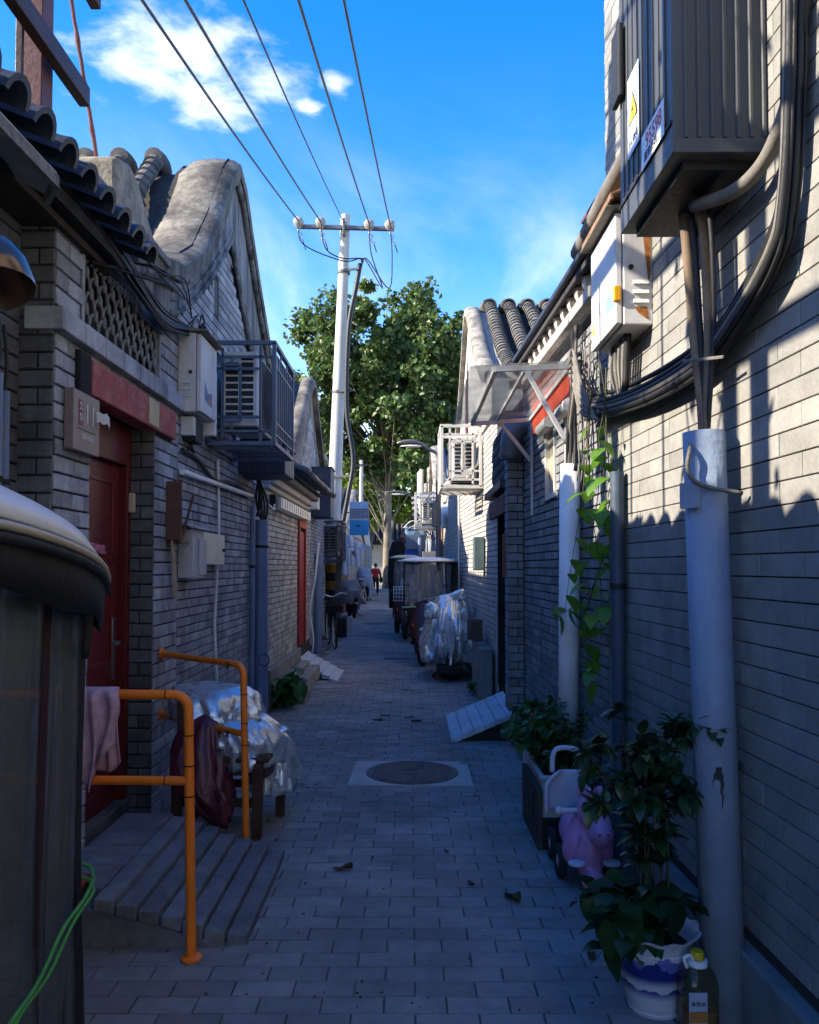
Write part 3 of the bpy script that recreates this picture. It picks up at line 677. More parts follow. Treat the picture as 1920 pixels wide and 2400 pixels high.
# ================================================================ far setting
m_trunk = mat('poplar bark', (.22, .18, .13), .95, var=.5, scale=1.5, bump=1.0, bscale=5, stain=(.05, .04, .03), samt=.8, sscale=1.2, svert=.15)
m_leafT = leafmat('poplar leaves', (.085, .135, .036), .35, .025, .5)
m_leafY = leafmat('bright yellow green leaves', (.22, .33, .05), .45, .03, .4)  # yellow green leaf colour, brighter than the poplar leaves
def tree(label, base, h, rx, ry, cz, trunk_r, nleaf, m, seed, lean=(0, 0), leaf=.17, clusters=140, hollow=.0, name='tree', hz=None, spread=.13, lump=.22):
    rr = random.Random(seed); t = thing(name, label, 'tree', base)
    tk = MB(); top = V((lean[0], lean[1], h * .82))
    pts = [V((0, 0, -.2)), V((lean[0] * .1, 0, h * .12)), V((lean[0] * .3 + .1, lean[1] * .3, h * .35)), V((lean[0] * .7, lean[1] * .7, h * .6)), top]
    sp = spline(pts, 5); k = len(sp)
    tk.tube(sp, [trunk_r * (1.25 if i == 0 else 1) * (1 - .85 * i / (k - 1)) + .02 for i in range(k)], 12)
    hz = hz or h - cz; cl = []
    while len(cl) < clusters:
        p = V((rr.gauss(0, .5), rr.gauss(0, .5), rr.gauss(0, .5)))
        if p.length > 1.05 or p.length < hollow: continue
        bul = 1 + lump * noise.noise((p.x * 2.2 + seed, p.y * 2.2, p.z * 2.2))
        cl.append(V((p.x * rx * bul + lean[0], p.y * ry * bul + lean[1], cz + p.z * hz * bul)))
    # skirt the outline with more clusters so that it stays full but uneven
    for i in range(clusters // 2):
        a = rr.uniform(0, 2 * math.pi); e = rr.uniform(-1, 1); q = rr.uniform(.82, 1.02)
        p = V((math.cos(a) * math.sqrt(1 - e * e), math.sin(a) * math.sqrt(1 - e * e), e)) * q
        bul = 1 + lump * 1.1 * noise.noise((p.x * 2.2 + seed, p.y * 2.2, p.z * 2.2))
        cl.append(V((p.x * rx * bul + lean[0], p.y * ry * bul + lean[1], cz + p.z * hz * bul)))
    for c in cl[::4]:
        i = min(k - 2, max(2, int(k * (.25 + .6 * (c.z - (cz - hz)) / (2 * hz + .01)))))
        s0 = sp[i]; mid = s0.lerp(c, .5) + V((0, 0, rr.uniform(-.05, .08) * h * .3))
        tk.tube(spline([s0, mid, c], 3), [trunk_r * .22, trunk_r * .16, trunk_r * .13, trunk_r * .1, trunk_r * .08, trunk_r * .06, .015], 5, cap=False)
    local(t, tk, 'trunk', m_trunk, smooth=True)
    vs = []; fs = []; per = nleaf // len(cl)
    for c in cl:
        sz = rr.uniform(.55, 1.2) * rx * spread
        for i in range(per):
            p = c + V((rr.gauss(0, 1), rr.gauss(0, 1), rr.gauss(0, .8))) * sz
            d = V((rr.uniform(-1, 1), rr.uniform(-1, 1), rr.uniform(-1.2, .3))).normalized(); s = d.orthogonal().normalized()
            s = (Matrix.Rotation(rr.uniform(0, 6.28), 3, d) @ s); l = leaf * rr.uniform(.6, 1.3); w = l * .42
            o = len(vs); nn = d.cross(s) * (l * .12)
            vs += [p, p + d * l * .45 + s * w + nn, p + d * l, p + d * l * .45 - s * w + nn]; fs += [(o, o + 1, o + 2), (o, o + 2, o + 3)]
    cr = MB(); cr.v = vs; cr.f = fs; local(t, cr, 'crown', m)
    return t
tree('tall full-crowned poplar standing in the middle at the far end of the alley', (-1.55, 58, 0), 22.0, 6.7, 5.5, 14.5, .36, 50000, m_leafT, 5, lean=(-.2, 0), leaf=.40, clusters=250, hz=6.9, spread=.06, hollow=.3, lump=.5)
tree('dark leafy tree behind the tall poplar on its right', (3.6, 74, 0), 17, 5.0, 4.0, 10.0, .35, 16000, m_leafT, 8, leaf=.34, clusters=80, hz=6)
tree('bright yellow green tree behind the poplar trunk on its left', (-3.5, 63.5, 0), 10.8, 2.3, 2, 7.4, .2, 15000, m_leafY, 9, leaf=.26, clusters=60, hz=3.5)
tree('small sunlit tree peeping between poplar trunk and right-hand roofs', (.6, 64, 0), 10.5, 1.9, 1.8, 7.3, .16, 12000, m_leafY, 10, leaf=.26, clusters=50, hz=3.4)
tree('low leafy tree hidden behind the right-hand tiled roof ridge', (9.5, 40, 0), 14.6, 2.6, 2.5, 12.6, .25, 5000, m_leafT, 12, leaf=.26, clusters=40, hz=1.9)
tree('slim tree at far left beyond the second gable', (-6.4, 66, 0), 11, 2.2, 2.2, 7.0, .2, 8000, m_leafY, 14, leaf=.26, clusters=45, hz=3.8)

def far_house(label, x0, x1, y0, y1, wall_h, ridge_h, m_wall, wallface, seed, rows=6, name='house'):
    """a house along the alley, its gable towards the alley at x = x0 (x1 is the back)"""
    t = thing(name, label, 'house', (x0, (y0 + y1) / 2, 0)); s = 1 if x1 > x0 else -1; ym = (y0 + y1) / 2
    MB().bb(x0 + s * .02, x1, y0, y1, 0, wall_h).build('wall', m_mort, t)
    brickwork(t, (x0 + s * .02, 0, 0), (0, 1, 0), (-s, 0, 0), y0, y1, .05, wall_h, .3, .11, m_wall, limit=0, seed=seed, d=.02)
    brickwork(t, (0, y0, 0), (1, 0, 0), (0, -1, 0), min(x0, x1), max(x0, x1), .05, wall_h, .3, .11, m_wall, limit=0, seed=seed + 1, d=.012)
    P = [(y0 - .25, wall_h - .05), (y0 + (ym - y0) * .4, wall_h + (ridge_h - wall_h) * .3), (y0 + (ym - y0) * .8, wall_h + (ridge_h - wall_h) * .82), (ym, ridge_h)]
    P = P + [(2 * ym - y, z) for y, z in P[-2::-1]]
    MB().prism([(x0 + s * .03, y, z - .05) for y, z in P] + [(x0 + s * .03, y1 + .25, wall_h - .3), (x0 + s * .03, y0 - .25, wall_h - .3)], (s * .3, 0, 0)).build('gable_wall', m_plastw, t)
    coping(MB(), spline([(0, y, z) for y, z in P], 3), min(x0 - s * .08, x0 + s * .3), max(x0 - s * .08, x0 + s * .3), .14, 20).build('gable_coping', MATS['pale coping'], t, smooth=50)
    roof = MB().prism([(x0 + s * .28, y, z - .06) for y, z in P] + [(x0 + s * .28, y, z - .18) for y, z in P[::-1]], (x1 - x0, 0, 0)).build('roof', m_valley, t)
    j = MB()
    for i in range(rows):
        tile_row(roof, [V((x0 + s * (.5 + i * .32), y, z + .02)) for y, z in P[3::-1]], .1, m_tile, step=.16, joined=j)
    if j.f: j.build('roof_tiles', m_tile, roof, kind='stuff')
    return t
fh = [far_house('far left house beside the utility pole with grey wall', -2.5, -7, 17.7, 30, 2.9, 4.8, m_bkH, 1, 81),
      far_house('long far left house beyond the hanging shirts', -2.45, -7, 30.1, 44, 2.9, 5.0, m_bkC, 1, 82),
      far_house('leftmost farthest house where the alley ends', -2.6, -7, 44.1, 57, 2.9, 5.0, m_bkH, 1, 83),
      far_house('right-hand house behind the pale balcony cages', .70, 6, 19.6, 28.9, 3.2, 5.1, m_bkH, -1, 84),
      far_house('second right-hand house in the stepped row of gables', .80, 6, 29, 38, 3.3, 5.6, m_bkC, -1, 85),
      far_house('third right-hand house in the stepped row of gables', .85, 6, 38.1, 50, 3.4, 6.0, m_bkH, -1, 86)]
def end_house():
    t = thing('house', 'sunlit rendered house across the end of the alley with tiled roof slope', 'house', (-1, 68, 0))
    MB().bb(-14, 12, 68, 72, 0, 3.35).build('wall', m_plastw, t)
    rf = MB().prism([(-14.3, 67.6, 3.36), (-14.3, 67.6, 3.5), (-14.3, 70.5, 5.6), (-14.3, 72, 3.5), (-14.3, 72, 3.36)], (26.6, 0, 0)).build('roof', m_valley, t)
    j = MB()
    for i in range(36):
        tile_row(rf, [V((-8.6 + i * .4, 70.4, 5.62)), V((-8.6 + i * .4, 67.5, 3.55))], .13, m_tile, step=.3, joined=None if 8 < i < 26 else j)
    j.build('roof_tiles', m_tile, rf, kind='stuff')
end_house()
lane = MB().bb(-30, 30, 60.5, 67.9, -.05, .004).build('cross_lane', mat('dusty asphalt', (.12, .115, .105), .9, var=.2, scale=1.5, bump=.2), kind='structure')

# ================================================================ utility pole and overhead wires
def utility_pole():
    t = thing('utility_pole', 'tall slightly leaning concrete utility pole with crossarm at left', 'pole', (-1.72, 19, 0))
    pc = mat('pale concrete pole', (.50, .485, .45), .85, var=.12, scale=2.5, bump=.12, stain=(.30, .28, .25), samt=.4, sscale=1.5, svert=.15)
    b = V((-1.86, 19, -.1)); tp = V((-1.50, 19, 9.78))
    MB().tube([b.lerp(tp, i / 10) for i in range(11)], [.185 - .0075 * i for i in range(11)], 20).build('shaft', pc, t, smooth=40)
    ir = mat('galvanised grey steel', (.16, .155, .15), .5, metal=.7, var=.3, bump=.1)
    dk = mat('black cable sheath', (.014, .014, .015), .5, var=.2, bump=.05)
    MB().bar((-2.62, 18.86, 9.46), (-.36, 18.86, 9.40), .09, .09).build('crossarm', ir, t, bevel=.008)
    MB().bar((-1.52, 18.80, 9.22), (-1.52, 18.80, 9.60), .2, .05).build('arm_clamp', ir, t, bevel=.008)
    ins = mat('glazed porcelain', (.34, .31, .27), .25, var=.2, bump=.02, spec=.6)
    tops = []
    for x, z in ((-2.56, 9.50), (-2.05, 9.49), (-.93, 9.44), (-.45, 9.43)):
        o = MB().lathe([(.001, -.09), (.07, -.085), (.115, -.05), (.075, -.02), (.075, .02), (.115, .05), (.07, .085), (.001, .09)], (x, 18.70, z), 16, axis=(0, 1, 0)).build('insulator', ins, t, smooth=35)
        pig = [V((x + .05 * math.sin(i * 1.9) + .012 * i, 18.64, z - .10 - .05 * i)) for i in range(9)]
        MB().tube(pig, .014, 6).build('pigtail', ins, o, smooth=True)
        MB().tube(spline([pig[-1], pig[-1] + V((.03, 0, -.09)), pig[-1] + V((.05, 0, -.17))], 3), .012, 6).build('wire_end', dk, o, smooth=True)
        tops.append(V((x, 18.62, z)))
    # loops from the insulators to the bundle that runs down the pole
    ends = V((-1.14, 18.78, 8.55))
    for i, p in enumerate(tops):
        m1 = p + V((.12 if i < 2 else .05, 0, -.55 - .08 * i)); m2 = V((-1.55 if i < 2 else -.62, 18.72, 8.60 + .06 * i)) if i < 2 else V((-.62 + .14 * (i - 2), 18.7, 7.95))
        MB().tube(spline([p, m1, m2, ends + V((.05 * i, 0, .12)), ends + V((.0, 0, -.1))], 6), .014, 6).build('jumper_cable', dk, t, smooth=True)
    run = spline([ends, V((-1.25, 18.76, 7.9)), V((-1.40, 18.72, 7.0)), V((-1.44, 18.70, 5.2)), V((-1.28, 18.6, 4.0)), V((-1.38, 18.5, 3.2)), V((-1.56, 18.4, 2.2))], 6)
    MB().tube(run, .055, 8).build('riser_cable', dk, t, smooth=True)
    gm = mat('grey painted steel guard', (.085, .09, .095), .55, var=.2, bump=.1)
    MB().bar((-1.53, 18.35, 2.5), (-1.63, 18.35, .0), .17, .14, up=(1, 0, 0)).build('cable_guard', gm, t, bevel=.012)
    for z, x in ((8.42, -1.52), (5.6, -1.62), (3.62, -1.71)):
        MB().lathe([(.17 - .006 * z * .8, -.03), (.19 - .006 * z * .8, -.03), (.19 - .006 * z * .8, .03), (.17 - .006 * z * .8, .03)], (x - .02, 19, z), 20).build('pole_band', gm, t, smooth=40)
        MB().bar((x, 18.82, z), (x + .36, 18.72, z), .05, .05).build('cable_bracket', gm, t)
    MB().bb(-1.66, -1.46, 18.22, 18.28, 1.95, 2.12).build('notice_tag', m_plastw, t)
    return tops
tops = utility_pole()
wm = mat('overhead wire', (.010, .010, .012), .45, bump=0, var=.1)
wires = []
for i, (p, q, r) in enumerate(((tops[0], (-2.35, 3.1, 5.72), .016), (tops[1], (-2.02, 3.1, 5.75), .016), (V((-1.52, 18.78, 9.52)), (-1.56, 3.1, 5.9), .011), (tops[2], (-1.10, 3.1, 6.0), .016), (tops[3], (-.72, 3.1, 6.15), .016))):
    q = V(q); d = q - p
    pts = [p + d * s - V((0, 0, .30 * 4 * s * (1 - s) * .35)) for s in [k / 16 * 1.25 for k in range(17)]]
    o = MB().tube(pts, r, 6).build('overhead_wire', wm, smooth=True); wires.append(o)
    tag(o, ('leftmost of five overhead wires running to the crossarm', 'second from left of five overhead wires to the crossarm', 'thin middle wire of five running to the pole top', 'second from right of five overhead wires to the crossarm', 'rightmost of five overhead wires running to the crossarm')[i], 'wire', 'overhead wires running to the pole')

# ================================================================ shared object materials
m_blue = mat('slate blue painted steel', (.085, .115, .165), .5, var=.15, scale=4, bump=.06, spec=.4)
m_navy = mat('navy corrugated steel', (.035, .05, .085), .55, var=.2, bump=.08)
m_white = mat('off white painted steel', (.60, .585, .55), .5, var=.10, scale=3, bump=.05, stain=(.30, .17, .08), samt=.35, sscale=2.2, svert=.4)
m_acw = mat('aged white appliance casing', (.58, .575, .55), .5, var=.1, bump=.04)
m_grille = mat('dark fan opening', (.016, .017, .02), .7, var=.2, bump=0)
m_pvc = mat('blue grey painted pipe', (.15, .205, .32), .5, var=.14, scale=5, bump=.2, bscale=25, stain=(.12, .14, .18), samt=.3, svert=3)
m_pvcw = mat('white plastic pipe', (.78, .78, .76), .45, var=.1, bump=.06, stain=(.5, .49, .46), samt=.3)
m_cable = mat('grey black cable', (.015, .015, .016), .6, var=.3, bump=.1)
m_cabdust = mat('dusty cable conduit', (.16, .145, .125), .8, var=.3, scale=8, bump=.25, bscale=60)
m_orange = mat('orange nylon handrail', (.88, .215, .02), .42, var=.10, scale=6, bump=.10, bscale=120, spots=.05)
m_wood = mat('dark brown timber', (.055, .026, .016), .6, var=.3, scale=12, bump=.3, bscale=45)
m_wood2 = mat('reddish brown timber', (.105, .045, .03), .65, var=.3, scale=10, bump=.3, bscale=45)
m_slab = mat('blue grey stone slab', (.15, .16, .18), .82, var=.3, scale=4, bump=.3, bscale=50, isl=.12, stain=(.30, .31, .33), samt=.45, sscale=2, svert=1, spots=.35)
m_stone = mat('worn pale stone', (.25, .235, .21), .9, var=.3, scale=4, bump=.45, bscale=25)
m_rust = mat('rusted steel sheet', (.20, .11, .06), .8, var=.4, scale=9, bump=.3, stain=(.35, .28, .2), samt=.5)
m_silver = None
def make_silver():
    m = mat('crinkled silver tarpaulin', (.56, .60, .64), .30, metal=.55, var=.06, scale=1.3, bump=.16, bscale=9, spec=.5)
    return m
m_silver = make_silver()
m_maroon = mat('maroon plastic sack', (.10, .018, .032), .35, var=.3, scale=10, bump=.6, bscale=22, spec=.5)
m_red = mat('red plastic bodywork', (.24, .012, .012), .3, var=.15, bump=.03, spec=.5)
m_tyre = mat('tyre rubber', (.018, .018, .019), .75, var=.2, bump=.15)
m_chrome = mat('dull chrome', (.5, .5, .5), .25, metal=1, var=.2, bump=.02)
m_film = clearmat('scratched clear vinyl curtain', (.62, .65, .64), .30, .14, (.16, .17, .17), .34, 3, .5)
m_poly = clearmat('dusty clear awning sheet', (.90, .93, .94), .10, .08, (.62, .62, .60), .38, 3.5, .6)

# ================================================================ left, overhead: pergola, pole, sheet, lamp
def pergola():
    t = thing('pergola', 'dark brown timber pergola frame on the roof at upper left', 'pergola', (-1.8, 3.4, 3.5))
    w = mat('dark stained pergola timber', (.060, .032, .024), .55, var=.3, scale=8, bump=.25, bscale=30)
    w2 = mat('reddish pergola post', (.13, .05, .04), .55, var=.25, scale=8, bump=.25, bscale=30)
    for k, (x, y) in enumerate(((-1.78, 3.84), (-1.78, 2.1), (-1.78, .4), (-2.9, 3.84), (-2.9, 2.1))):
        MB().bb(x - .055, x + .055, y - .06, y + .06, 3.30, 6.0).build('post', w2, t, bevel=.006)
    for (z, x, a, b) in ((3.90, -1.69, 4.13, -.6), (4.50, -1.69, 4.26, -.6)):
        MB().bb(x, x + .055, b, a, z, z + .10).build('rail', w, t, bevel=.006)
    MB().bb(-3.1, -1.60, 3.91, 3.98, 4.44, 4.56).build('cross_beam', w, t, bevel=.006)
    MB().bb(-3.1, -1.50, 3.7, 3.80, 5.9, 6.02).build('cross_beam', w, t, bevel=.006)
    for i in range(9):
        y = 3.55 - i * .47 + rnd.uniform(-.03, .03)
        if abs(y - 2.1) < .08 or abs(y - .4) < .08: continue
        MB().bb(-1.735, -1.705, y - .011, y + .011, 3.45, 5.4 if i % 2 else 4.55).build('baluster', w, t, bevel=.003)
    # climbing stems and leaves that throw the dappled shade
    st = MB(); lv = MB(); rr = random.Random(4)
    for i in range(11):
        y = rr.uniform(-.6, 3.2); p = [V((-1.74, y + rr.uniform(-.12, .12), 3.5 + .45 * k)) for k in range(6)]
        st.tube(spline(p, 4), .009, 5, cap=False)
        for q in spline(p, 5):
            if rr.random() < .5:
                c = q + V((rr.uniform(-.1, .1), rr.uniform(-.12, .12), rr.uniform(-.1, .1))); d = V((rr.uniform(-1, 1), rr.uniform(-1, 1), -1)).normalized(); s = d.orthogonal().normalized()
                lv.add([c, c + d * .05 + s * .035, c + d * .11, c + d * .05 - s * .035], [(0, 1, 2), (0, 2, 3)])
    st.build('vine_stems', m_wood2, t, kind='stuff'); lv.build('vine_leaves', leafmat('vine leaves', (.06, .11, .025)), t, kind='stuff')
pergola()
bam = MB().tube([V((-1.9, 4.95, 3.96)).lerp(V((-1.9, 4.40, 4.92)), i / 24) + V((.0015 * math.sin(i * 2.1), 0, 0)) for i in range(25)], [.013 + (.004 if i % 5 == 0 else 0) - .0001 * i for i in range(25)], 8).build('bamboo_cane', mat('reddish bamboo', (.24, .09, .07), .5, var=.2, bump=.1), smooth=40)
tag(bam, 'thin reddish bamboo cane leaning up from the gable roof', 'cane')
def canopy_sheet():
    t = thing('canopy_sheet', 'pale greenish sheet-metal canopy jutting from under the dark tiles', 'canopy', (-1.35, 2.8, 2.95))
    m = mat('pale green weathered sheet', (.36, .42, .40), .6, var=.3, scale=6, bump=.1, stain=(.16, .15, .12), samt=.5)
    MB().prism([(-1.30, 1.7, 2.97), (-1.30, 2.98, 2.99), (-1.42, 3.16, 3.0), (-1.70, 3.16, 3.16), (-1.70, 1.7, 3.14)], (0, 0, .012)).build('sheet', m, t)
    e = MB(); e.bar((-1.30, 1.7, 2.945), (-1.30, 2.98, 2.965), .02, .045); e.bar((-1.30, 2.98, 2.965), (-1.42, 3.16, 2.975), .02, .045); e.build('edge_strip', mat('pitted edge strip', (.16, .16, .15), .8, var=.5, scale=20, bump=.4), t)
    MB().bar((-1.72, 2.3, 2.75), (-1.34, 2.3, 2.95), .025, .025).build('brace', m_cable, t)
canopy_sheet()
def bell_lamp():
    t = thing('wall_lamp', 'shiny brown dome-shaped lamp hood at the left edge under the eave', 'lamp', (-1.28, 2.42, 2.4))
    m = mat('polished brown enamel', (.16, .10, .065), .16, metal=.65, var=.15, scale=3, bump=.02, spec=.6)
    pr = [(.001, .15), (.05, .146), (.09, .128), (.125, .09), (.145, .04), (.152, -.02), (.150, -.03), (.143, -.02), (.135, .04), (.11, .09), (.001, .13)]
    q = MB().lathe(pr, (0, 0, 0), 28, axis=(-.25, .1, 1)); local(t, q, 'hood', m, smooth=50)
    local(t, MB().tube([(-.03, 0, .14), (-.1, .0, .24), (-.45, .05, .26)], .012, 8), 'arm', m_cable, smooth=True)
    local(t, MB().ball((0, 0, .03), .05, 12, 8), 'bulb', m_pvcw, smooth=True)
bell_lamp()
def duct_pair():
    for i, (x, y, r, h, lb) in enumerate(((-1.69, 3.40, .024, 2.28, 'grey blue conduit with a bare black cable end on dark brick wall at left edge'), (-1.66, 3.28, .024, 2.33, 'outer grey blue conduit at the very left edge of the picture'))):
        t = thing('conduit', lb, 'pipe', (x, y, 0)); local(t, MB().tube([(0, 0, .1), (0, 0, h)], r, 14), 'pipe', m_pvc, smooth=40)
        local(t, MB().tube(spline([(0, 0, h - .02), (.005, .01, h + .12), (-.005, .0, h + .28)], 4), .008, 6), 'cable', m_cable, smooth=True)
        local(t, MB().lathe([(r + .001, -.012), (r + .006, -.012), (r + .006, .012), (r + .001, .012)], (0, 0, 1.9), 14), 'clip', m_cable)
duct_pair()

# ================================================================ left: the near delivery tricycle under clear curtains
def near_trike():
    t = thing('cargo_tricycle', 'tricycle with white hood roof and clear vinyl curtains filling the lower left corner', 'tricycle', (-1.25, 1.6, 0))
    rf = mat('white glass-fibre roof', (.66, .66, .67), .4, var=.06, bump=.03, spec=.4)
    def roof(u, v):        # u across (0 = alley side), v along
        y = .0 + 2.42 * v; x = -.80 - .82 * u
        z = 1.66 + .16 * math.sin(math.pi * min(max(u, .0), 1)) ** .55 - .13 * max(0, (v - .62) / .38) ** 1.7 - .015 * v
        x += (.10 * max(0, (v - .80) / .2) ** 2) * (-1 if u < .5 else 1) * (1 if u < .5 else 1)
        return (x, y, z)
    MB().grid(roof, 20, 24).build('roof', rf, t, smooth=True, solid=.012)
    ed = [V(roof(0, k / 24)) + V((.006, 0, -.012)) for k in range(25)] + [V(roof(k / 10, 1)) + V((0, .006, -.012)) for k in range(1, 11)]
    MB().tube([p + V((.004, 0, -.004)) for p in ed], .011, 8).build('roof_trim', mat('beige roof edging', (.42, .36, .27), .45, var=.12, bump=.03), t, smooth=True)
    MB().tube([p + V((.0, 0, -.028)) for p in ed], .014, 8).build('roof_rim', m_black, t, smooth=True)
    # black valance hanging under the rim
    vb = MB(); n = len(ed)
    low = [p + V((-.012 + .01 * math.sin(i * 1.3), 0, -.115 - .05 * (i / n) + .012 * math.sin(i * .9))) for i, p in enumerate(ed)]
    vb.add([p + V((0, 0, -.03)) for p in ed] + low, [(i, i + 1, i + 1 + n, i + n) for i in range(n - 1)]); vb.build('valance', mat('black valance cloth', (.008, .008, .009), .85, var=.2, bump=.2), t, smooth=True, solid=.004)
    # curtain with hanging folds
    def cur(u, v):
        y = .2 + (2.2 - .2) * u; z = .22 + 1.30 * (1 - v)
        f = .018 * math.sin(u * 38 + 1.5 * math.sin(v * 3)) * (.25 + .75 * v) + .010 * math.sin(u * 85 + v * 4) * v
        return (-.865 + f + .03 * v * (1 - u) - .02 * math.sin(v * 3) * max(0, u - .9) * 8, y, z)
    MB().grid(cur, 130, 26).build('side_curtain', m_film, t, smooth=True)
    def cur2(u, v): return (-.87 - .70 * u, 2.2 + .015 * math.sin(u * 26), .22 + 1.25 * (1 - v))
    MB().grid(cur2, 40, 10).build('front_curtain', m_film, t, smooth=True)
    zp = mat('dark maroon zip tape', (.03, .006, .008), .8, var=.2, bump=.2)
    MB().grid(lambda u, v: (cur((1.93 + .045 * u - .2) / 2.0, v)[0] + .004, 1.93 + .045 * u - .045 * v, .22 + 1.28 * (1 - v)), 4, 26).build('zip_band', zp, t, smooth=True)
    MB().grid(lambda u, v: (cur((2.17 + .02 * u - .2) / 2.0, v)[0] + .004, 2.165 + .035 * u, .22 + 1.28 * (1 - v)), 2, 26).build('curtain_hem', m_black, t, smooth=True)
    MB().tube(spline([(-.85, 2.13, 1.50), (-.84, 2.15, 1.40), (-.85, 2.16, 1.31)], 5), [.018] * 5 + [.012] * 5 + [.008], 8).build('strap', m_black, t, smooth=True)
    rope = mat('green plastic rope', (.07, .30, .07), .5, var=.2, bump=.4, bscale=200)
    for dz, r in ((0, .0055), (-.022, .005)):
        pts = [(-.822, y, .60 + .15 * (y - 1.72) / .48 + dz * (1 + .3 * math.sin(y * 7)) + .010 * math.sin(y * 23 + dz * 60)) for y in [1.2 + 1.0 * k / 30 for k in range(31)]]; q = pts[-1]; pts = pts[:-1] + [(-.845, 2.205, q[2]), (-.88, 2.226, q[2] + .004), (-1.0, 2.228, q[2] + .008), (-1.5, 2.228, q[2] + .01)]
        MB().tube(pts, r, 6).build('rope', rope, t, smooth=True)
    fr = MB()
    for x in (-.90, -1.58):
        for y in (.1, 2.17): fr.tube([(x, y, .35), (x, y, 1.62)], .014, 8)
    fr.tube([(-.90, .1, .35), (-.90, 2.17, .35)], .02, 8); fr.tube([(-1.58, .1, .35), (-1.58, 2.17, .35)], .02, 8); fr.build('frame', m_black, t, smooth=40)
    bd = MB(); bd.bb(-1.6, -.93, .15, 1.45, .30, .62); bd.build('cargo_box', mat('dark grey body panel', (.03, .03, .033), .5, var=.2), t, bevel=.02)
    MB().obox((-1.25, 1.62, .78), (.5, .32, .12)).build('saddle', m_black, t, bevel=.04, seg=3)
    MB().obox((-1.25, 2.0, .62), (.36, .08, .62), (-.25, 0, 0)).build('leg_shield', m_red, t, bevel=.03)
    for (x, y, r) in ((-1.25, 2.28, .21), (-.98, .65, .22), (-1.54, .65, .22)):
        w = MB().lathe([(r - .06, -.03), (r - .015, -.035), (r, -.015), (r, .015), (r - .015, .035), (r - .06, .03)], (x, y, r), 28, axis=(1, 0, 0)).build('wheel', m_tyre, t, smooth=40)
        MB().lathe([(.03, -.03), (.035, -.008), (r - .06, -.02), (r - .06, .02), (.035, .008), (.03, .03)], (x, y, r), 20, axis=(1, 0, 0)).build('rim', m_chrome, w, smooth=40)
near_trike()

# ================================================================ left: handrails, ramp, chair under tarpaulin
def handrail(label, P, rails, top, loc, flange_x, fy):
    t = thing('handrail', label, 'handrail', loc, 0, 'orange handrails beside the ramp'); x, y = P; r = .0195
    path = [V((x + .02, y, 0)), V((x, y, top - .06))] + [V((x - .06 + .06 * math.cos(a), y + (fy - y) * (.06 - .06 * math.cos(a)) / (x - flange_x), top - .06 + .06 * math.sin(a))) for a in [math.pi / 2 * k / 6 for k in range(1, 7)]] + [V((flange_x, fy, top))]
    MB().tube(path, r, 16).build('post', m_orange, t, smooth=40)
    for z in rails: MB().tube([(x, y, z), (flange_x, fy, z)], r * .92, 16).build('rail', m_orange, t, smooth=40)
    MB().lathe([(.001, 0), (.042, 0), (.042, .010), (.03, .016), (.001, .016)], (x + .02, y, .004), 20).build('foot_flange', m_orange, t, smooth=35)
    for z in list(rails) + [top]: MB().lathe([(.001, 0), (.042, 0), (.042, .010), (.03, .016), (.001, .016)], (flange_x, fy, z), 20, axis=(1, 0, 0)).build('wall_flange', m_orange, t, smooth=35)
    jm = mat('dark joint ring', (.05, .02, .006), .8, bump=0)
    for z in [top - .16] + [q for z in rails for q in (z + .06, z - .06)]:
        MB().lathe([(r + .0002, -.0025), (r + .0012, -.0025), (r + .0012, .0025), (r + .0002, .0025)], (x + .02 * (1 - z / top), y, z), 16).build('joint_ring', jm, t)
    for z, rr in [(top, r)] + [(z, r * .92) for z in rails]:
        MB().lathe([(rr + .0002, -.0025), (rr + .0012, -.0025), (rr + .0012, .0025), (rr + .0002, .0025)], (x - .09, y + .003, z), 16, axis=(1, 0, 0)).build('joint_ring', jm, t)
handrail('near orange handrail with a pink cloth hung over it', (-.88, 3.29), (.70,), 1.04, (-.88, 3.29, 0), -1.72, 3.31)
handrail('far orange handrail beside the tarpaulin-covered chair, fixed to the wall', (-.925, 4.60), (.62,), 1.0, (-.925, 4.6, 0), XL + .002, 5.2)
def cloth():
    m = mat('pink and lilac patterned cloth', (.55, .36, .46), .85, var=.2, scale=30, bump=.3, spots=.25)
    def f(u, v):
        a = (v - .35) * 1.0; x = -1.30 + .14 * u + .012 * math.sin(v * 9 + u * 3); s = .024
        if v < .3: return (x, 3.30 + s + .012 * math.sin(u * 17) + .02 * (.3 - v), 1.045 - (.3 - v) * .9 - .05 * math.sin(u * 3))
        if v < .42: th = (v - .3) / .12 * math.pi; return (x, 3.30 + s * math.cos(th), 1.045 + s * math.sin(th))
        return (x + .02 * (v - .42) * math.sin(u * 9), 3.30 - s - .016 * math.sin(u * 15 + v * 3) * (.3 + v) - .012, 1.045 - (v - .42) * (.50 + .16 * math.sin(u * 4.2 + .6)))
    o = MB().grid(f, 26, 30).build('cloth', m, smooth=True, solid=.004); tag(o, 'crumpled pink and lilac cloth draped over the near orange handrail', 'cloth')
cloth()
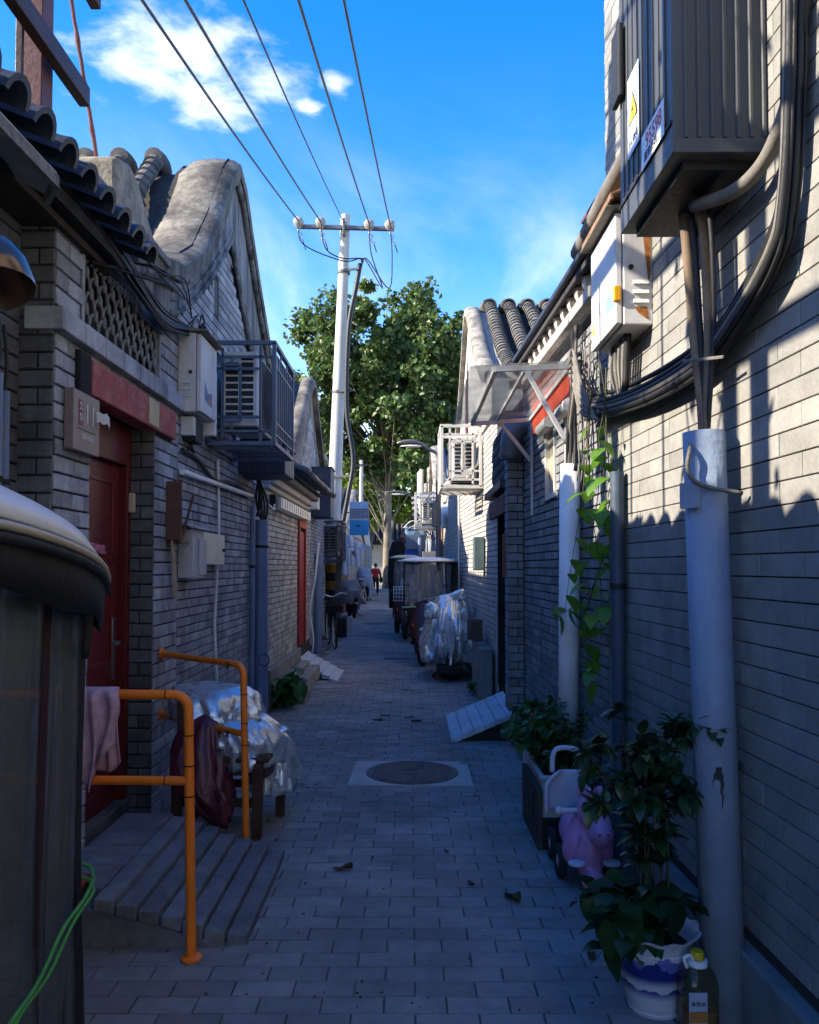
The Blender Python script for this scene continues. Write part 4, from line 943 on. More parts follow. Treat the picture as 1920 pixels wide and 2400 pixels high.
def ramp_left():
    t = thing('ramp', 'dark stone slab ramp with landing in front of the red door', 'ramp', (-1.0, 3.95, 0))
    n = 7; xa, xb = -1.285, -.66; za, zb = .20, .018
    for i in range(n):
        x0 = xa + (xb - xa) * i / n; x1 = xa + (xb - xa) * (i + 1) / n - .007; z0 = za + (zb - za) * i / n; z1 = za + (zb - za) * (i + 1) / n
        ya, yb = 3.38 + .006 * i + rnd.uniform(-.01, .01), 4.50 - .008 * i + rnd.uniform(-.02, .02)
        MB().add([(x0, ya, z0 - .045), (x1, ya, z1 - .04), (x1, yb, z1 - .04), (x0, yb, z0 - .045), (x0, ya, z0), (x1, ya, z1 + .020), (x1, yb, z1 + .020), (x0, yb, z0)],
                 [(0, 3, 2, 1), (4, 5, 6, 7), (0, 1, 5, 4), (1, 2, 6, 5), (2, 3, 7, 6), (3, 0, 4, 7)]).build('slab', m_slab, t, bevel=.006)
    for i in range(4):
        MB().bb(-1.56, xa - .006, 3.50 + i * .262, 3.757 + i * .262, .13, .202).build('landing_slab', m_slab, t, bevel=.006)
    MB().prism([(-1.56, 3.40, -.01), (-1.56, 3.40, .132), (xa, 3.40, .15), (xb - .04, 3.40, -.01)], (0, 1.08, 0)).build('rubble_base', m_slab, t)
ramp_left()
def drape(name, m, parent, rings, n=72, fold=.05, nf=9, seed=1, crumple=.02, cap=True, top_pt=None):
    """cloth hanging over something: closed rings from the top down, with folds that deepen downwards"""
    vs = []; k = len(rings)
    for i, (c, rx, ry, rot) in enumerate(rings):
        w = i / (k - 1); c = V(c)
        for j in range(n):
            a = 2 * math.pi * j / n
            q = noise.noise((math.cos(a) * 1.3 * nf / 3 + seed, math.sin(a) * 1.3 * nf / 3, w * 1.2 + seed)); q2 = abs(noise.noise((math.cos(a) * nf * .9, math.sin(a) * nf * .9 + seed, w * 2.2)))
            f = 1 + fold * (.25 + w) * (q * 1.6 - q2 * 2.2 + .4)
            e = V((math.cos(a) * rx * f, math.sin(a) * ry * f, 0)); e.rotate(Euler((0, 0, rot)))
            p = c + e; p += V((noise.noise(p * 6 + V((seed, 0, 0))), noise.noise(p * 6 + V((0, seed, 5))), noise.noise(p * 5 + V((3, 0, seed))))) * crumple * (.5 + w)
            vs.append(p)
    fs = [(i * n + (j + 1) % n, i * n + j, (i + 1) * n + j, (i + 1) * n + (j + 1) % n) for i in range(k - 1) for j in range(n)]
    vs.append(V(rings[0][0]) + V((0, 0, .01))); fs += [(len(vs) - 1, j, (j + 1) % n) for j in range(n)]
    b = MB(); b.v = [tuple(p) for p in vs]; b.f = fs
    return b.build(name, m, parent, smooth=38, solid=.004)
def interp_rings(keys, n):
    out = []
    for i in range(n):
        t = i / (n - 1) * (len(keys) - 1); a = min(int(t), len(keys) - 2); w = t - a; A, B = keys[a], keys[a + 1]; s = w
        out.append((V(A[0]).lerp(V(B[0]), s), A[1] + (B[1] - A[1]) * s, A[2] + (B[2] - A[2]) * s, A[3] + (B[3] - A[3]) * s))
    return out
def covered_chair():
    t = thing('wooden_chair', 'dark wooden chair heaped with bundles beside the far orange handrail', 'chair', (-1.1, 5.0, 0))
    for (x, y, h) in ((-.865, 4.73, .43), (-.80, 5.16, .43), (-1.33, 4.75, .43), (-1.31, 5.18, .82)):
        MB().prism([(x - .03, y - .025, 0), (x + .022, y - .025, 0), (x + .03, y - .03, h), (x - .03, y - .03, h)], (0, .052, 0)).build('leg', m_wood, t, bevel=.005)
    MB().bb(-1.35, -.80, 4.71, 5.2, .43, .465).build('seat', m_wood, t, bevel=.01)
    for (a, b) in (((-.84, 4.74, .38), (-1.30, 4.76, .38)), ((-.84, 4.74, .20), (-1.30, 4.76, .20)), ((-.83, 4.76, .36), (-.79, 5.14, .36)), ((-.80, 5.16, .2), (-1.29, 5.18, .2))):
        MB().bar(a, b, .022, .05).build('stretcher', m_wood, t, bevel=.003)
    MB().bb(-1.34, -1.31, 4.76, 5.18, .56, .80).build('backrest', m_wood, t, bevel=.008)
    tp = thing('tarpaulin', 'crumpled silver tarpaulin heaped over the wooden chair', 'tarpaulin', (-1.1, 5.0, .46))
    keys = [((-1.24, 5.06, .84), .05, .05, 0), ((-1.22, 5.05, .825), .22, .13, .1), ((-1.19, 5.04, .77), .28, .19, .1), ((-1.17, 5.03, .70), .29, .22, .1), ((-1.16, 5.02, .63), .28, .23, .1)]
    drape('upper_fold', m_silver, tp, interp_rings(keys, 16), 110, .10, 6, 3, .018)
    keys = [((-1.12, 5.03, .66), .05, .05, 0), ((-1.10, 5.02, .645), .22, .2, .1), ((-1.07, 5.01, .585), .27, .25, .1), ((-1.05, 5.01, .53), .30, .28, .1), ((-1.04, 5.01, .47), .31, .30, .1), ((-1.04, 5.01, .385), .305, .305, .1)]
    drape('lower_fold', m_silver, tp, interp_rings(keys, 22), 120, .09, 6, 9, .016)
    keys = [((-.92, 5.10, .57), .04, .04, 0), ((-.90, 5.11, .555), .14, .16, 0), ((-.87, 5.12, .43), .16, .2, 0), ((-.85, 5.12, .30), .165, .22, 0), ((-.84, 5.12, .20), .16, .22, 0)]
    drape('hanging_corner', m_silver, tp, interp_rings(keys, 16), 80, .10, 5, 5, .015)
    MB().lathe([(.012, -.003), (.022, -.003), (.022, .003), (.012, .003)], (-1.08, 4.70, .50), 14, axis=(0, 1, .2)).build('eyelet', m_chrome, tp, smooth=40)
    keys = [((-1.20, 4.84, .69), .03, .03, 0), ((-1.21, 4.82, .64), .11, .09, 0), ((-1.21, 4.78, .5), .15, .10, 0), ((-1.19, 4.74, .35), .16, .10, 0), ((-1.13, 4.72, .22), .13, .09, 0), ((-1.07, 4.70, .10), .05, .05, 0)]
    o = drape('sack', m_maroon, None, interp_rings(keys, 18), 64, .2, 6, 2, .02); tag(o, 'wrinkled maroon plastic sack hanging beside the silver tarpaulin', 'sack')
covered_chair()
MB().obox((-1.45, 3.47, .12), (.2, .16, .24), (0, 0, .1)).build('crate', m_wood, thing('crate', 'small dark box with a red rag tucked beside the ramp', 'box', (-1.45, 3.47, 0)), bevel=.01)
drape('rag', mat('red rag', (.30, .05, .05), .9, bump=.4), bpy.data.objects['crate'], interp_rings([((-1.44, 3.45, .31), .02, .02, 0), ((-1.43, 3.45, .28), .08, .06, 0), ((-1.42, 3.44, .25), .1, .08, 0)], 6), 24, .2, 5, 4, .02)

# ================================================================ left wall: fittings
def number_plate():
    t = thing('number_plate', 'brown house number plate reading 11 on the gate pier', 'sign', (XL, 3.87, 2.2))
    m = mat('brown anodised plate', (.21, .155, .135), .45, var=.2, scale=7, bump=.05, stain=(.12, .1, .09), samt=.3)
    MB().bb(XL + .002, XL + .045, 3.705, 4.02, 2.085, 2.365).build('plate', m, t, bevel=.004)
    MB().bb(XL + .0455, XL + .047, 3.765, 3.815, 2.205, 2.325).build('street_panel', mat('crimson panel', (.19, .012, .02), .5), t)
    w = mat('white lettering', (.62, .61, .58), .6, var=.15, bump=0)
    text('文', .046, 'lettering', w, t, (XL + .0475, 3.79, 2.293), (0, 1, 0), (0, 0, 1)); text('华', .046, 'lettering', w, t, (XL + .0475, 3.79, 2.24), (0, 1, 0), (0, 0, 1))
    text('11', .14, 'lettering', w, t, (XL + .0462, 3.90, 2.265), (0, 1, 0), (0, 0, 1))
    MB().bb(XL + .0455, XL + .0465, 3.75, 3.97, 2.186, 2.190).build('rule', m_black, t)
    text('邮政编码', .036, 'lettering', w, t, (XL + .0462, 3.87, 2.155), (0, 1, 0), (0, 0, 1)); 
    def tp(u, v): return (XL + .048 + .03 * math.sin(u * 3) + .02 * u, 3.97 + .09 * u + .01 * v, 2.30 - .05 * v - .03 * u * u + .006 * math.sin(u * 20))
    MB().grid(tp, 10, 4).build('tape_end', mat('white tape', (.6, .6, .6), .6, bump=.2), t, smooth=True)
number_plate()
def bell():
    t = thing('door_bell', 'small beige door bell box beside the red door', 'bell', (-1.70, 5.04, 1.95))
    m = mat('yellowed plastic', (.52, .42, .25), .45, var=.12, bump=.03)
    MB().bb(-1.735, -1.685, 5.005, 5.046, 1.88, 2.0).build('case', m, t, bevel=.006); MB().bb(-1.722, -1.715, 5.0, 5.0049, 1.89, 1.99).build('slot', m_cable, t)
bell()
def meter_box(name, label, x0, x1, y0, y1, z0, z1, mk='box'):
    t = thing(name, label, mk, (x0, y0, z0)); s = 1 if x1 > x0 else -1
    MB().bb(x0, x1 - s * .035, y0, y1, z0, z1).build('case', m_white, t, bevel=.006)
    d = MB().bb(x1 - s * .030, x1, y0 + .004, y1 - .004, z0 + .006, z1 - .01).build('door', m_white, t, bevel=.005)
    MB().prism([(x0, y0 - .03, z1 + .004), (x1 + s * .05, y0 - .03, z1 + .004), (x1 + s * .05, y0 - .03, z1 + .012), (x0, y0 - .03, z1 + .035)], (0, y1 - y0 + .06, 0)).build('rain_lid', mat('grimy lid', (.19, .175, .15), .8, var=.3, bump=.2), t, bevel=.003)
    for k in range(3):
        z = z0 + .10 + k * .045
        MB().prism([(x0 + s * .02, y0 - .001, z), (x0 + s * .02, y0 - .012, z), (x0 + s * .02, y0 - .001, z + .022)], (s * abs(x1 - x0) * .42, 0, 0)).build('louvre', m_white, t)
    MB().lathe([(.001, 0), (.012, 0), (.012, .012), (.001, .012)], (x1 - s * .07, y0 - .012, (z0 + z1) / 2), 10, axis=(0, 1, 0)).build('knob', m_cable, t)
    return t, d
mb1, md1 = meter_box('meter_box', 'white steel meter box on the left wall beside the lattice window', XL, -1.415, 5.53, 5.99, 2.60, 3.14)
MB().prism([(-1.4145, 5.64, 2.70), (-1.4145, 5.84, 2.68), (-1.4145, 5.84, 2.78), (-1.4145, 5.72, 2.76), (-1.4145, 5.64, 2.83)], (.001, 0, 0)).build('sticker', mat('faded blue sticker', (.12, .18, .30), .6, bump=0), md1)
MB().prism([(-1.4143, 5.74, 2.70), (-1.4143, 5.80, 2.70), (-1.4143, 5.77, 2.76)], (.0015, 0, 0)).build('warning_mark', mat('faded orange print', (.55, .28, .06), .6, bump=0), md1)
MB().bb(XL, -1.44, 6.04, 6.10, 2.52, 3.0).build('white_strip', m_pvcw, tag(thing('cover_strip', 'narrow white cover strip between the meter box and blue cage', 'panel', (XL, 6.07, 2.5)), 'narrow white cover strip between the meter box and blue cage', 'panel'))
o2 = thing('junction_box', 'small dark grey junction box under the white meter box', 'box', (XL, 5.75, 2.45))
MB().bb(XL, -1.48, 5.66, 5.86, 2.42, 2.57).build('case', m_cable, o2, bevel=.006); MB().bb(XL, -1.479, 5.60, 5.655, 2.45, 2.58).build('lid', m_acw, o2, bevel=.004)

def ac_unit(label, x0, x1, y0, y1, z0, z1, m=None, facing=1):
    """outdoor unit: fan grille towards the alley (x1 side), condenser slots on the end that faces -y"""
    m = m or m_acw; t = thing('air_conditioner', label, 'air conditioner', (x0, y0, z0)); s = 1 if x1 > x0 else -1
    MB().bb(x0, x1, y0, y1, z0, z1).build('casing', m, t, bevel=.012)
    nz = 9; H = (z1 - z0) * .86 / nz; w = abs(x1 - x0)
    for c in range(2):
        for k in range(nz):
            xc = min(x0, x1) + w * (.28 + .44 * c); zc = z0 + (z1 - z0) * .10 + (k + .5) * H
            if c == 0 and k == nz - 1: continue
            MB().obox((xc, y0 - .001, zc), (w * .36, .006, H * .72)).build('side_slot', m_grille, t, bevel=.0025)
    yc = y0 + (y1 - y0) * .60; zc = (z0 + z1) / 2; rr = min((z1 - z0) * .44, (y1 - y0) * .38)
    MB().bb(x1, x1 + s * .006, yc - rr * 1.05, yc + rr * 1.05, zc - rr * 1.05, zc + rr * 1.05).build('fan_opening', m_grille, t)
    g = MB()
    for k in range(1, 8): g.tube([(x1 + s * .014, yc + rr * k / 8 * math.cos(a), zc + rr * k / 8 * math.sin(a)) for a in [2 * math.pi * j / 28 for j in range(29)]], .003, 4, cap=False)
    for k in range(12): a = math.pi * k / 12; g.tube([(x1 + s * .014, yc - rr * math.cos(a), zc - rr * math.sin(a)), (x1 + s * .014, yc + rr * math.cos(a), zc + rr * math.sin(a))], .003, 4)
    g.build('fan_grille', mat('grey wire grille', (.10, .10, .105), .6, metal=.3), t)
    f = MB()
    for yy in (y0 + .1, y1 - .15): f.bb(min(x0, x1), max(x0, x1), yy, yy + .05, z0 - .035, z0 - .001)
    f.build('feet', m_cable, t)
    return t
def cage(label, x0, x1, y0, y1, z0, z1, m, b=.022, plan='lattice', nslat=9, group=None):
    """lattice guard box round an outdoor unit, hung on the wall at x0"""
    t = thing('guard_cage', label, 'cage', (x0, y0, z0), 0, group); s = 1 if x1 > x0 else -1
    def br(a, c, nm='frame_bar', w=b): MB().bar(a, c, w, w).build(nm, m, t, bevel=.002)
    for y in (y0, y1):
        for x in (x0 + s * b, x1): br((x, y, z0), (x, y, z1), w=b * 1.5)
        for z in (z0, z1): br((x0, y, z), (x1 + s * b * .7, y, z), w=b * 1.5)
    for x in (x0 + s * b, x1):
        for z in (z0, z1): br((x, y0, z), (x, y1, z), w=b * 1.5)
    # Chinese step lattice on the end face
    W = x1 - x0; Hh = z1 - z0; y = y0
    for fx, a, c in ((.24, .05, .95), (.80, 0, 1)): br((x0 + W * fx, y, z0 + Hh * a), (x0 + W * fx, y, z0 + Hh * c), 'lattice_bar')
    for fz, a, c in ((.86, .02, 1), (.74, .02, .8), (.26, .02, .82), (.12, .02, 1)): br((x0 + W * a, y, z0 + Hh * fz), (x0 + W * c, y, z0 + Hh * fz), 'lattice_bar')
    br((x0 + W * .50, y, z0 + Hh * .22), (x0 + W * .50, y, z0 + Hh * .78), 'lattice_bar'); br((x0 + W * .38, y, z0 + Hh * .78), (x0 + W * .38, y, z0 + Hh * .86), 'lattice_bar'); br((x0 + W * .38, y, z0 + Hh * .12), (x0 + W * .38, y, z0 + Hh * .22), 'lattice_bar')
    br((x0 + W * .24, y, z0 + Hh * .78), (x0 + W * .5, y, z0 + Hh * .78), 'lattice_bar'); br((x0 + W * .24, y, z0 + Hh * .22), (x0 + W * .5, y, z0 + Hh * .22), 'lattice_bar')
    # alley face
    D = y1 - y0
    for k in range(1, nslat): br((x1, y0 + D * k / nslat, z0 + (Hh * .1 if k % 3 else 0)), (x1, y0 + D * k / nslat, z1 - (Hh * .1 if k % 3 else 0)), 'lattice_bar', b * .7)
    for fz in (.10, .22, .78, .90): br((x1, y0, z0 + Hh * fz), (x1, y1, z0 + Hh * fz), 'lattice_bar', b * .7)
    for k in range(4): br((x0, y0 + D * (.1 + .26 * k), z0 + b), (x1, y0 + D * (.1 + .26 * k), z0 + b), 'floor_bar')
    for y in (y0 + .12, y1 - .12): br((x0, y, z0 - .02), (x1 - s * .05, y, z0 - .02), 'bracket', b * 1.4)
    return t
cage('slate blue lattice guard cage on the left wall below the tall gable', XL, -1.045, 6.30, 7.26, 2.50, 3.28, m_blue, .021)
ac_unit('aged white air conditioner inside the slate blue cage', -1.46, -1.19, 6.36, 7.16, 2.645, 3.23)
def sw_box(name, label, x0, x1, y0, y1, z0, z1, m, ribs=7):
    t = thing(name, label, 'box', (x0, y0, z0)); s = 1 if x1 > x0 else -1
    MB().bb(x0, x1, y0, y1, z0, z1).build('casing', m, t, bevel=.012)
    for k in range(ribs):
        xx = x0 + (x1 - x0) * (k + .5) / ribs; MB().bb(xx - .006, xx + .006, y0 - .007, y0 - .0005, z0 + .03, z1 - .03).build('rib', m, t)
    MB().bb(x0, x1 + s * .02, y0 - .02, y1 + .02, z1 + .001, z1 + .02).build('lid', m, t, bevel=.005)
    return t
sw_box('switch_box', 'navy steel switch box below the far end of the blue cage', XL, -1.14, 7.5, 8.1, 2.40, 2.66, m_navy)
# --- pipes and conduits on the left wall
def pipe(name, label, pts, r, m, n=14, clips=(), group=None, cat='pipe'):
    t = thing(name, label, cat, pts[0], 0, group)
    MB().tube(pts, r, n).build('tube', m, t, smooth=40)
    for z in clips:
        a = V(pts[0]); b = V(pts[-1]); q = (z - a.z) / (b.z - a.z); c = a.lerp(b, q)
        MB().lathe([(r + .001, -.014), (r + .006, -.014), (r + .006, .014), (r + .001, .014)], c, n, axis=b - a).build('clamp', m_cable, t, smooth=40)
    return t
t = pipe('cable_duct', 'thick blue grey duct standing by the left wall with cables at its top', [(-1.49, 8.28, 0), (-1.495, 8.28, 2.02)], .07, m_pvc, 20, (1.75,))
for k in range(3): MB().tube(spline([(-1.50 + .02 * k, 8.28, 1.98), (-1.50 + .03 * k, 8.3, 2.2), (-1.53 + .02 * k, 8.2 - .1 * k, 2.45)], 5), .012, 6).build('cable', m_cable, t, smooth=True)
MB().tube([(-1.45 + .05 * math.cos(a), 8.215, .62 + .06 * math.sin(a)) for a in [6.28 * k / 14 for k in range(15)]], .006, 5).build('wire_coil', m_cable, t, smooth=True)
pipe('down_pipe', 'thin blue grey pipe standing behind the thick duct', [(-1.53, 8.0, 0), (-1.53, 8.0, 2.12)], .027, m_pvc, 14, (1.55,))
pipe('drain_pipe', 'pale horizontal pipe running along the left brick wall', [(-1.535, 5.53, 2.19), (-1.535, 7.95, 2.235)], .021, m_pvcw, 12)
pipe('conduit', 'thin white conduit running down the left wall behind the open mailbox', [(-1.55, 6.62, 2.42), (-1.55, 6.68, 1.9), (-1.55, 6.55, 1.1), (-1.55, 6.72, .25)], .011, m_pvcw, 8)
pipe('conduit', 'grey conduit sagging along the left wall under the meter box', spline([(-1.555, 5.6, 2.35), (-1.55, 6.0, 2.33), (-1.55, 6.5, 2.24), (-1.55, 7.2, 2.28), (-1.55, 8.0, 2.26)], 5), .014, m_cable, 8)
# mailboxes
def mailbox():
    t = thing('mailbox', 'dented white mailbox with pitched lid on the left wall', 'mailbox', (XL, 5.6, 1.5))
    m = mat('chalky grey white enamel', (.42, .42, .42), .6, var=.15, scale=5, bump=.06, stain=(.22, .2, .18), samt=.4)
    MB().bb(XL, -1.465, 5.56, 5.86, 1.47, 1.80).build('case', m, t, bevel=.006)
    MB().bb(-1.464, -1.456, 5.70, 5.90, 1.49, 1.74).build('flap', m, t, bevel=.003)
    MB().prism([(XL, 5.53, 1.845), (XL, 5.53, 1.855), (-1.43, 5.53, 1.815), (-1.43, 5.53, 1.805)], (0, .38, 0)).build('lid', m, t, bevel=.002)
    t2 = thing('cabinet_door', 'pale cream meter cabinet with its flat door beside the mailbox', 'cabinet', (XL, 6.2, 1.6))
    c = mat('cream enamel', (.55, .55, .42), .45, var=.1, bump=.03)
    MB().bb(XL, -1.50, 5.95, 6.62, 1.56, 1.80).build('case', c, t2, bevel=.004); MB().bb(-1.4995, -1.49, 5.955, 6.615, 1.565, 1.795).build('door', c, t2, bevel=.004)
    MB().lathe([(.001, 0), (.012, 0), (.012, .02), (.001, .02)], (-1.49, 6.55, 1.68), 10, axis=(1, 0, 0)).build('lock', m_cable, t2)
mailbox()
def board(name, label, pts, vec, m, cat='board'):
    o = MB().prism(pts, vec).build(name, m, bevel=.004); tag(o, label, cat); return o
def letter_rack():
    t = thing('letter_rack', 'broken dark brown wooden letter box on the left pier', 'box', (XL, 5.35, 1.9))
    MB().bb(XL, -1.47, 5.28, 5.31, 1.72, 2.10).build('side_board', m_wood2, t, bevel=.003); MB().bb(XL, XL + .015, 5.312, 5.52, 1.72, 2.09).build('back_board', m_wood2, t, bevel=.003)
    MB().obox((-1.475, 5.44, 1.87), (.014, .17, .3), (0, .25, .3)).build('front_board', m_wood2, t, bevel=.003); MB().bb(XL, -1.48, 5.311, 5.5, 1.70, 1.718).build('base_board', m_wood2, t)
letter_rack()
board('wooden_lath', 'pale wooden lath hanging from the broken letter box', [(-1.545, 5.30, 1.72), (-1.545, 5.34, 1.72), (-1.545, 5.42, 1.34), (-1.545, 5.375, 1.34)], (.018, 0, 0), mat('bare pale wood', (.38, .30, .20), .8, var=.2, scale=20, bump=.3), 'lath')
# wires slung under the tiled eave and across the lattice
def wire_bundle():
    t = thing('wire_bundle', 'tangle of dark cables slung across the lattice window to the meter box', 'cables', (XL, 4.5, 3.1)); rr = random.Random(3)
    for k in range(13):
        o = rr.uniform(-.06, .06); z = rr.uniform(-.05, .05)
        pts = [V((-1.53 + rr.uniform(-.01, .05), 3.45 - rr.random() * .3, 3.26 + z)), V((-1.50 + o * .4, 4.2, 3.18 + z * 1.2 - rr.random() * .06)), V((-1.50 + o * .4, 4.9, 3.08 + z - rr.random() * .08)), V((-1.51 + o * .3, 5.45, 3.14 + z * .8)), V((-1.52, 5.72 + o, 3.20 + z * .4))]
        MB().tube(spline(pts, 6), rr.choice((.005, .007, .010)), 5).build('cable', m_cable, t, smooth=True)
    for k in range(7):
        a = V((-1.50, 5.6 + rr.uniform(-.1, .2), 3.2)); MB().tube(spline([a, a + V((.03, rr.uniform(-.1, .2), rr.uniform(.05, .15))), a + V((.0, rr.uniform(0, .4), rr.uniform(-.02, .1)))], 5), .006, 5).build('cable_end', mat('blue grey cable', (.08, .11, .17), .5, bump=0) if k % 2 else m_cable, t, smooth=True)
    for k in range(4):
        a = V((-1.50, 4.6 + .1 * k, 3.3)); MB().tube(spline([a, a + V((.05, .35, -.05 + .05 * k)), V((-1.5, 5.6, 3.35 - .03 * k))], 6), .005, 5).build('cable', m_cable, t, smooth=True)
wire_bundle()
for k, (y, lb) in enumerate(((5.72, 'black cable dropping from the meter box to the conduit'), (8.3, 'black cable bunch hanging from the navy switch box to the duct'))):
    t = thing('cable', lb, 'cable', (-1.54, y, 2.4))
    for j in range(3): MB().tube(spline([(-1.53, y + .03 * j, 2.62 if k == 0 else 2.42), (-1.545 + .02 * j, y - .05 + .06 * j, 2.5 if k == 0 else 2.25), (-1.54, y + .12 - .08 * j, 2.36 if k == 0 else 2.06)], 6), .012 if k else .009, 6).build('strand', m_cable, t, smooth=True)

# ================================================================ left ground: stones, plant
def stones():
    t = thing('stone_step', 'two worn stone blocks forming a step below the narrow red door', 'step', (-1.4, 10.4, 0))
    MB().bb(-1.54, -1.235, 9.95, 11.4, 0, .20).build('block', m_stone, t, bevel=.02, seg=3); MB().bb(-1.50, -1.38, 9.9, 11.42, .202, .26).build('block', m_stone, t, bevel=.02, seg=3)
    o = MB().prism([(-1.45, 9.35, 0), (-1.18, 9.30, 0), (-1.16, 9.62, 0), (-1.30, 9.80, 0), (-1.5, 9.7, 0)], (0.02, 0.03, .15)).build('stone_block', m_stone, bevel=.03, seg=3); tag(o, 'loose rough stone lying in front of the stone step', 'stone')
    t = thing('ramp', 'small white ribbed plate ramp beside the stone step', 'ramp', (-1.5, 12.6, 0)); m = mat('whitish ribbed plate', (.48, .49, .52), .6, var=.1, isl=.05)
    for k in range(6):
        x0 = -1.66 + .115 * k; MB().prism([(x0, 11.75 - .12 * k, .26 - .043 * k), (x0 + .11, 11.74 - .12 * k, .223 - .043 * k), (x0 + .11, 11.74 - .12 * k, .19 - .043 * k), (x0, 11.75 - .12 * k, .19 - .043 * k)], (0, 1.15, 0)).build('plate', m, t, bevel=.004)
stones()
def leaf_shape(rr, p, d, up, l, w, mb, fold=.15, droop=.2):
    d = d.normalized(); s = d.cross(up)
    if s.length < .01: s = V((1, 0, 0))
    s.normalize(); n = s.cross(d).normalized(); prof = ((0, .04), (.18, .75), (.42, 1), (.7, .72), (.88, .35), (1, .02)); o = []
    for (a, b) in prof:
        c = p + d * (l * a) - n * (droop * l * a * a) - V((0, 0, .25 * droop * l * a * a)); o += [c - s * (w * b) + n * (fold * w * b), c, c + s * (w * b) + n * (fold * w * b)]
    mb.add(o, [(i * 3 + j, i * 3 + j + 1, (i + 1) * 3 + j + 1, (i + 1) * 3 + j) for i in range(5) for j in range(2)])
def plant(root, stems, m_leaf, m_stem, seed, lmin, lmax, ratio=.32, per=8, spread=1., each=0, droop=.25, whorl=False):
    """leafy stems: every stem a polyline in world space; the largest leaves are pieces of their own"""
    rr = random.Random(seed); st = MB(); rest = MB(); big = 0
    for pts, r in stems:
        sp = spline(pts, 5); k = len(sp); st.tube(sp, [r * (1 - .7 * i / (k - 1)) for i in range(k)], 5)
        for q in range(per):
            f = .25 + .75 * (q + rr.random() * .6) / per if not whorl else (.55 + .45 * (q // 5) / max(1, per // 5))
            p = sp[min(k - 1, int(f * (k - 1)))]; t = (sp[min(k - 1, int(f * (k - 1)) + 1)] - sp[max(0, int(f * (k - 1)) - 1)]).normalized()
            a = rr.uniform(0, 6.28) if not whorl else (q % 5) * 1.256 + rr.uniform(-.25, .25)
            side = Matrix.Rotation(a, 3, t) @ t.orthogonal().normalized(); d = (side * spread + t * rr.uniform(.0, .7) + V((0, 0, rr.uniform(-.25, .3)))).normalized(); l = rr.uniform(lmin, lmax)
            if each and big < each:
                b = MB(); leaf_shape(rr, p, d, V((0, 0, 1)), l, l * ratio, b, droop=droop); b.build('leaf', m_leaf, root, smooth=True); big += 1
            else: leaf_shape(rr, p, d, V((0, 0, 1)), l, l * ratio, rest, droop=droop)
    st.build('stems', m_stem, root, smooth=True)
    if rest.f: rest.build('foliage', m_leaf, root, smooth=True, kind='stuff')
m_stemg = mat('green brown stem', (.06, .06, .025), .7, bump=.1)
m_lgreen = leafmat('fresh green leaves', (.055, .15, .028), .35, .02, .35)
m_ldark = leafmat('dark glossy leaves', (.022, .062, .022), .2, .02, .45, .32)
m_lmid = leafmat('mid green leaves', (.035, .10, .022), .3, .025, .4)
def weeds():
    rr = random.Random(6); t = thing('leafy_weed', 'leafy green weed growing at the wall foot beside the stone step', 'plant', (-1.42, 9.2, 0))
    plant(t, [([(-1.47, 9.1, .0), (-1.42 + rr.uniform(-.1, .15), 9.05 + rr.uniform(-.15, .15), .2), (-1.36 + rr.uniform(-.2, .22), 9.0 + rr.uniform(-.3, .3), .25 + rr.random() * .25)], .008) for _ in range(9)], m_lgreen, m_stemg, 6, .12, .22, .42, 6, each=30, droop=.4)
    t = thing('leafy_weed', 'tiny weed at the right wall foot beside the covered scooter', 'plant', (.80, 10.0, 0))
    plant(t, [([(.83, 10.0, 0), (.80 + rr.uniform(-.06, .06), 9.95, .08), (.78 + rr.uniform(-.1, .1), 9.9 + rr.uniform(-.1, .1), .12)], .004) for _ in range(6)], m_lgreen, m_stemg, 7, .06, .1, .4, 5)
weeds()

# ================================================================ left, middle distance
def light_bar():
    t = thing('tube_light', 'long white strip light under the tiled cornice on the left', 'light', (-1.5, 10.6, 2.3))
    MB().bb(XL - .002, -1.46, 9.35, 12.1, 2.22, 2.34).build('housing', m_pvcw, t, bevel=.006)
    for k in range(14): MB().bb(-1.459, -1.4565, 9.42 + k * .19, 9.44 + k * .19, 2.235, 2.325).build('fin', m_cable, t)
    MB().bb(XL - .002, -1.50, 9.2, 9.34, 2.22, 2.36).build('driver_box', m_cable, t, bevel=.004)
    MB().tube(spline([(-1.52, 9.22, 2.25), (-1.5, 9.05, 2.18), (-1.53, 8.95, 2.22)], 5), .012, 6).build('cable', m_pvcw, t, smooth=True)
light_bar()
sw_box('switch_box', 'tall dark blue switch box on the wall by the utility pole', -1.8, -1.44, 15.0, 15.7, 2.45, 3.36, m_navy)
meter_box('meter_box', 'white meter box in front of the tall dark blue switch box', -1.8, -1.60, 14.2, 14.6, 2.55, 3.12)
sb = thing('down_pipe', 'pale blue down pipe standing right of the narrow red door', 'pipe', (-1.70, 13.35, 0))
MB().tube([(-1.72, 13.2, .55), (-1.72, 13.2, 2.3)], .045, 12).build('tube', m_pvc, sb, smooth=40); MB().prism([(-1.80, 13.02, 0), (-1.62, 13.02, 0), (-1.62, 13.02, .50), (-1.66, 13.02, .57), (-1.76, 13.02, .57), (-1.80, 13.02, .50)], (0, .3, 0)).build('boot', m_conc, sb, bevel=.02)
sb = thing('cable_duct', 'pale grey duct with a white cable beside the bicycle', 'pipe', (-1.66, 14.4, 0))
MB().tube([(-1.62, 14.6, 0), (-1.62, 14.6, 1.78)], .075, 16).build('tube', m_pvc, sb, smooth=40)
MB().tube(spline([(-1.64, 14.5, 1.75), (-1.60, 14.45, 1.95), (-1.66, 14.4, 1.3), (-1.74, 14.4, .8), (-1.68, 14.4, .3), (-1.70, 14.4, .05)], 6), .018, 8).build('cable', m_pvcw, sb, smooth=True)
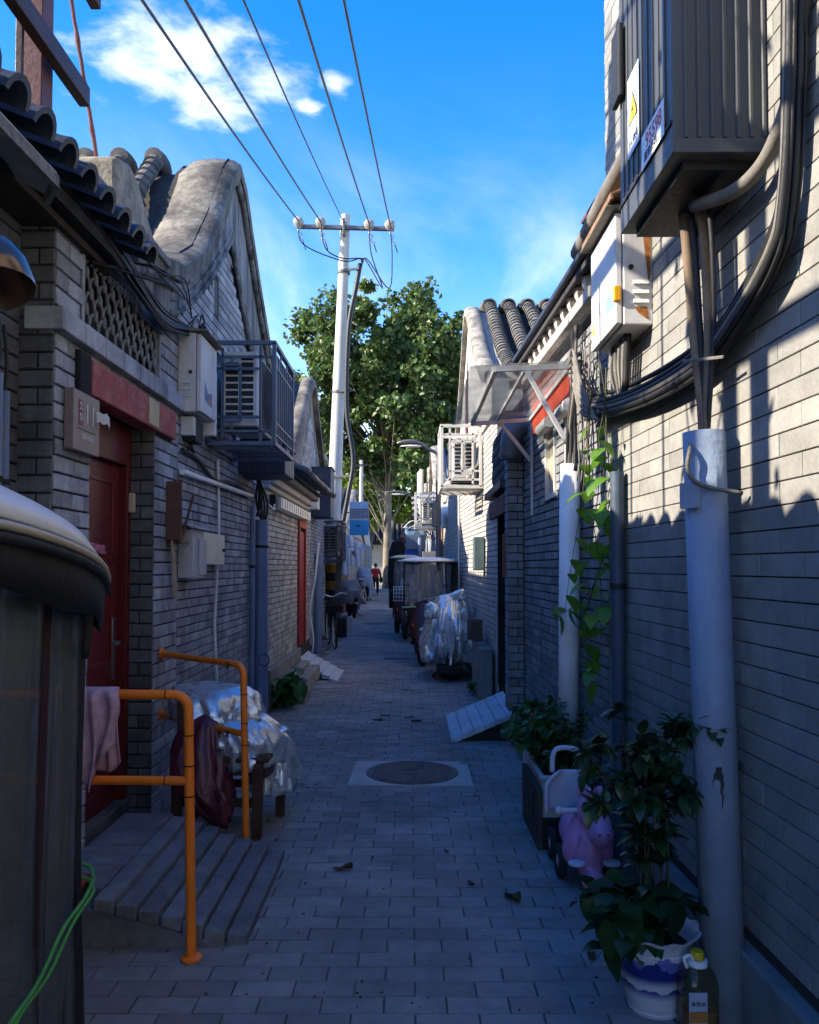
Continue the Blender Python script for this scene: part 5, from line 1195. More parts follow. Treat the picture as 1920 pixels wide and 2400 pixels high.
b = MB().bb(-1.79, -1.70, 12.75, 12.80, 1.2, 1.65).build('notice_board', m_wood2, bevel=.004); tag(b, 'small brown board on the wall right of the narrow red door', 'board')
cage('dark slate lattice cage on the left wall beside the utility pole', -1.95, -1.42, 17.3, 18.0, 1.66, 2.50, mat('dark slate paint', (.06, .07, .085), .55, var=.15), .03, nslat=5)
ac_unit('grey air conditioner inside the dark slate cage by the pole', -1.88, -1.52, 17.38, 17.95, 1.78, 2.42, mat('grey casing', (.20, .20, .20), .6))
def striped_guard():
    t = thing('pole_guard', 'black and yellow striped guard round the foot of the utility pole', 'guard', (-1.84, 18.9, 0))
    y_ = mat('yellow reflective band', (.26, .11, .008), .5, var=.2, bump=.05)
    for k in range(8): MB().lathe([(.205, 0), (.215, 0), (.215, .19), (.205, .19)], (-1.86 + .008 * k, 18.98, .05 + k * .195), 20).build('band', y_ if k % 2 else m_black, t, smooth=40)
striped_guard()
def shed_wall():
    t = thing('leaning_panel', 'dark panel and clutter leaning on the wall behind the bicycle', 'panel', (-1.9, 16.5, 0))
    MB().bb(-2.0, -1.86, 15.8, 17.2, 0, 1.5).build('board', m_void, t, bevel=.01)
shed_wall()
def wheel_parts(t, c, r, axis=(1, 0, 0), tyre_r=.016, spokes=18, m_r=None, fat=False):
    c = V(c); q = V((0, 0, 1)).rotation_difference(V(axis)).to_matrix()
    def ring(rr, tr, n=32): 
        b = MB(); pts = [c + q @ V((rr * math.cos(2 * math.pi * k / n), rr * math.sin(2 * math.pi * k / n), 0)) for k in range(n + 1)]; return b.tube(pts, tr, 8, cap=False)
    w = ring(r - tyre_r, tyre_r).build('wheel', m_tyre, t, smooth=True)
    ring(r - 2.1 * tyre_r, tyre_r * .6).build('rim', m_r or m_chrome, w, smooth=True)
    s = MB()
    for k in range(spokes):
        a = 2 * math.pi * k / spokes; s.tube([c, c + q @ V(((r - 2 * tyre_r) * math.cos(a), (r - 2 * tyre_r) * math.sin(a), 0))], .0025 if not fat else .012, 4)
    s.build('spokes', m_chrome, w)
    MB().tube([c - q @ V((0, 0, .04)), c + q @ V((0, 0, .04))], .02, 10).build('hub', m_chrome, w, smooth=40)
    return w
def bicycle(label, loc, rz, lean=.0, m_frame=None, basket=True, group=None):
    t = thing('bicycle', label, 'bicycle', loc, rz, group); m_f = m_frame or m_black; t.rotation_euler = (0, lean, rz)
    # own frame: y forward (front wheel at +y), built at the origin
    for y in (.53, -.53):
        c = V((0, y, .33)); w = MB(); n = 32
        ring = lambda rr, tr: MB().tube([c + V((0, rr * math.cos(2 * math.pi * k / n), rr * math.sin(2 * math.pi * k / n))) for k in range(n + 1)], tr, 8, cap=False)
        wh = local(t, ring(.312, .018), 'wheel', m_tyre, smooth=True)
        rm = ring(.286, .011).build('rim', m_pvcw, None, smooth=True); rm.parent = wh
        s = MB()
        for k in range(20): a = 2 * math.pi * k / 20; s.tube([c, c + V((0, .285 * math.cos(a), .285 * math.sin(a)))], .002, 4)
        so = s.build('spokes', m_chrome); so.parent = wh
        fd = MB().grid(lambda u, v: (.024 * (v - .5) * 2, y + .345 * math.cos(math.pi * (.05 + .62 * u) if y > 0 else math.pi * (.30 + .72 * u)), .33 + .345 * math.sin(math.pi * (.05 + .62 * u) if y > 0 else math.pi * (.30 + .72 * u)) + .006 * (1 - (2 * v - 1) ** 2)), 16, 4)
        local(t, fd, 'mudguard', m_f, smooth=True)
    fr = MB()
    for a, b_, r in (((0, .40, .86), (0, -.02, .30), .016), ((0, .42, .80), (0, -.16, .82), .014), ((0, -.02, .30), (0, -.18, .90), .015), ((0, -.02, .30), (0, -.53, .33), .011), ((0, -.17, .80), (0, -.53, .33), .009), ((0, .39, .92), (0, .44, .70), .018)): fr.tube([a, b_], r, 8)
    for s in (-.05, .05): fr.tube([(s * .3, .44, .72), (s, .46, .66), (s, .53, .33)], .010, 8)
    local(t, fr, 'frame', m_f, smooth=40)
    local(t, MB().tube(spline([(-.30, .20, 1.0), (-.27, .30, 1.02), (-.16, .40, 1.04), (0, .40, .98), (.16, .40, 1.04), (.27, .30, 1.02), (.30, .20, 1.0)], 4), .011, 8), 'handlebar', m_chrome, smooth=True)
    local(t, MB().ball((0, -.20, .94), (.09, .14, .035), 14, 8), 'saddle', m_black, smooth=True)
    if basket:
        b = MB()
        for k in range(9):
            f = k / 8
            for z in (0,): b.tube([(-.16 + .32 * f, .50, .70), (-.18 + .36 * f, .52, .95)], .004, 4); b.tube([(-.16 + .32 * f, .72, .70), (-.18 + .36 * f, .78, .95)], .004, 4)
        for z in (.70, .78, .86, .95):
            e = (z - .7) / .25; b.tube([(-.16 - .02 * e, .50, z), (.16 + .02 * e, .50, z), (.16 + .02 * e, .72 + .06 * e, z), (-.16 - .02 * e, .72 + .06 * e, z), (-.16 - .02 * e, .50, z)], .005, 4)
        b.bb(-.16, .16, .50, .72, .695, .70); b.bb(-.15, .15, .52, .70, .71, .84)
        local(t, b, 'basket', m_black)
    cr = MB().lathe([(.001, -.006), (.09, -.006), (.09, .006), (.001, .006)], (.04, -.02, .30), 20, axis=(1, 0, 0)); cr.tube([(.05, -.02, .30), (.06, .08, .17)], .01, 6); cr.tube([(-.05, -.02, .30), (-.06, -.12, .43)], .01, 6)
    local(t, cr, 'crankset', m_chrome, smooth=40)
    pd = MB().obox((.11, .08, .165), (.09, .06, .02)).obox((-.11, -.12, .435), (.09, .06, .02)); local(t, pd, 'pedals', m_black)
    rk = MB().bar((0, -.3, .74), (0, -.7, .74), .1, .012); rk.tube([(-.04, -.68, .74), (-.06, -.53, .34)], .006, 5); rk.tube([(.04, -.68, .74), (.06, -.53, .34)], .006, 5); local(t, rk, 'rack', m_f)
    return t
bicycle('old black roadster bicycle parked by the dark slate cage on the left', (-1.50, 15.95, .0), R(192), .05)
MB().tube([(-1.3, 18.1, 0), (-1.3, 18.1, .02)], .2, 16)
o = MB().bb(-1.60, -1.38, 17.95, 18.2, 0, .42).build('crate', m_black, bevel=.02); tag(o, 'small black crate at the foot of the grey cable guard', 'crate')
o = MB().bb(-1.48, -1.36, 19.6, 19.8, 0, .36).build('marker_post', m_plastw, bevel=.02); tag(o, 'short white marker block on the ground past the pole', 'block')
# --- hanging blue sign
def blue_sign():
    t = thing('banner_sign', 'square sign with blue band and brick picture hanging past the pole', 'sign', (-1.35, 22, 2.4))
    x0, x1, y = -1.61, -1.10, 22
    MB().bb(x0, x1, y, y + .02, 2.39, 3.29).build('panel', mat('pale blue print', (.27, .35, .50), .5, var=.06, bump=.0), t)
    MB().bb(x0, x1, y - .003, y - .0005, 2.39, 2.79).build('blue_band', mat('bright blue print', (.02, .24, .46), .5, var=.08, bump=0), t)
    MB().bb(x0, x1, y - .003, y - .0005, 2.795, 2.83).build('white_line', m_plastw, t); MB().bb(x0, x1, y - .003, y - .0005, 3.06, 3.10).build('grey_line', mat('grey print', (.12, .13, .14), .6, bump=0), t)
    for r in range(5):
        for c in range(5): MB().bb(x0 + .005 + c * .1 + (.03 if r % 2 else 0), min(x1, x0 + .095 + c * .1 + (.03 if r % 2 else 0)), y - .003, y - .0005, 2.84 + r * .043, 2.877 + r * .043).build('printed_brick', mat('grey brick print', (.16, .16, .17), .6, isl=.2, bump=0), t)
    MB().bb(x0 + .17, x0 + .30, y - .005, y - .0035, 2.62, 2.66).build('printed_mark', mat('navy print', (.01, .02, .05), .6, bump=0), t)
    w = mat('white lettering', (.62, .61, .58)); MB().bb(x0 + .30, x0 + .315, y - .005, y - .0035, 3.13, 3.22).build('printed_mark', w, t); MB().bb(x0 + .35, x0 + .365, y - .005, y - .0035, 3.13, 3.22).build('printed_mark', w, t)
    MB().bar((x0 - .5, y + .03, 3.0), (x1, y + .03, 3.0), .03).build('bracket', m_cable, t)
blue_sign()
def shirt(label, loc, s, m, seed):
    t = thing('shirt', label, 'clothing', loc, R(10)); 
    def f(u, v):
        x = (u - .5) * s * (.62 + (.42 if v > .74 else .0) * min(1, (v - .74) / .08 if v > .74 else 0)); z = s * 1.25 * (v - 1) - (.16 * s * abs(u - .5) * 2 if v > .74 else 0)
        return (x, .03 * math.sin(u * 14 + v * 2 + seed), z)
    local(t, MB().grid(f, 24, 24), 'cloth', m, smooth=True, solid=.006); local(t, MB().tube([(-s * .3, 0, .02), (0, 0, .10), (s * .3, 0, .02)], .008, 5), 'hanger', m_cable)
    return t
m_tee = mat('white cotton', (.62, .64, .72), .9, var=.08, bump=.2, bscale=20)
shirt('white shirt with a red and black print hung on the left', (-1.62, 24.5, 2.30), .60, m_tee, 1)
MB().prism([(-1.72, 24.42, 1.95), (-1.60, 24.42, 1.80), (-1.66, 24.42, 2.05)], (0, .005, 0)).build('print', m_red, bpy.data.objects['shirt'])
shirt('long white sheet hanging left of the printed shirt', (-1.86, 23.6, 2.52), .46, m_tee, 4)
bpy.data.objects['shirt.001'].scale = (1, 1, 2.1)
ln = thing('washing_line', 'thin clothes line strung along the left houses', 'line', (-1.9, 23, 2.5)); MB().tube([(-2.3, 21, 2.7), (-1.86, 23.6, 2.62), (-1.62, 24.5, 2.41), (-1.7, 28, 2.5)], .008, 5).build('line', m_cable, ln)
def covered_bike(name, label, loc, rz, m, h=1.05, L=1.6, W=.55, seed=2, cat='scooter', under=True, full=True, low=.28):
    t = thing(name, label, cat, loc, rz)
    # handlebar peak at the front, saddle hump behind
    def top(y): return h * (.72 + .28 * math.exp(-((y - L * .28) / (L * .16)) ** 2) - .10 * max(0, (y - L * .4) / (L * .1)) + .05 * math.exp(-((y + L * .2) / .3) ** 2))
    n = 40; rows = 26; vs = []
    for i in range(rows + 1):
        y = -L / 2 + L * i / rows; tp = top(y); e = math.sqrt(max(0, 1 - (abs(y) / (L / 2)) ** 4)); ww = W / 2 * (.5 + .5 * e) + .0
        pk = math.exp(-((y - L * .28) / (L * .1)) ** 2) * .12
        for j in range(n + 1):
            u = j / n * 2 - 1; a = abs(u)
            z = tp - (tp - low) * max(0, (a - .22) / .78) ** 1.05 if a > .22 else tp + .01
            x = math.copysign(min(1, a / .22) * (.10 + pk) + (ww - .10 - pk * .4) * max(0, (a - .22) / .78) ** .7, u)
            q = noise.noise((y * 4 + seed, u * 2.2, seed)) * .06 * (a ** 1.2) + .035 * math.sin(y * 16 + 2 * math.sin(u * 4)) * max(0, a - .3) + .05 * abs(noise.noise((y * 7, u * 3 + seed, 1))) * a
            z2 = z + .05 * noise.noise((y * 3, u * 3, seed + 4)) * a; y2 = y + .04 * noise.noise((y * 5, z * 4, seed))
            vs.append((x + math.copysign(q, u), y2, max(low - .06 * abs(noise.noise((y * 3, u, 3))), z2)))
    w = n + 1; b = MB(); b.v = vs; b.f = [(i * w + j, i * w + j + 1, (i + 1) * w + j + 1, (i + 1) * w + j) for i in range(rows) for j in range(n)]
    # close the ends with hanging flaps
    for i, yy in ((0, -1), (rows, 1)):
        ring = [V(vs[i * w + j]) for j in range(w)]; c = V((0, ring[0].y + yy * .03, low)); o = len(b.v); b.v += [tuple(p.lerp(c, .5) + V((0, yy * .05, -.03))) for p in ring]
        b.f += [(i * w + j, i * w + j + 1, o + j + 1, o + j) for j in range(w - 1)]
    local(t, b, 'cover', m, smooth=45, solid=.004)
    if under:
        for y in (L * .34, -L * .34):
            wh = local(t, MB().lathe([(.14, -.04), (.20, -.045), (.225, -.02), (.225, .02), (.20, .045), (.14, .04)], (0, y, .225), 24, axis=(1, 0, 0)), 'wheel', m_tyre, smooth=40)
            rm = MB().lathe([(.03, -.03), (.14, -.03), (.14, .03), (.03, .03)], (0, y, .225), 16, axis=(1, 0, 0)).build('rim', m_chrome, None, smooth=40); rm.parent = wh
        local(t, MB().bb(-.12, .12, -L * .3, L * .3, .14, .4), 'chassis', m_black, bevel=.03)
        local(t, MB().tube([(.1, 0, .22), (.3, .05, .02)], .014, 6), 'stand', m_black)
    return t
m_gcov = mat('grey rain cover', (.15, .155, .17), .6, var=.15, bump=.3, bscale=14)
covered_bike('covered_bicycle', 'bicycle under a dull grey cover parked past the pole on the left', (-1.78, 25.3, 0), R(12), m_gcov, 1.12, 1.5, .72, 3, 'bicycle', low=.42)
covered_bike('covered_scooter', 'scooter under a pale blue sheet further along the left side', (-2.05, 38, 0), R(8), mat('pale blue sheet', (.28, .36, .44), .7, var=.12, bump=.2), 1.5, 1.8, .9, 6)
bicycle('dark bicycle leaning among the others far along the left side', (-2.0, 33, 0), R(170), .08)
bicycle('second dark bicycle far along the left side', (-2.1, 35.2, 0), R(165), .06, mat('dark green frame', (.02, .05, .04), .5))
o = MB().bb(-2.08, -1.80, 29.8, 30.3, 0, .22).build('crate', m_gcov, bevel=.02); tag(o, 'low grey crate on the ground beside the far left bicycles', 'crate')
o = MB().bb(-2.42, -2.2, 26.5, 29.5, 0, 1.7).build('wood_stack', m_wood2, bevel=.02); tag(o, 'brown boards stacked upright against the far left wall', 'boards')

# ================================================================ the walker in red
def walker():
    t = thing('person', 'person in red jacket and black trousers walking away with a dark bag', 'person', (-1.78, 43.2, 0), R(4))
    def skin(name, pts, edges, radii, m, root=0, sub=2):
        me = bpy.data.meshes.new(name); me.from_pydata(pts, edges, []); me.materials.append(m); o = bpy.data.objects.new(name, me); COL.objects.link(o); o.parent = t
        sm = o.modifiers.new('skin', 'SKIN'); lay = me.skin_vertices[0].data if me.skin_vertices else None
        if lay is None:
            bm = bmesh.new(); bm.from_mesh(me); bm.verts.layers.skin.verify(); bm.to_mesh(me); bm.free(); lay = me.skin_vertices[0].data
        for i, r in enumerate(radii): lay[i].radius = (r if isinstance(r, tuple) else (r, r)); lay[i].use_root = (i == root)
        sb = o.modifiers.new('sub', 'SUBSURF'); sb.levels = sub; sb.render_levels = sub
        return o
    jk = mat('red jacket cloth', (.40, .018, .022), .8, var=.15, bump=.3, bscale=25); bl = mat('black trousers', (.010, .010, .012), .8, bump=.2); sk = mat('skin', (.42, .27, .20), .6, var=.08, bump=.05); hr = mat('black hair', (.010, .009, .009), .5, bump=.3)
    # one continuous body, then clothes over it
    P = [(0, 0, .92), (0, 0, 1.12), (0, .01, 1.34), (0, .02, 1.46), (0, .03, 1.55), (0, .03, 1.64), (-.09, 0, .90), (-.10, .10, .50), (-.10, .02, .08), (-.10, .14, .04), (.09, 0, .90), (.10, -.04, .50), (.10, -.20, .10), (.10, -.10, .05),
         (-.17, .01, 1.38), (-.24, -.04, 1.12), (-.25, .05, .88), (-.245, .08, .80), (.17, .01, 1.38), (.25, .03, 1.13), (.27, .06, .90), (.27, .08, .82)]
    E = [(0, 1), (1, 2), (2, 3), (3, 4), (4, 5), (0, 6), (6, 7), (7, 8), (8, 9), (0, 10), (10, 11), (11, 12), (12, 13), (2, 14), (14, 15), (15, 16), (16, 17), (2, 18), (18, 19), (19, 20), (20, 21)]
    skin('body', P, E, [.13, .12, .13, .06, .075, .085, .09, .065, .045, .04, .09, .065, .045, .04, .06, .048, .038, .03, .06, .048, .038, .03], sk)
    skin('trousers', [P[0], P[6], P[7], (-.10, .03, .12), P[10], P[11], (.10, -.18, .14)], [(0, 1), (1, 2), (2, 3), (0, 4), (4, 5), (5, 6)], [.15, .105, .085, .07, .105, .085, .07], bl)
    skin('jacket', [(0, 0, .90), P[1], P[2], (0, .02, 1.44), P[14], P[15], P[16], P[18], P[19], P[20]], [(0, 1), (1, 2), (2, 3), (2, 4), (4, 5), (5, 6), (2, 7), (7, 8), (8, 9)], [(.17, .15), (.165, .14), (.17, .14), .08, .085, .07, .055, .085, .07, .055], jk, 1)
    local(t, MB().ball((0, .015, 1.63), (.092, .105, .105), 16, 10), 'hair', hr, smooth=True)
    fc = MB(); fc.ball((0, .125, 1.57), (.015, .02, .02), 8, 6); fc.ball((-.088, .03, 1.58), (.012, .02, .03), 8, 6); fc.ball((.088, .03, 1.58), (.012, .02, .03), 8, 6); local(t, fc, 'face_features', sk, smooth=True)
    for x, y in ((-.10, .08), (.10, -.15)): local(t, MB().ball((x, y, .045 if y > 0 else .07), (.045, .125, .045), 12, 8), 'shoe', bl, smooth=True)
    hd = MB()
    for sx, y, z in ((-.245, .08, .78), (.27, .08, .80)):
        for k in range(4): hd.tube([(sx + (k - 1.5) * .004, y - .03 + k * .02, z), (sx, y - .028 + k * .02, z - .05), (sx + .01, y - .025 + k * .02, z - .08)], [.009, .008, .006], 6)
        hd.tube([(sx, y + .04, z + .01), (sx + .01, y + .055, z - .03)], .009, 6)
    local(t, hd, 'fingers', sk, smooth=True)
    bg = thing('shoulder_bag', 'dark bag carried by the person in red', 'bag', (-1.50, 43.2, .7)); MB().ball((-1.50, 43.2, .86), (.10, .17, .17), 14, 9).build('bag_body', m_black, bg, smooth=True); MB().tube([(-1.5, 43.1, .98), (-1.60, 43.16, 1.35), (-1.5, 43.3, .98)], .015, 6).build('strap', m_black, bg)
walker()

# ================================================================ right wall, near: transformer box, white box, pipes
def kiosk():
    t = thing('transformer_box', 'big ribbed grey steel electric box bolted high on the right wall', 'electric box', (1.0, 2.95, 2.9))
    m = mat('grey painted sheet steel', (.06, .063, .064), .5, var=.12, scale=4, bump=.05, spec=.45); x0 = .86; y0, y1, z0, z1 = 2.64, 3.30, 2.90, 4.9
    MB().bb(x0, xr(3) + .02, y0, y1, z0, z1).build('casing', m, t, bevel=.006)
    w = xr(y0) - x0
    for k in range(7):
        x = x0 + .035 + w * .91 * k / 6.6; MB().prism([(x, y0, z0 + .05), (x + .016, y0, z0 + .05), (x + .012, y0 - .009, z0 + .05), (x + .004, y0 - .009, z0 + .05)], (0, 0, z1 - z0)).build('rib', m, t)
    MB().bb(x0 - .003, xr(y0), y0 - .012, y0 - .0005, z0 - .002, z0 + .045).build('bottom_flange', m, t, bevel=.002)
    for k in range(9):
        y = y0 + .06 + k * .066; MB().bb(x0 - .005, x0 - .0003, y, y + .018, z0 + .13, z1).build('door_rib', m, t)
    MB().bb(x0 - .006, x0 - .0003, y0, y1, z0 + .10, z0 + .112).build('door_seam', m_cable, t)
    MB().bb(x0 - .03, x0 - .006, y1 - .10, y1 + .015, 3.42, 3.72).build('latch', m_cable, t, bevel=.008)
    MB().tube([(x0 - .012, y0 + .08, 3.62), (x0 - .012, y0 + .08, 3.82)], .006, 6).build('handle', m_chrome, t)
    base = MB().bb(x0 + .05, xr(3), y0 + .05, y1 - .05, z0 - .03, z0 - .001).build('base_frame', m_cable, t)
    # warning plate
    pw = mat('white enamel sign', (.62, .64, .66), .35, var=.08, bump=0); yl = mat('warning yellow', (.75, .52, .015), .4, var=.05, bump=0); rd = mat('red lettering', (.55, .02, .04), .5, bump=0); bk = mat('black lettering', (.012, .012, .012), .5, bump=0)
    X = x0 - .0075; s = MB().bb(X - .002, X, 2.995, 3.145, 3.13, 3.44).build('warning_plate', pw, t)
    def tri(a, z, xx, m): MB().prism([(xx, 3.07 - a, z - a * .55), (xx, 3.07 + a, z - a * .55), (xx, 3.07, z + a * 1.2)], (-.0006, 0, 0)).build('warning_triangle', m, s)
    tri(.066, 3.285, X - .0022, bk); tri(.054, 3.283, X - .0030, yl)
    MB().prism([(X - .0038, 3.080, 3.335), (X - .0038, 3.060, 3.285), (X - .0038, 3.071, 3.285), (X - .0038, 3.062, 3.248), (X - .0038, 3.085, 3.297), (X - .0038, 3.074, 3.297)], (-.0006, 0, 0)).build('lightning_mark', bk, s)
    text('当心触电', .034, 'lettering', bk, s, (X - .0024, 3.07, 3.175), (0, -1, 0), (0, 0, 1))
    s2 = MB().bb(X - .002, X, 2.70, 2.96, 2.995, 3.12).build('hotline_plate', pw, t)
    text('95598', .075, 'lettering', rd, s2, (X - .0026, 2.815, 3.075), (0, -1, 0), (0, 0, 1)); text('服务热线', .038, 'lettering', bk, s2, (X - .0026, 2.85, 3.025), (0, -1, 0), (0, 0, 1))
kiosk()
wb, wd = meter_box('meter_box', 'rust-streaked white meter box with yellow lock tag on the right wall', xr(4.05) + .01, .965, 3.80, 4.32, 2.68, 3.22)
MB().bb(.955, .985, 3.785, 3.82, 2.79, 2.86).build('lock_tag', mat('orange yellow plastic', (.75, .33, .01), .4, var=.05, bump=0), wd, bevel=.003)
MB().prism([(.9645, 4.10, 2.83), (.9645, 4.28, 2.83), (.9645, 4.19, 2.98)], (-.001, 0, 0)).build('faded_triangle', mat('faded grey print', (.40, .44, .50), .6, bump=0), wd)
MB().bb(.9640, .9646, 3.83, 3.99, 2.78, 2.86).build('sticker', mat('blue grey sticker', (.20, .28, .40), .5, bump=0), wd)
MB().prism([(.9644, 4.23, 2.76), (.9644, 4.30, 2.76), (.9644, 4.27, 2.84)], (-.001, 0, 0)).build('sticker', mat('yellow sticker', (.7, .5, .05), .5, bump=0), wd)
MB().prism([(1.10, 3.7985, 3.21), (1.128, 3.7985, 3.21), (1.128, 3.7985, 2.93), (1.118, 3.7985, 2.86), (1.108, 3.7985, 2.98), (1.096, 3.7985, 3.08)], (0, -.001, 0)).build('rust_streak', mat('orange rust bloom', (.30, .11, .025), .9, var=.5, scale=40, bump=.3), wb)
MB().prism([(1.05, 3.7985, 2.765), (1.11, 3.7985, 2.765), (1.12, 3.7985, 2.70), (1.09, 3.7985, 2.72), (1.07, 3.7985, 2.735)], (0, -.001, 0)).build('rust_streak', MATS['orange rust bloom'], wb)
cov = thing('rain_hood', 'rusty sheet-metal hood over the white meter box', 'hood', (1.0, 4.05, 3.25))
MB().prism([(1.13, 3.72, 3.36), (.93, 3.72, 3.27), (.93, 3.72, 3.258), (1.13, 3.72, 3.348)], (0, .72, 0)).build('sheet', m_rust, cov, bevel=.002); MB().bar((.93, 3.72, 3.255), (.93, 4.44, 3.255), .012, .03).build('front_lip', m_rust, cov)
gt = thing('gutter', 'dusty sagging gutter along the eave above the white meter box', 'gutter', (.95, 4.6, 3.4))
MB().tube(spline([(1.06, 3.45, 3.50), (1.02, 4.0, 3.46), (.98, 4.7, 3.36)], 6), .05, 10).build('trough', m_cabdust, gt, smooth=True); MB().bar((1.1, 3.5, 3.60), (1.0, 4.6, 3.50), .05, .02).build('eave_board', m_wood2, gt)
# thick pipes by the wall
def big_pipe():
    t = thing('cable_duct', 'thick pale blue duct standing nearest on the right wall', 'pipe', (1.07, 2.90, 0)); m = mat('brush-painted blue grey duct', (.21, .26, .34), .55, var=.12, scale=6, bump=.7, bscale=16, stain=(.19, .235, .31), samt=.4, sscale=1.2, svert=6)
    nm = m.node_tree.nodes
    MB().tube([(1.085, 2.88, 0), (1.055, 2.93, 2.03)], .070, 32, cap=False).build('tube', m, t, smooth=60, solid=.006)
    MB().prism([(1.01, 2.852, 1.0), (.99, 2.86, 1.03)], (0, 0, 0)) if False else None
    pt = mat('black scuff mark', (.02, .022, .028), .6, bump=0)
    rr = random.Random(5)
    for (z, hh, a0) in ((.78, .17, 4.35), (.64, .10, 4.5), (.56, .03, 4.42)):
        b = MB(); c = V((1.075, 2.895, 0)); n = 12; L_ = []; R_ = []
        for i in range(n + 1):
            f = i / n; wdt = (.10 + .12 * math.sin(f * 3.1) + .08 * rr.random()) * (1 if hh > .12 else .8); zz = z + hh * (f - .5)
            for s, q in ((-1, L_), (1, R_)): a = a0 + s * wdt + .15 * (f - .5); q.append(c + V((.0712 * math.cos(a) + .012 * (1 - zz / 1), .0712 * math.sin(a), zz)))
        b.add(L_ + R_, [(i, i + 1, n + 2 + i, n + 1 + i) for i in range(n)]); b.build('scuff', pt, t)
    MB().tube(spline([(1.03, 2.98, 2.02), (.98, 2.86, 1.96), (.97, 2.85, 1.88), (1.02, 2.84, 1.83), (1.14, 2.80, 1.80)], 6), .008, 6).build('tie_wire', m_cabdust, t, smooth=True)
    MB().obox((.985, 2.88, 1.80), (.012, .075, .09), (0, 0, .6)).build('patch', m, t)
big_pipe()
m_condu = mat('tan dusty conduit', (.20, .135, .08), .8, var=.35, scale=8, bump=.3, stain=(.05, .05, .05), samt=.7, svert=.4)
def cables_near():
    t = thing('cable_bundle', 'thick bundle of black cables sweeping along the right wall', 'cables', (1.1, 3.2, 2.3)); rr = random.Random(8)
    for k in range(17):
        dz = rr.uniform(-.075, .075); dx = rr.uniform(-.035, .02); X = lambda y: xr(y) - .045 + dx
        pts = [(X(4.6), 4.65 + rr.uniform(-.2, .2), 2.48 + dz), (X(4.2), 4.25, 2.40 + dz), (X(3.65), 3.6, 2.34 + dz), (X(3.0), 3.05, 2.34 + dz), (X(2.7), 2.72, 2.42 + dz), (X(2.5), 2.48, 2.53 + dz * 1.1), (X(2.35), 2.40, 2.66 + dz), (X(2.3), 2.365 + dz * .5, 3.0), (X(2.2), 2.33 + dz * .5, 3.9)]
        MB().tube(spline(pts, 7), rr.choice((.005, .007, .009, .012, .014)), 8).build('cable', m_cabdust if k in (2, 5) else m_cable, t, smooth=True)
    t = thing('cable_bundle', 'group of sheathed conduits dropping from the transformer box into the duct', 'cables', (1.06, 2.95, 2.4))
    for k, (dx, dy, r, m) in enumerate(((0, 0, .020, m_condu), (.05, -.10, .016, m_condu), (.06, -.16, .010, m_cable), (.02, -.05, .011, m_cable))):
        MB().tube(spline([(1.03 + dx * .5, 3.05 + dy, 2.90), (1.04 + dx * .5, 3.03 + dy, 2.7), (1.05 + dx * .5, 3.0 + dy * .7, 2.4), (1.055 + dx * .2, 2.94 + dy * .2, 2.12), (1.056, 2.93, 1.95)], 6), r, 10).build('conduit', m, t, smooth=True)
    MB().tube([(1.0, 2.98, 2.30), (1.08, 2.80, 2.27)], .006, 5).build('tie', m_cabdust, t)
    t = thing('cable', 'fat dusty conduit curving out of the transformer box along the wall', 'cable', (1.1, 2.6, 2.8))
    MB().tube(spline([(1.02, 2.9, 2.84), (1.08, 2.70, 2.80), (1.12, 2.55, 2.83), (1.14, 2.42, 2.95), (1.15, 2.36, 3.12)], 6), .024, 10).build('conduit', m_cabdust, t, smooth=True)
    MB().tube(spline([(1.15, 2.36, 3.10), (1.15, 2.32, 3.4), (1.15, 2.28, 3.9)], 5), .022, 8).build('cable', m_cable, t, smooth=True)
cables_near()
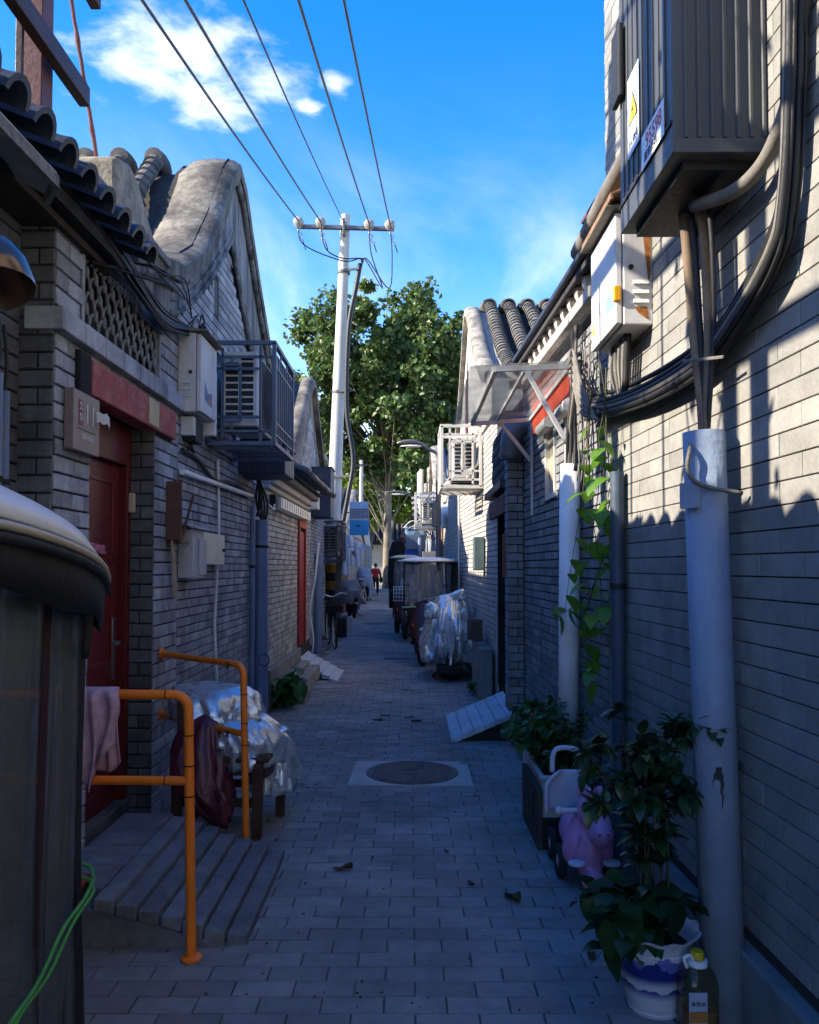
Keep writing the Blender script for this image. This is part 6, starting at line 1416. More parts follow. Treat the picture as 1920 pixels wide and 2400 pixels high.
def vine_pipe():
    pipe('down_pipe', 'dark blue grey down pipe with a climbing vine on the right wall', [(1.075, 4.24, 0), (1.075, 4.24, 2.04)], .036, mat('dark blue down pipe', (.055, .075, .11), .5, var=.2, bump=.08), 16, (1.45,))
    t = thing('white_pipe', 'thick white plastic pipe standing beside the two small windows', 'pipe', (1.02, 5.25, 0))
    MB().tube([(1.015, 5.32, 0), (1.02, 5.20, 2.20)], .062, 24, cap=False).build('tube', m_pvcw, t, smooth=50, solid=.006)
    rr = random.Random(2)
    for k in range(5): MB().tube(spline([(1.0 + .01 * k, 5.2 - .015 * k, 2.15), (1.0 + .012 * k, 5.17, 2.4), (1.04, 5.15 + rr.uniform(-.06, .06), 2.75), (1.04, 5.12 + rr.uniform(-.1, .1), 3.05)], 6), rr.choice((.010, .014)), 6).build('cable', m_cabdust if k % 2 else m_cable, t, smooth=True)
    t = thing('cable_bundle', 'bundle of dusty conduits looping from under the meter box', 'cables', (1.06, 4.4, 2.6))
    for k in range(8):
        y = 3.95 + .04 * k; MB().tube(spline([(1.06, y, 2.68), (1.06, y + .03, 2.55), (1.06 + .005 * k, y + .06, 2.42), (1.06, y + .3 * rr.random(), 2.36)], 5), rr.choice((.010, .015, .018)), 7).build('conduit', m_cabdust if k % 2 else m_cable, t, smooth=True)
    for k in range(5): MB().tube(spline([(1.04, 4.5 + .02 * k, 2.36 + .01 * k), (1.0, 4.75, 2.45 + .04 * k), (1.02, 5.0, 2.62 + .05 * k), (1.05, 5.25, 2.75 + .05 * k), (1.07, 5.5, 2.86)], 6), .013, 7).build('conduit', m_cabdust, t, smooth=True)
    # vine
    t = thing('climbing_vine', 'bright green vine hanging down the pipe on the right wall', 'vine', (1.05, 4.25, 1.2)); m_v = leafmat('yellow green vine leaves', (.13, .26, .03), .5, .02, .35)
    st = []
    for k in range(5):
        p = V((1.0 + rr.uniform(-.03, .06), 4.30 + rr.uniform(-.1, .2), 2.72 - .2 * rr.random())); pts = [p]
        for j in range(7): p = p + V((rr.uniform(-.03, .03) - (.0), rr.uniform(-.06, .06), -.2)); p.x = min(p.x, 1.06); pts.append(p.copy())
        st.append((pts, .004))
    st.append(([(1.04, 4.4, 1.55), (1.0, 4.6, 1.40), (.96, 4.9, 1.30), (.93, 5.15, 1.25), (.92, 5.4, 1.24)], .004)); st.append(([(1.03, 4.35, 1.6), (.98, 4.5, 1.35), (.96, 4.55, 1.2), (1.0, 4.5, 1.0), (1.02, 4.4, .9)], .004))
    plant(t, st, m_v, m_stemg, 12, .06, .125, .46, 9, each=70, droop=.45)
    t = thing('dry_creeper', 'dry brown creeper stems tangled beside the white pipe', 'creeper', (1.08, 5.0, 2.2)); b = MB()
    for k in range(12):
        p = V((1.08, 4.75 + rr.uniform(-.1, .4), 2.9)); pts = [p]
        for j in range(6): p = p + V((rr.uniform(-.02, .015), rr.uniform(-.07, .07), -rr.uniform(.08, .18))); p.x = min(p.x, 1.095); pts.append(p.copy())
        b.tube(spline(pts, 4), .0035, 4)
    b.build('stems', m_cabdust, t)
vine_pipe()
# awning over the two windows
def awning():
    t = thing('window_awning', 'clear plastic awning on white steel brackets over the right-hand windows', 'awning', (.8, 6.1, 2.8)); m = mat('white painted angle iron', (.55, .54, .52), .5, var=.12, bump=.05, stain=(.28, .16, .1), samt=.4)
    ya, yb = 5.4, 6.9; xa, xb = .57, .53
    for (a, b, nm) in (((xr(ya), ya, 2.875), (xa, ya, 2.855), 'side_bar'), ((xr(yb), yb, 2.79), (xb, yb, 2.755), 'side_bar'), ((xa, ya, 2.855), (xb, yb, 2.755), 'front_bar'), ((xr(ya) - .02, ya, 2.875), (xr(yb) - .02, yb, 2.79), 'back_bar')): MB().bar(a, b, .028, .035).build(nm, m, t, bevel=.002)
    for y, z in ((ya, 2.32), (yb, 2.44)):
        zt = 2.87 - (y - ya) / 1.5 * .09; MB().bar((xr(y) - .02, y, z), (xa + .20, y, zt - .02), .024, .03).build('brace', m, t, bevel=.002); MB().bar((xr(y) - .012, y, 1.98 if y == yb else 2.2), (xr(y) - .012, y, zt), .03, .02).build('wall_bar', m, t, bevel=.002)
    MB().prism([(xr(ya) - .0, ya - .05, 2.90), (.40, ya - .05, 2.865), (.36, yb + .06, 2.755), (xr(yb), yb + .06, 2.815)], (0, 0, .004)).build('sheet', m_poly, t)
    MB().bar((.78, ya, 2.875), (.74, yb, 2.785), .02, .02).build('sheet_joint', m, t)
awning()
def elbow_duct(name, label, c, r, m, turn, cat='duct'):
    t = thing(name, label, cat, c); c = V(c); pts = [c + V((turn, 0, 0))] + [c + V((turn * .55 * math.cos(a) * 0 + turn * (.55 - .55 * math.sin(a)), 0, -.16 * (1 - math.cos(a)))) for a in [math.pi / 2 * k / 6 for k in range(7)]] + [c + V((0, 0, -.30))]
    MB().tube(pts, r, 20).build('elbow', m, t, smooth=50)
    MB().lathe([(r + .001, -.02), (r + .012, -.02), (r + .012, .02), (r + .001, .02)], c + V((0, 0, -.26)), 20).build('collar', m, t, smooth=40)
    return t
elbow_duct('exhaust_elbow', 'dark grey exhaust elbow beside the doorway pier on the right', (.90, 7.25, 2.80), .095, mat('dark grey duct', (.10, .11, .125), .5, var=.15, bump=.05), .22)
elbow_duct('exhaust_elbow', 'fat white exhaust elbow poking from the sunlit right wall', (.60, 16.4, 2.62), .14, m_pvcw, .26)
# doorway things
def ramp_right():
    t = thing('ramp', 'pale blue stone slab ramp tilted up to the dark doorway', 'ramp', (.65, 7.9, 0)); n = 6; xa, xb = .37, .96
    m = mat('pale blue stone slab', (.46, .53, .60), .75, var=.22, scale=5, bump=.25, isl=.08, spots=.1)
    for i in range(n):
        a, b = i / n, (i + 1) / n; x0, x1 = xa + (xb - xa) * a, xa + (xb - xa) * b - .004; z0, z1 = .03 + .25 * a, .03 + .25 * b
        MB().add([(x0, 7.30, z0 - .05), (x1, 7.30 - .02, z1 - .05), (x1, 8.45, z1 - .05), (x0, 8.45, z0 - .05), (x0, 7.30, z0), (x1, 7.28, z1), (x1, 8.45, z1), (x0, 8.45, z0)], [(0, 3, 2, 1), (4, 5, 6, 7), (0, 1, 5, 4), (1, 2, 6, 5), (2, 3, 7, 6), (3, 0, 4, 7)]).build('slab', m, t, bevel=.006)
    MB().prism([(xa, 7.36, 0), (xb, 7.36, 0), (xb, 7.36, .22)], (0, 1.0, 0)).build('rubble_base', m_mort, t)
    o = MB().bb(.28, .40, 7.25, 8.4, .0005, .008).build('mortar_patch', m_conc, kind='structure')
ramp_right()
o = MB().bb(.86, .90, 7.55, 7.60, 1.45, 1.85).build('door_sign', mat('reddish brown board', (.20, .075, .04), .7, var=.2, bump=.15), bevel=.004); tag(o, 'small upright brown board on the dark doorway pier', 'board')
o = MB().bb(.80, .94, 9.3, 9.65, 0, .62).build('plinth_block', m_conc, bevel=.015); tag(o, 'grey concrete plinth block at the wall foot past the doorway', 'plinth')
o = MB().obox((.80, 10.1, .78), (.14, .22, .26), (0, 0, .2)).build('box', mat('scuffed brown box', (.10, .07, .06), .75, var=.3, bump=.2), bevel=.01); tag(o, 'small brown box perched on the ledge behind the covered scooter', 'box')
o = MB().bb(.80, .93, 9.7, 10.6, .0, .64).build('ledge', m_conc, bevel=.015); tag(o, 'low concrete ledge along the wall behind the covered scooter', 'ledge')
o = MB().bb(.80, .93, 10.2, 10.42, 1.5, 1.92).build('meter_box', mat('green grey enamel', (.10, .14, .145), .5, var=.15, bump=.05), bevel=.01); tag(o, 'green grey metal box on the sunlit wall past the doorway', 'box')
# cages on the right
m_cagew = mat('cream painted steel', (.58, .56, .50), .5, var=.1, bump=.05, stain=(.35, .22, .12), samt=.25)
cage('cream lattice guard cage on the right wall past the doorway', .93, .41, 10.4, 11.3, 2.56, 3.34, m_cagew, .026, nslat=7)
ac_unit('white air conditioner with looping hose inside the cream cage', .86, .55, 10.5, 11.2, 2.68, 3.2)
h = thing('hose', 'cream hose looping behind the caged white air conditioner', 'hose', (.8, 10.45, 2.8)); MB().tube(spline([(.90, 10.42, 3.05), (.86, 10.42, 2.85), (.74, 10.42, 2.78), (.66, 10.43, 2.86), (.68, 10.44, 3.0)], 6), .02, 8).build('tube', m_cagew, h, smooth=True)
cage('smaller cream lattice cage further along on the right', .72, .15, 19.6, 20.4, 2.48, 3.30, m_cagew, .035, nslat=5)
ac_unit('white air conditioner inside the farther cream cage', .62, .30, 19.7, 20.3, 2.6, 3.15)
def street_lamp(label, x, y, z, s, hx, group='street lamps over the alley'):
    t = thing('street_lamp', label, 'street lamp', (x, y, 0), 0, group); m = mat('dark grey lamp metal', (.09, .10, .11), .45, metal=.3, var=.15, bump=.03)
    MB().tube(spline([(x, y, z - .35 * s), (x - .02 * s, y, z - .12 * s), (x - .25 * s, y, z)], 5), .03 * s, 10).build('arm', m, t, smooth=True)
    def hd(u, v):
        a = 2 * math.pi * u; l = v; w = .11 * s * math.sin(math.pi * min(1, .06 + .94 * l)) ** .6 * (1.1 - .5 * l); return (x - .22 * s - hx * s * l, y + w * math.cos(a), z + .01 * s + .12 * s * l * (1 - l) * 2 + .045 * s * (1 - .5 * l) * math.sin(a) + .06 * l * s)
    MB().grid(hd, 20, 14, close=True).build('lamp_head', m, t, smooth=True)
    MB().ball((x - .22 * s - hx * s * .45, y, z + .02 * s), (.22 * s, .08 * s, .02 * s), 14, 6).build('lens', m_pvcw, t, smooth=True)
    return t
sl = street_lamp('dark street lamp head on a tall post jutting over the alley from the right', .50, 14.2, 3.62, 1.0, .50)
MB().tube([(.50, 14.2, 0), (.50, 14.2, 3.32)], .045, 14).build('post', MATS['dark grey lamp metal'], sl, smooth=40); MB().bb(.54, .55, 14.13, 14.15, 2.2, 2.26).build('tag_label', m_pvcw, sl)
MB().obox((.44, 14.2, 2.45), (.1, .12, .42)).build('control_box', MATS['dark grey lamp metal'], sl, bevel=.015)
sl2 = street_lamp('smaller distant street lamp head beside the poplar trunk', .35, 44, 5.4, 1.7, .75); MB().tube([(.45, 44, 0), (.4, 44, 5.0)], .06, 10).build('post', MATS['dark grey lamp metal'], sl2, smooth=40)

# ================================================================ right, middle distance: vehicles
m_film2 = clearmat('milky clear vinyl curtain', (.84, .86, .86), .20, .12, (.50, .51, .51), .30, 5, .6)
def trike(label, loc, rz, m_body, roof_m, roof_z=1.62, L=2.3, W=.85, basket=False, curtain=True):
    t = thing('cargo_tricycle', label, 'tricycle', loc, rz)     # own frame: front wheel at +y
    fw = L * .46
    def wheel(x, y, r, wd):
        w = local(t, MB().lathe([(r * .62, -wd), (r * .9, -wd * 1.1), (r, -wd * .5), (r, wd * .5), (r * .9, wd * 1.1), (r * .62, wd)], (x, y, r), 24, axis=(1, 0, 0)), 'wheel', m_tyre, smooth=40)
        q = MB().lathe([(.03, -wd), (r * .3, -wd * .4), (r * .62, -wd * .8), (r * .62, wd * .8), (r * .3, wd * .4), (.03, wd)], (x, y, r), 18, axis=(1, 0, 0)).build('rim', m_chrome, None, smooth=40); q.parent = w
    wheel(0, fw, .24, .045); wheel(-W * .45, -L * .30, .24, .05); wheel(W * .45, -L * .30, .24, .05)
    local(t, MB().grid(lambda u, v: (.075 * (2 * v - 1), fw + .28 * math.cos(math.pi * (-.05 + .9 * u)), .25 + .28 * math.sin(math.pi * (-.05 + .9 * u)) + .03 * (1 - (2 * v - 1) ** 2)), 14, 6), 'mudguard', m_body, smooth=True, solid=.008)
    # front apron: tapered shield
    def ap(u, v): w_ = .13 + .12 * math.sin(math.pi * min(1, v * .9 + .1)); a = (u - .5) * math.pi * .9; return (w_ * math.sin(a), fw - .08 - .24 * v + .07 * math.cos(a), .38 + .62 * v)
    local(t, MB().grid(ap, 14, 12), 'front_shield', m_body, smooth=True, solid=.02)
    local(t, MB().ball((0, fw + .02, .52), (.075, .05, .085), 16, 10), 'headlight', m_chrome, smooth=True)
    for s in (-1, 1): local(t, MB().ball((s * .17, fw - .06, .62), (.02, .015, .03), 10, 8), 'indicator', mat('amber lens', (.5, .14, .01), .25, bump=0), smooth=True)
    local(t, MB().tube([(0, fw - .12, .5), (0, fw - .32, 1.02)], .025, 10), 'steering_column', m_black, smooth=40)
    local(t, MB().tube(spline([(-.33, fw - .48, 1.02), (-.2, fw - .36, 1.06), (0, fw - .32, 1.03), (.2, fw - .36, 1.06), (.33, fw - .48, 1.02)], 4), .013, 8), 'handlebar', m_chrome, smooth=True)
    for s in (-1, 1):
        local(t, MB().tube([(s * .22, fw - .38, 1.06), (s * .30, fw - .34, 1.20)], .006, 6), 'mirror_stalk', m_black); local(t, MB().ball((s * .31, fw - .33, 1.24), (.055, .015, .04), 12, 8), 'mirror', m_black, smooth=True)
    local(t, MB().bb(-W * .32, W * .32, -L * .12, fw - .22, .30, .38), 'floor', m_black, bevel=.02)
    local(t, MB().bb(-W * .40, W * .40, -.10, .28, .40, .66), 'seat_base', m_body, bevel=.04); local(t, MB().bb(-W * .38, W * .38, -.10, .30, .665, .75), 'seat', mat('black vinyl seat', (.02, .018, .018), .5, bump=.1), bevel=.035, seg=3)
    local(t, MB().bb(-W * .5, W * .5, -L * .5, -.15, .42, .95), 'cargo_box', m_body, bevel=.03)
    fr = MB()
    for x in (-W * .48, W * .48):
        for y in (fw - .28, -.12, -L * .48): fr.tube([(x, y, .45), (x, y, roof_z)], .014, 8)
        fr.tube([(x, fw - .28, roof_z - .02), (x, -L * .48, roof_z - .02)], .014, 8); fr.tube([(x, fw - .28, .95), (x, -L * .48, .95)], .012, 8)
    fr.tube([(-W * .48, fw - .28, .92), (W * .48, fw - .28, .92)], .012, 8); fr.tube([(-W * .48, fw - .28, .45), (W * .48, fw - .28, .45)], .012, 8); local(t, fr, 'canopy_frame', m_black, smooth=40)
    def rf(u, v): x = (u - .5) * W * 1.16; y = fw - .12 - v * (L * 1.0); return (x, y, roof_z + .02 + .055 * (1 - (2 * u - 1) ** 4) * min(1, 12 * v, 12 * (1 - v)) ** .5)
    local(t, MB().grid(rf, 18, 20), 'roof', roof_m, smooth=True, solid=.014)
    local(t, MB().tube([rf(0, 0), rf(.5, 0), rf(1, 0), rf(1, 1), rf(0, 1), rf(0, 0)], .016, 8), 'roof_edge', roof_m, smooth=True)
    if curtain:
        local(t, MB().grid(lambda u, v: ((u - .5) * W * .96, fw - .275 + .018 * math.sin(u * 30 + 2 * v) * v + .01 * math.sin(u * 11), roof_z - .03 - v * (roof_z - .95 + .02)), 60, 10), 'windscreen_curtain', m_film2, smooth=True)
        for s in (-1, 1): local(t, MB().grid(lambda u, v: (s * (W * .485 + .012 * math.sin(u * 34) * v), fw - .28 - u * (fw + L * .46), roof_z - .03 - v * (roof_z - .5)), 60, 8), 'side_curtain', m_film2, smooth=True)
    if basket:
        b = MB()
        for k in range(9):
            x = -.24 + .06 * k
            b.tube([(x, fw + .06, .82), (x, fw + .08, 1.12)], .006, 4)
        for z in (.82, .90, .98, 1.06, 1.12): b.tube([(-.25, fw - .12, z), (-.25, fw + .08, z), (.25, fw + .08, z), (.25, fw - .12, z)], .006, 4)
        local(t, b, 'basket', m_pvcw)
    return t
m_tred = mat('dark red bodywork', (.035, .006, .008), .32, var=.15, bump=.03, spec=.5)
m_troof = mat('white canopy roof', (.66, .66, .65), .45, var=.08, bump=.05)
trike('dark red tricycle with white roof and clear curtains on the right', (.37, 13.95, 0), R(171), m_tred, m_troof, 1.62, 2.3, .70)
rp = thing('rope', 'pale green rope stretched across the front of the white-roofed tricycle', 'rope', (.3, 13.2, .95)); MB().tube([(-.12, 13.17, .90), (.1, 13.16, .905), (.36, 13.18, .91), (.8, 13.2, .93)], .012, 6).build('strand', mat('pale green webbing', (.35, .55, .30), .6, bump=.1), rp)
trike('tricycle with wire basket and cream and yellow roof behind the first', (-.06, 18.6, 0), R(178), mat('deep maroon bodywork', (.07, .008, .010), .35, var=.15), mat('cream and yellow canopy roof', (.62, .52, .30), .45, var=.15, scale=2), 1.72, 2.2, .56, basket=True)
def silver_scooter():
    t = thing('covered_scooter', 'scooter under a shiny silver cover in front of the dark red tricycle', 'scooter', (.56, 11.7, 0))
    for y in (11.25, 12.35):
        w = MB().lathe([(.13, -.045), (.2, -.05), (.23, -.02), (.23, .02), (.2, .05), (.13, .045)], (.54, y, .23), 24, axis=(1, 0, 0)).build('wheel', m_tyre, t, smooth=40); MB().lathe([(.03, -.03), (.13, -.03), (.13, .03), (.03, .03)], (.54, y, .23), 16, axis=(1, 0, 0)).build('rim', m_chrome, w, smooth=40)
    MB().bb(.42, .66, 11.35, 12.2, .16, .5).build('chassis', m_black, t, bevel=.04); MB().tube([(.5, 11.6, .2), (.32, 11.5, .02)], .015, 6).build('stand', m_black, t)
    MB().bb(.36, .72, 11.02, 11.3, .10, .22).build('footboard', m_black, t, bevel=.02)
    keys = [((.58, 11.42, 1.17), .03, .04, 0), ((.57, 11.43, 1.14), .17, .09, 0), ((.56, 11.48, 1.05), .25, .18, 0), ((.55, 11.55, .90), .29, .36, 0), ((.55, 11.62, .70), .33, .52, 0), ((.54, 11.66, .50), .365, .62, 0), ((.54, 11.68, .34), .36, .64, 0), ((.53, 11.68, .235), .33, .62, 0)]
    drape('cover', m_silver, t, interp_rings(keys, 34), 150, .17, 7, 14, .018)
    keys = [((.29, 11.36, 1.06), .02, .02, 0), ((.31, 11.37, 1.02), .09, .06, 0), ((.33, 11.38, .94), .12, .09, 0), ((.34, 11.4, .84), .12, .12, 0)]
    drape('mirror_flap', m_silver, t, interp_rings(keys, 10), 40, .2, 4, 6, .012)
    keys = [((.73, 11.38, 1.235), .015, .02, 0), ((.71, 11.38, 1.21), .07, .05, 0), ((.66, 11.40, 1.16), .12, .08, 0), ((.64, 11.42, 1.08), .13, .1, 0)]
    drape('mirror_flap', m_silver, t, interp_rings(keys, 10), 40, .2, 4, 7, .012)
silver_scooter()
covered_bike('covered_scooter', 'scooter under a pale grey cover parked far along the right', (.05, 23.5, 0), R(175), mat('pale grey cover', (.36, .38, .40), .6, var=.15, bump=.3), 1.2, 1.7, .6, 8)
def blue_stack():
    t = thing('cart_load', 'cart piled with blue plastic, a curved grey hood and tied wires on the right', 'cart', (.25, 21.6, 0))
    bl = mat('bright blue plastic sheet', (.015, .075, .34), .4, var=.25, bump=.3, bscale=20); sl = mat('slate panel', (.10, .15, .21), .4, var=.15, bump=.05)
    MB().bb(-.15, .55, 21.3, 22.4, .35, 1.5).build('cart_body', m_navy, t, bevel=.03)
    for y in (21.5, 22.2): MB().lathe([(.14, -.04), (.24, -.03), (.24, .03), (.14, .04)], (-.1, y, .24), 20, axis=(1, 0, 0)).build('wheel', m_tyre, t, smooth=40)
    drape('blue_sheet', bl, t, interp_rings([((.16, 21.7, 2.02), .05, .05, 0), ((.16, 21.7, 2.0), .26, .25, 0), ((.17, 21.7, 1.75), .32, .3, 0), ((.18, 21.7, 1.45), .36, .33, 0)], 10), 40, .12, 6, 3, .02)
    MB().grid(lambda u, v: (-.12 + .56 * v, 21.35 + .5 * u, 2.05 + .55 * math.sin(math.pi * (.12 + .5 * u))), 12, 6).build('curved_hood', sl, t, smooth=True, solid=.02)
    MB().bb(-.10, .42, 21.34, 21.37, 2.0, 2.38).build('panel', sl, t, bevel=.01); MB().tube([(.25, 21.3, 1.7), (.27, 21.3, 2.3)], .05, 10).build('cylinder_tube', m_pvc, t, smooth=True); MB().lathe([(.001, -.03), (.09, -.03), (.09, .03), (.001, .03)], (.2, 21.3, 2.38), 16, axis=(0, 1, 0)).build('round_cap', sl, t, smooth=40)
    rr = random.Random(9)
    for k in range(9):
        a = V((-.2 + rr.random() * .4, 21.5, 2.6 + rr.uniform(-.1, .1))); MB().tube(spline([a, a + V((.25, 0, .12 + rr.uniform(-.1, .15))), a + V((.6, .1, -.05 + rr.uniform(-.15, .1))), a + V((.7, .1, -.3))], 5), .014, 5).build('loose_wire', m_cable if k % 3 else m_pvcw, t, smooth=True)
    o = drape('black_coat', mat('black cloth', (.008, .008, .009), .9, bump=.3), None, interp_rings([((-.35, 25, 2.35), .05, .05, 0), ((-.34, 25, 2.28), .2, .15, 0), ((-.33, 25, 1.9), .3, .2, 0), ((-.33, 25, 1.4), .3, .22, 0), ((-.33, 25, .3), .28, .22, 0)], 10), 40, .12, 5, 2, .03); o.name = 'covered_pile'; tag(o, 'tall pile under a black cloth beside the poplar trunk', 'pile')
    MB().ball((-.22, 24.8, 2.42), (.07, .07, .09), 10, 8).build('red_cap', m_red, o, smooth=True)
blue_stack()
def right_clutter():
    rr = random.Random(12)
    t = thing('wire_tangle', 'tangle of pale wires on the far right-hand house fronts', 'cables', (.6, 18, 2.6))
    for k in range(14):
        a = V((.62 + rr.uniform(-.1, .1), 15.5 + rr.random() * 8, 2.5 + rr.random() * .9)); MB().tube(spline([a, a + V((-.1 + rr.uniform(-.1, .1), .6, rr.uniform(-.3, .2))), a + V((rr.uniform(-.2, .1), 1.4, rr.uniform(-.5, .3)))], 5), rr.choice((.01, .016, .022)), 5).build('wire', m_cabdust if k % 2 else m_cagew, t, smooth=True)
    for k, (y, z0, z1, m, lb) in enumerate(((13.4, .3, 3.1, m_cagew, 'cream conduit running up the sunlit right wall past the cream cage'), (17.4, .2, 2.4, m_rust, 'rusty pipe standing by the far right wall'), (18.6, .2, 2.5, m_cagew, 'cream pipe beside the rusty pipe on the far right wall'))):
        pipe('conduit', lb, [(xr(y) - .04, y, z0), (xr(y) - .04, y, z1)], .03 if k else .018, m, 10)
    o = MB().bb(.30, .66, 19.0, 19.3, 0, 1.9).build('shutter_panel', m_gcov, bevel=.01); tag(o, 'grey door leaf standing against the far right wall', 'door')
    # slatted balcony rails on the far houses
    t = thing('balcony_rail', 'dark slatted stair rail rising on the far right-hand houses', 'railing', (.55, 26, 3))
    for k in range(9): MB().bar((.5, 24 + k * .9, 2.7 + k * .12), (.1, 24 + k * .9, 3.0 + k * .16), .05, .10).build('slat', m_plastw if k % 2 else m_void, t)
    for k in range(5): MB().tube([(.35, 24 + k * 2, 3.0 + .2 * k), (.35, 24 + k * 2, 4.4 + .2 * k)], .05, 8).build('post', m_plastw, t, smooth=40)
    MB().tube([(.35, 24, 4.2), (.35, 32, 5.1)], .04, 8).build('handrail', m_cagew, t, smooth=40)
right_clutter()
def distant_pole():
    t = thing('utility_pole', 'second, distant pale utility pole among the bright trees', 'pole', (-3.1, 52, 0)); MB().tube([(-3.1, 52, 0), (-3.05, 52, 8.3)], [.17, .11], 12).build('shaft', mat('pale concrete pole', (.5, .48, .45)), t, smooth=40); MB().bar((-3.5, 51.9, 8.0), (-2.6, 51.9, 8.0), .08).build('crossarm', m_cable, t)
    t = thing('roof_ladder', 'red and grey ladder frame standing above the far left roof', 'ladder', (-3.4, 30, 5))
    for x in (-3.75, -3.35): MB().tube([(x, 30, 4.6), (x + .12, 30, 6.3)], .03, 6).build('rail', m_gcov, t)
    for k in range(4): MB().tube([(-3.72 + .03 * k, 30, 4.9 + .4 * k), (-3.32 + .03 * k, 30, 4.9 + .4 * k)], .03, 6).build('rung', m_red if k == 3 else m_gcov, t)
distant_pole()

# ================================================================ right foreground
def planters():
    wb_ = mat('grimy wood boards', (.06, .05, .045), .85, var=.35, scale=9, bump=.4); soil = mat('dark potting soil', (.03, .022, .015), .95, var=.4, scale=30, bump=.8); tr = mat('white plastic trough', (.50, .50, .52), .5, var=.1, bump=.04)
    rr = random.Random(21)
    for i, (y0, y1, x0, x1, lb, lbp, nst) in enumerate(((4.58, 5.12, .735, .99, 'near white planting trough set in grimy boards by the right wall', 'bushy light green plants with tiny pink flowers in the near trough', 26), (5.2, 5.78, .79, 1.03, 'farther white planting trough behind the near one by the right wall', 'light green flowering plants in the farther trough', 24))):
        t = thing('planter', lb, 'planter', ((x0 + x1) / 2, y0, 0)); z0, z1 = .12, .375
        for (a, b, c, d) in ((x0, x1, y0, y0 + .02), (x0, x1, y1 - .02, y1), (x0, x0 + .02, y0 + .021, y1 - .021), (x1 - .02, x1, y0 + .021, y1 - .021)): MB().bb(a, b, c, d, z0, z1).build('trough_side', tr, t, bevel=.004)
        MB().bb(x0 + .021, x1 - .021, y0 + .021, y1 - .021, z0, z1 - .035).build('soil', soil, t)
        for (a, b, c, d) in ((x0 - .015, x1 + .015, y0 - .015, y0 + .012), (x0 - .015, x1 + .015, y1 - .012, y1 + .015), (x0 - .015, x0 + .012, y0 + .013, y1 - .013), (x1 - .012, x1 + .015, y0 + .013, y1 - .013)): MB().bb(a, b, c, d, z1 + .001, z1 + .02).build('rim', tr, t, bevel=.006)
        if i == 0: MB().bb(x0 - .035, x0 - .006, y0 - .04, y1 + .03, 0, .33).build('side_board', wb_, t, bevel=.004); MB().bb(x0 - .005, x1, y0 - .035, y0 - .017, 0, .17).build('front_board', m_void, t)
        if i == 0: MB().prism([(x0 - .05, y0 + .12, .14), (x0 - .05, y0 + .30, .20), (x0 - .05, y0 + .22, .26), (x0 - .05, y0 + .10, .30)], (.012, 0, 0)).build('broken_board', wb_, t)
        p = thing('potted_plants', lbp, 'plants', ((x0 + x1) / 2, (y0 + y1) / 2, z1)); st = []
        for k in range(nst):
            bx, by = rr.uniform(x0 + .03, x1 - .03), rr.uniform(y0 + .03, y1 - .03); h = rr.uniform(.18, .42) if i == 0 else rr.uniform(.15, .36); ox = rr.uniform(-.20, .10) * (1.3 if i == 0 else 1); oy = rr.uniform(-.13, .13)
            st.append(([(bx, by, z1 - .04), (bx + ox * .35, by + oy * .4, z1 + h * .55), (bx + ox, by + oy, z1 + h * (.95 - .5 * abs(ox) * 2))], .004))
        plant(p, st, m_lmid if i == 0 else m_lgreen, m_stemg, 30 + i, .035, .075, .36, 26, each=60 if i == 0 else 0, droop=.3)
        for k in range(6 - 3 * i): q = st[rr.randrange(nst)][0][2]; MB().ball((q[0], q[1], q[2] + .015), (.009, .009, .008), 7, 5).build('flower', mat('pink flower', (.45, .06, .10), .7, bump=0), p, smooth=True)
planters()
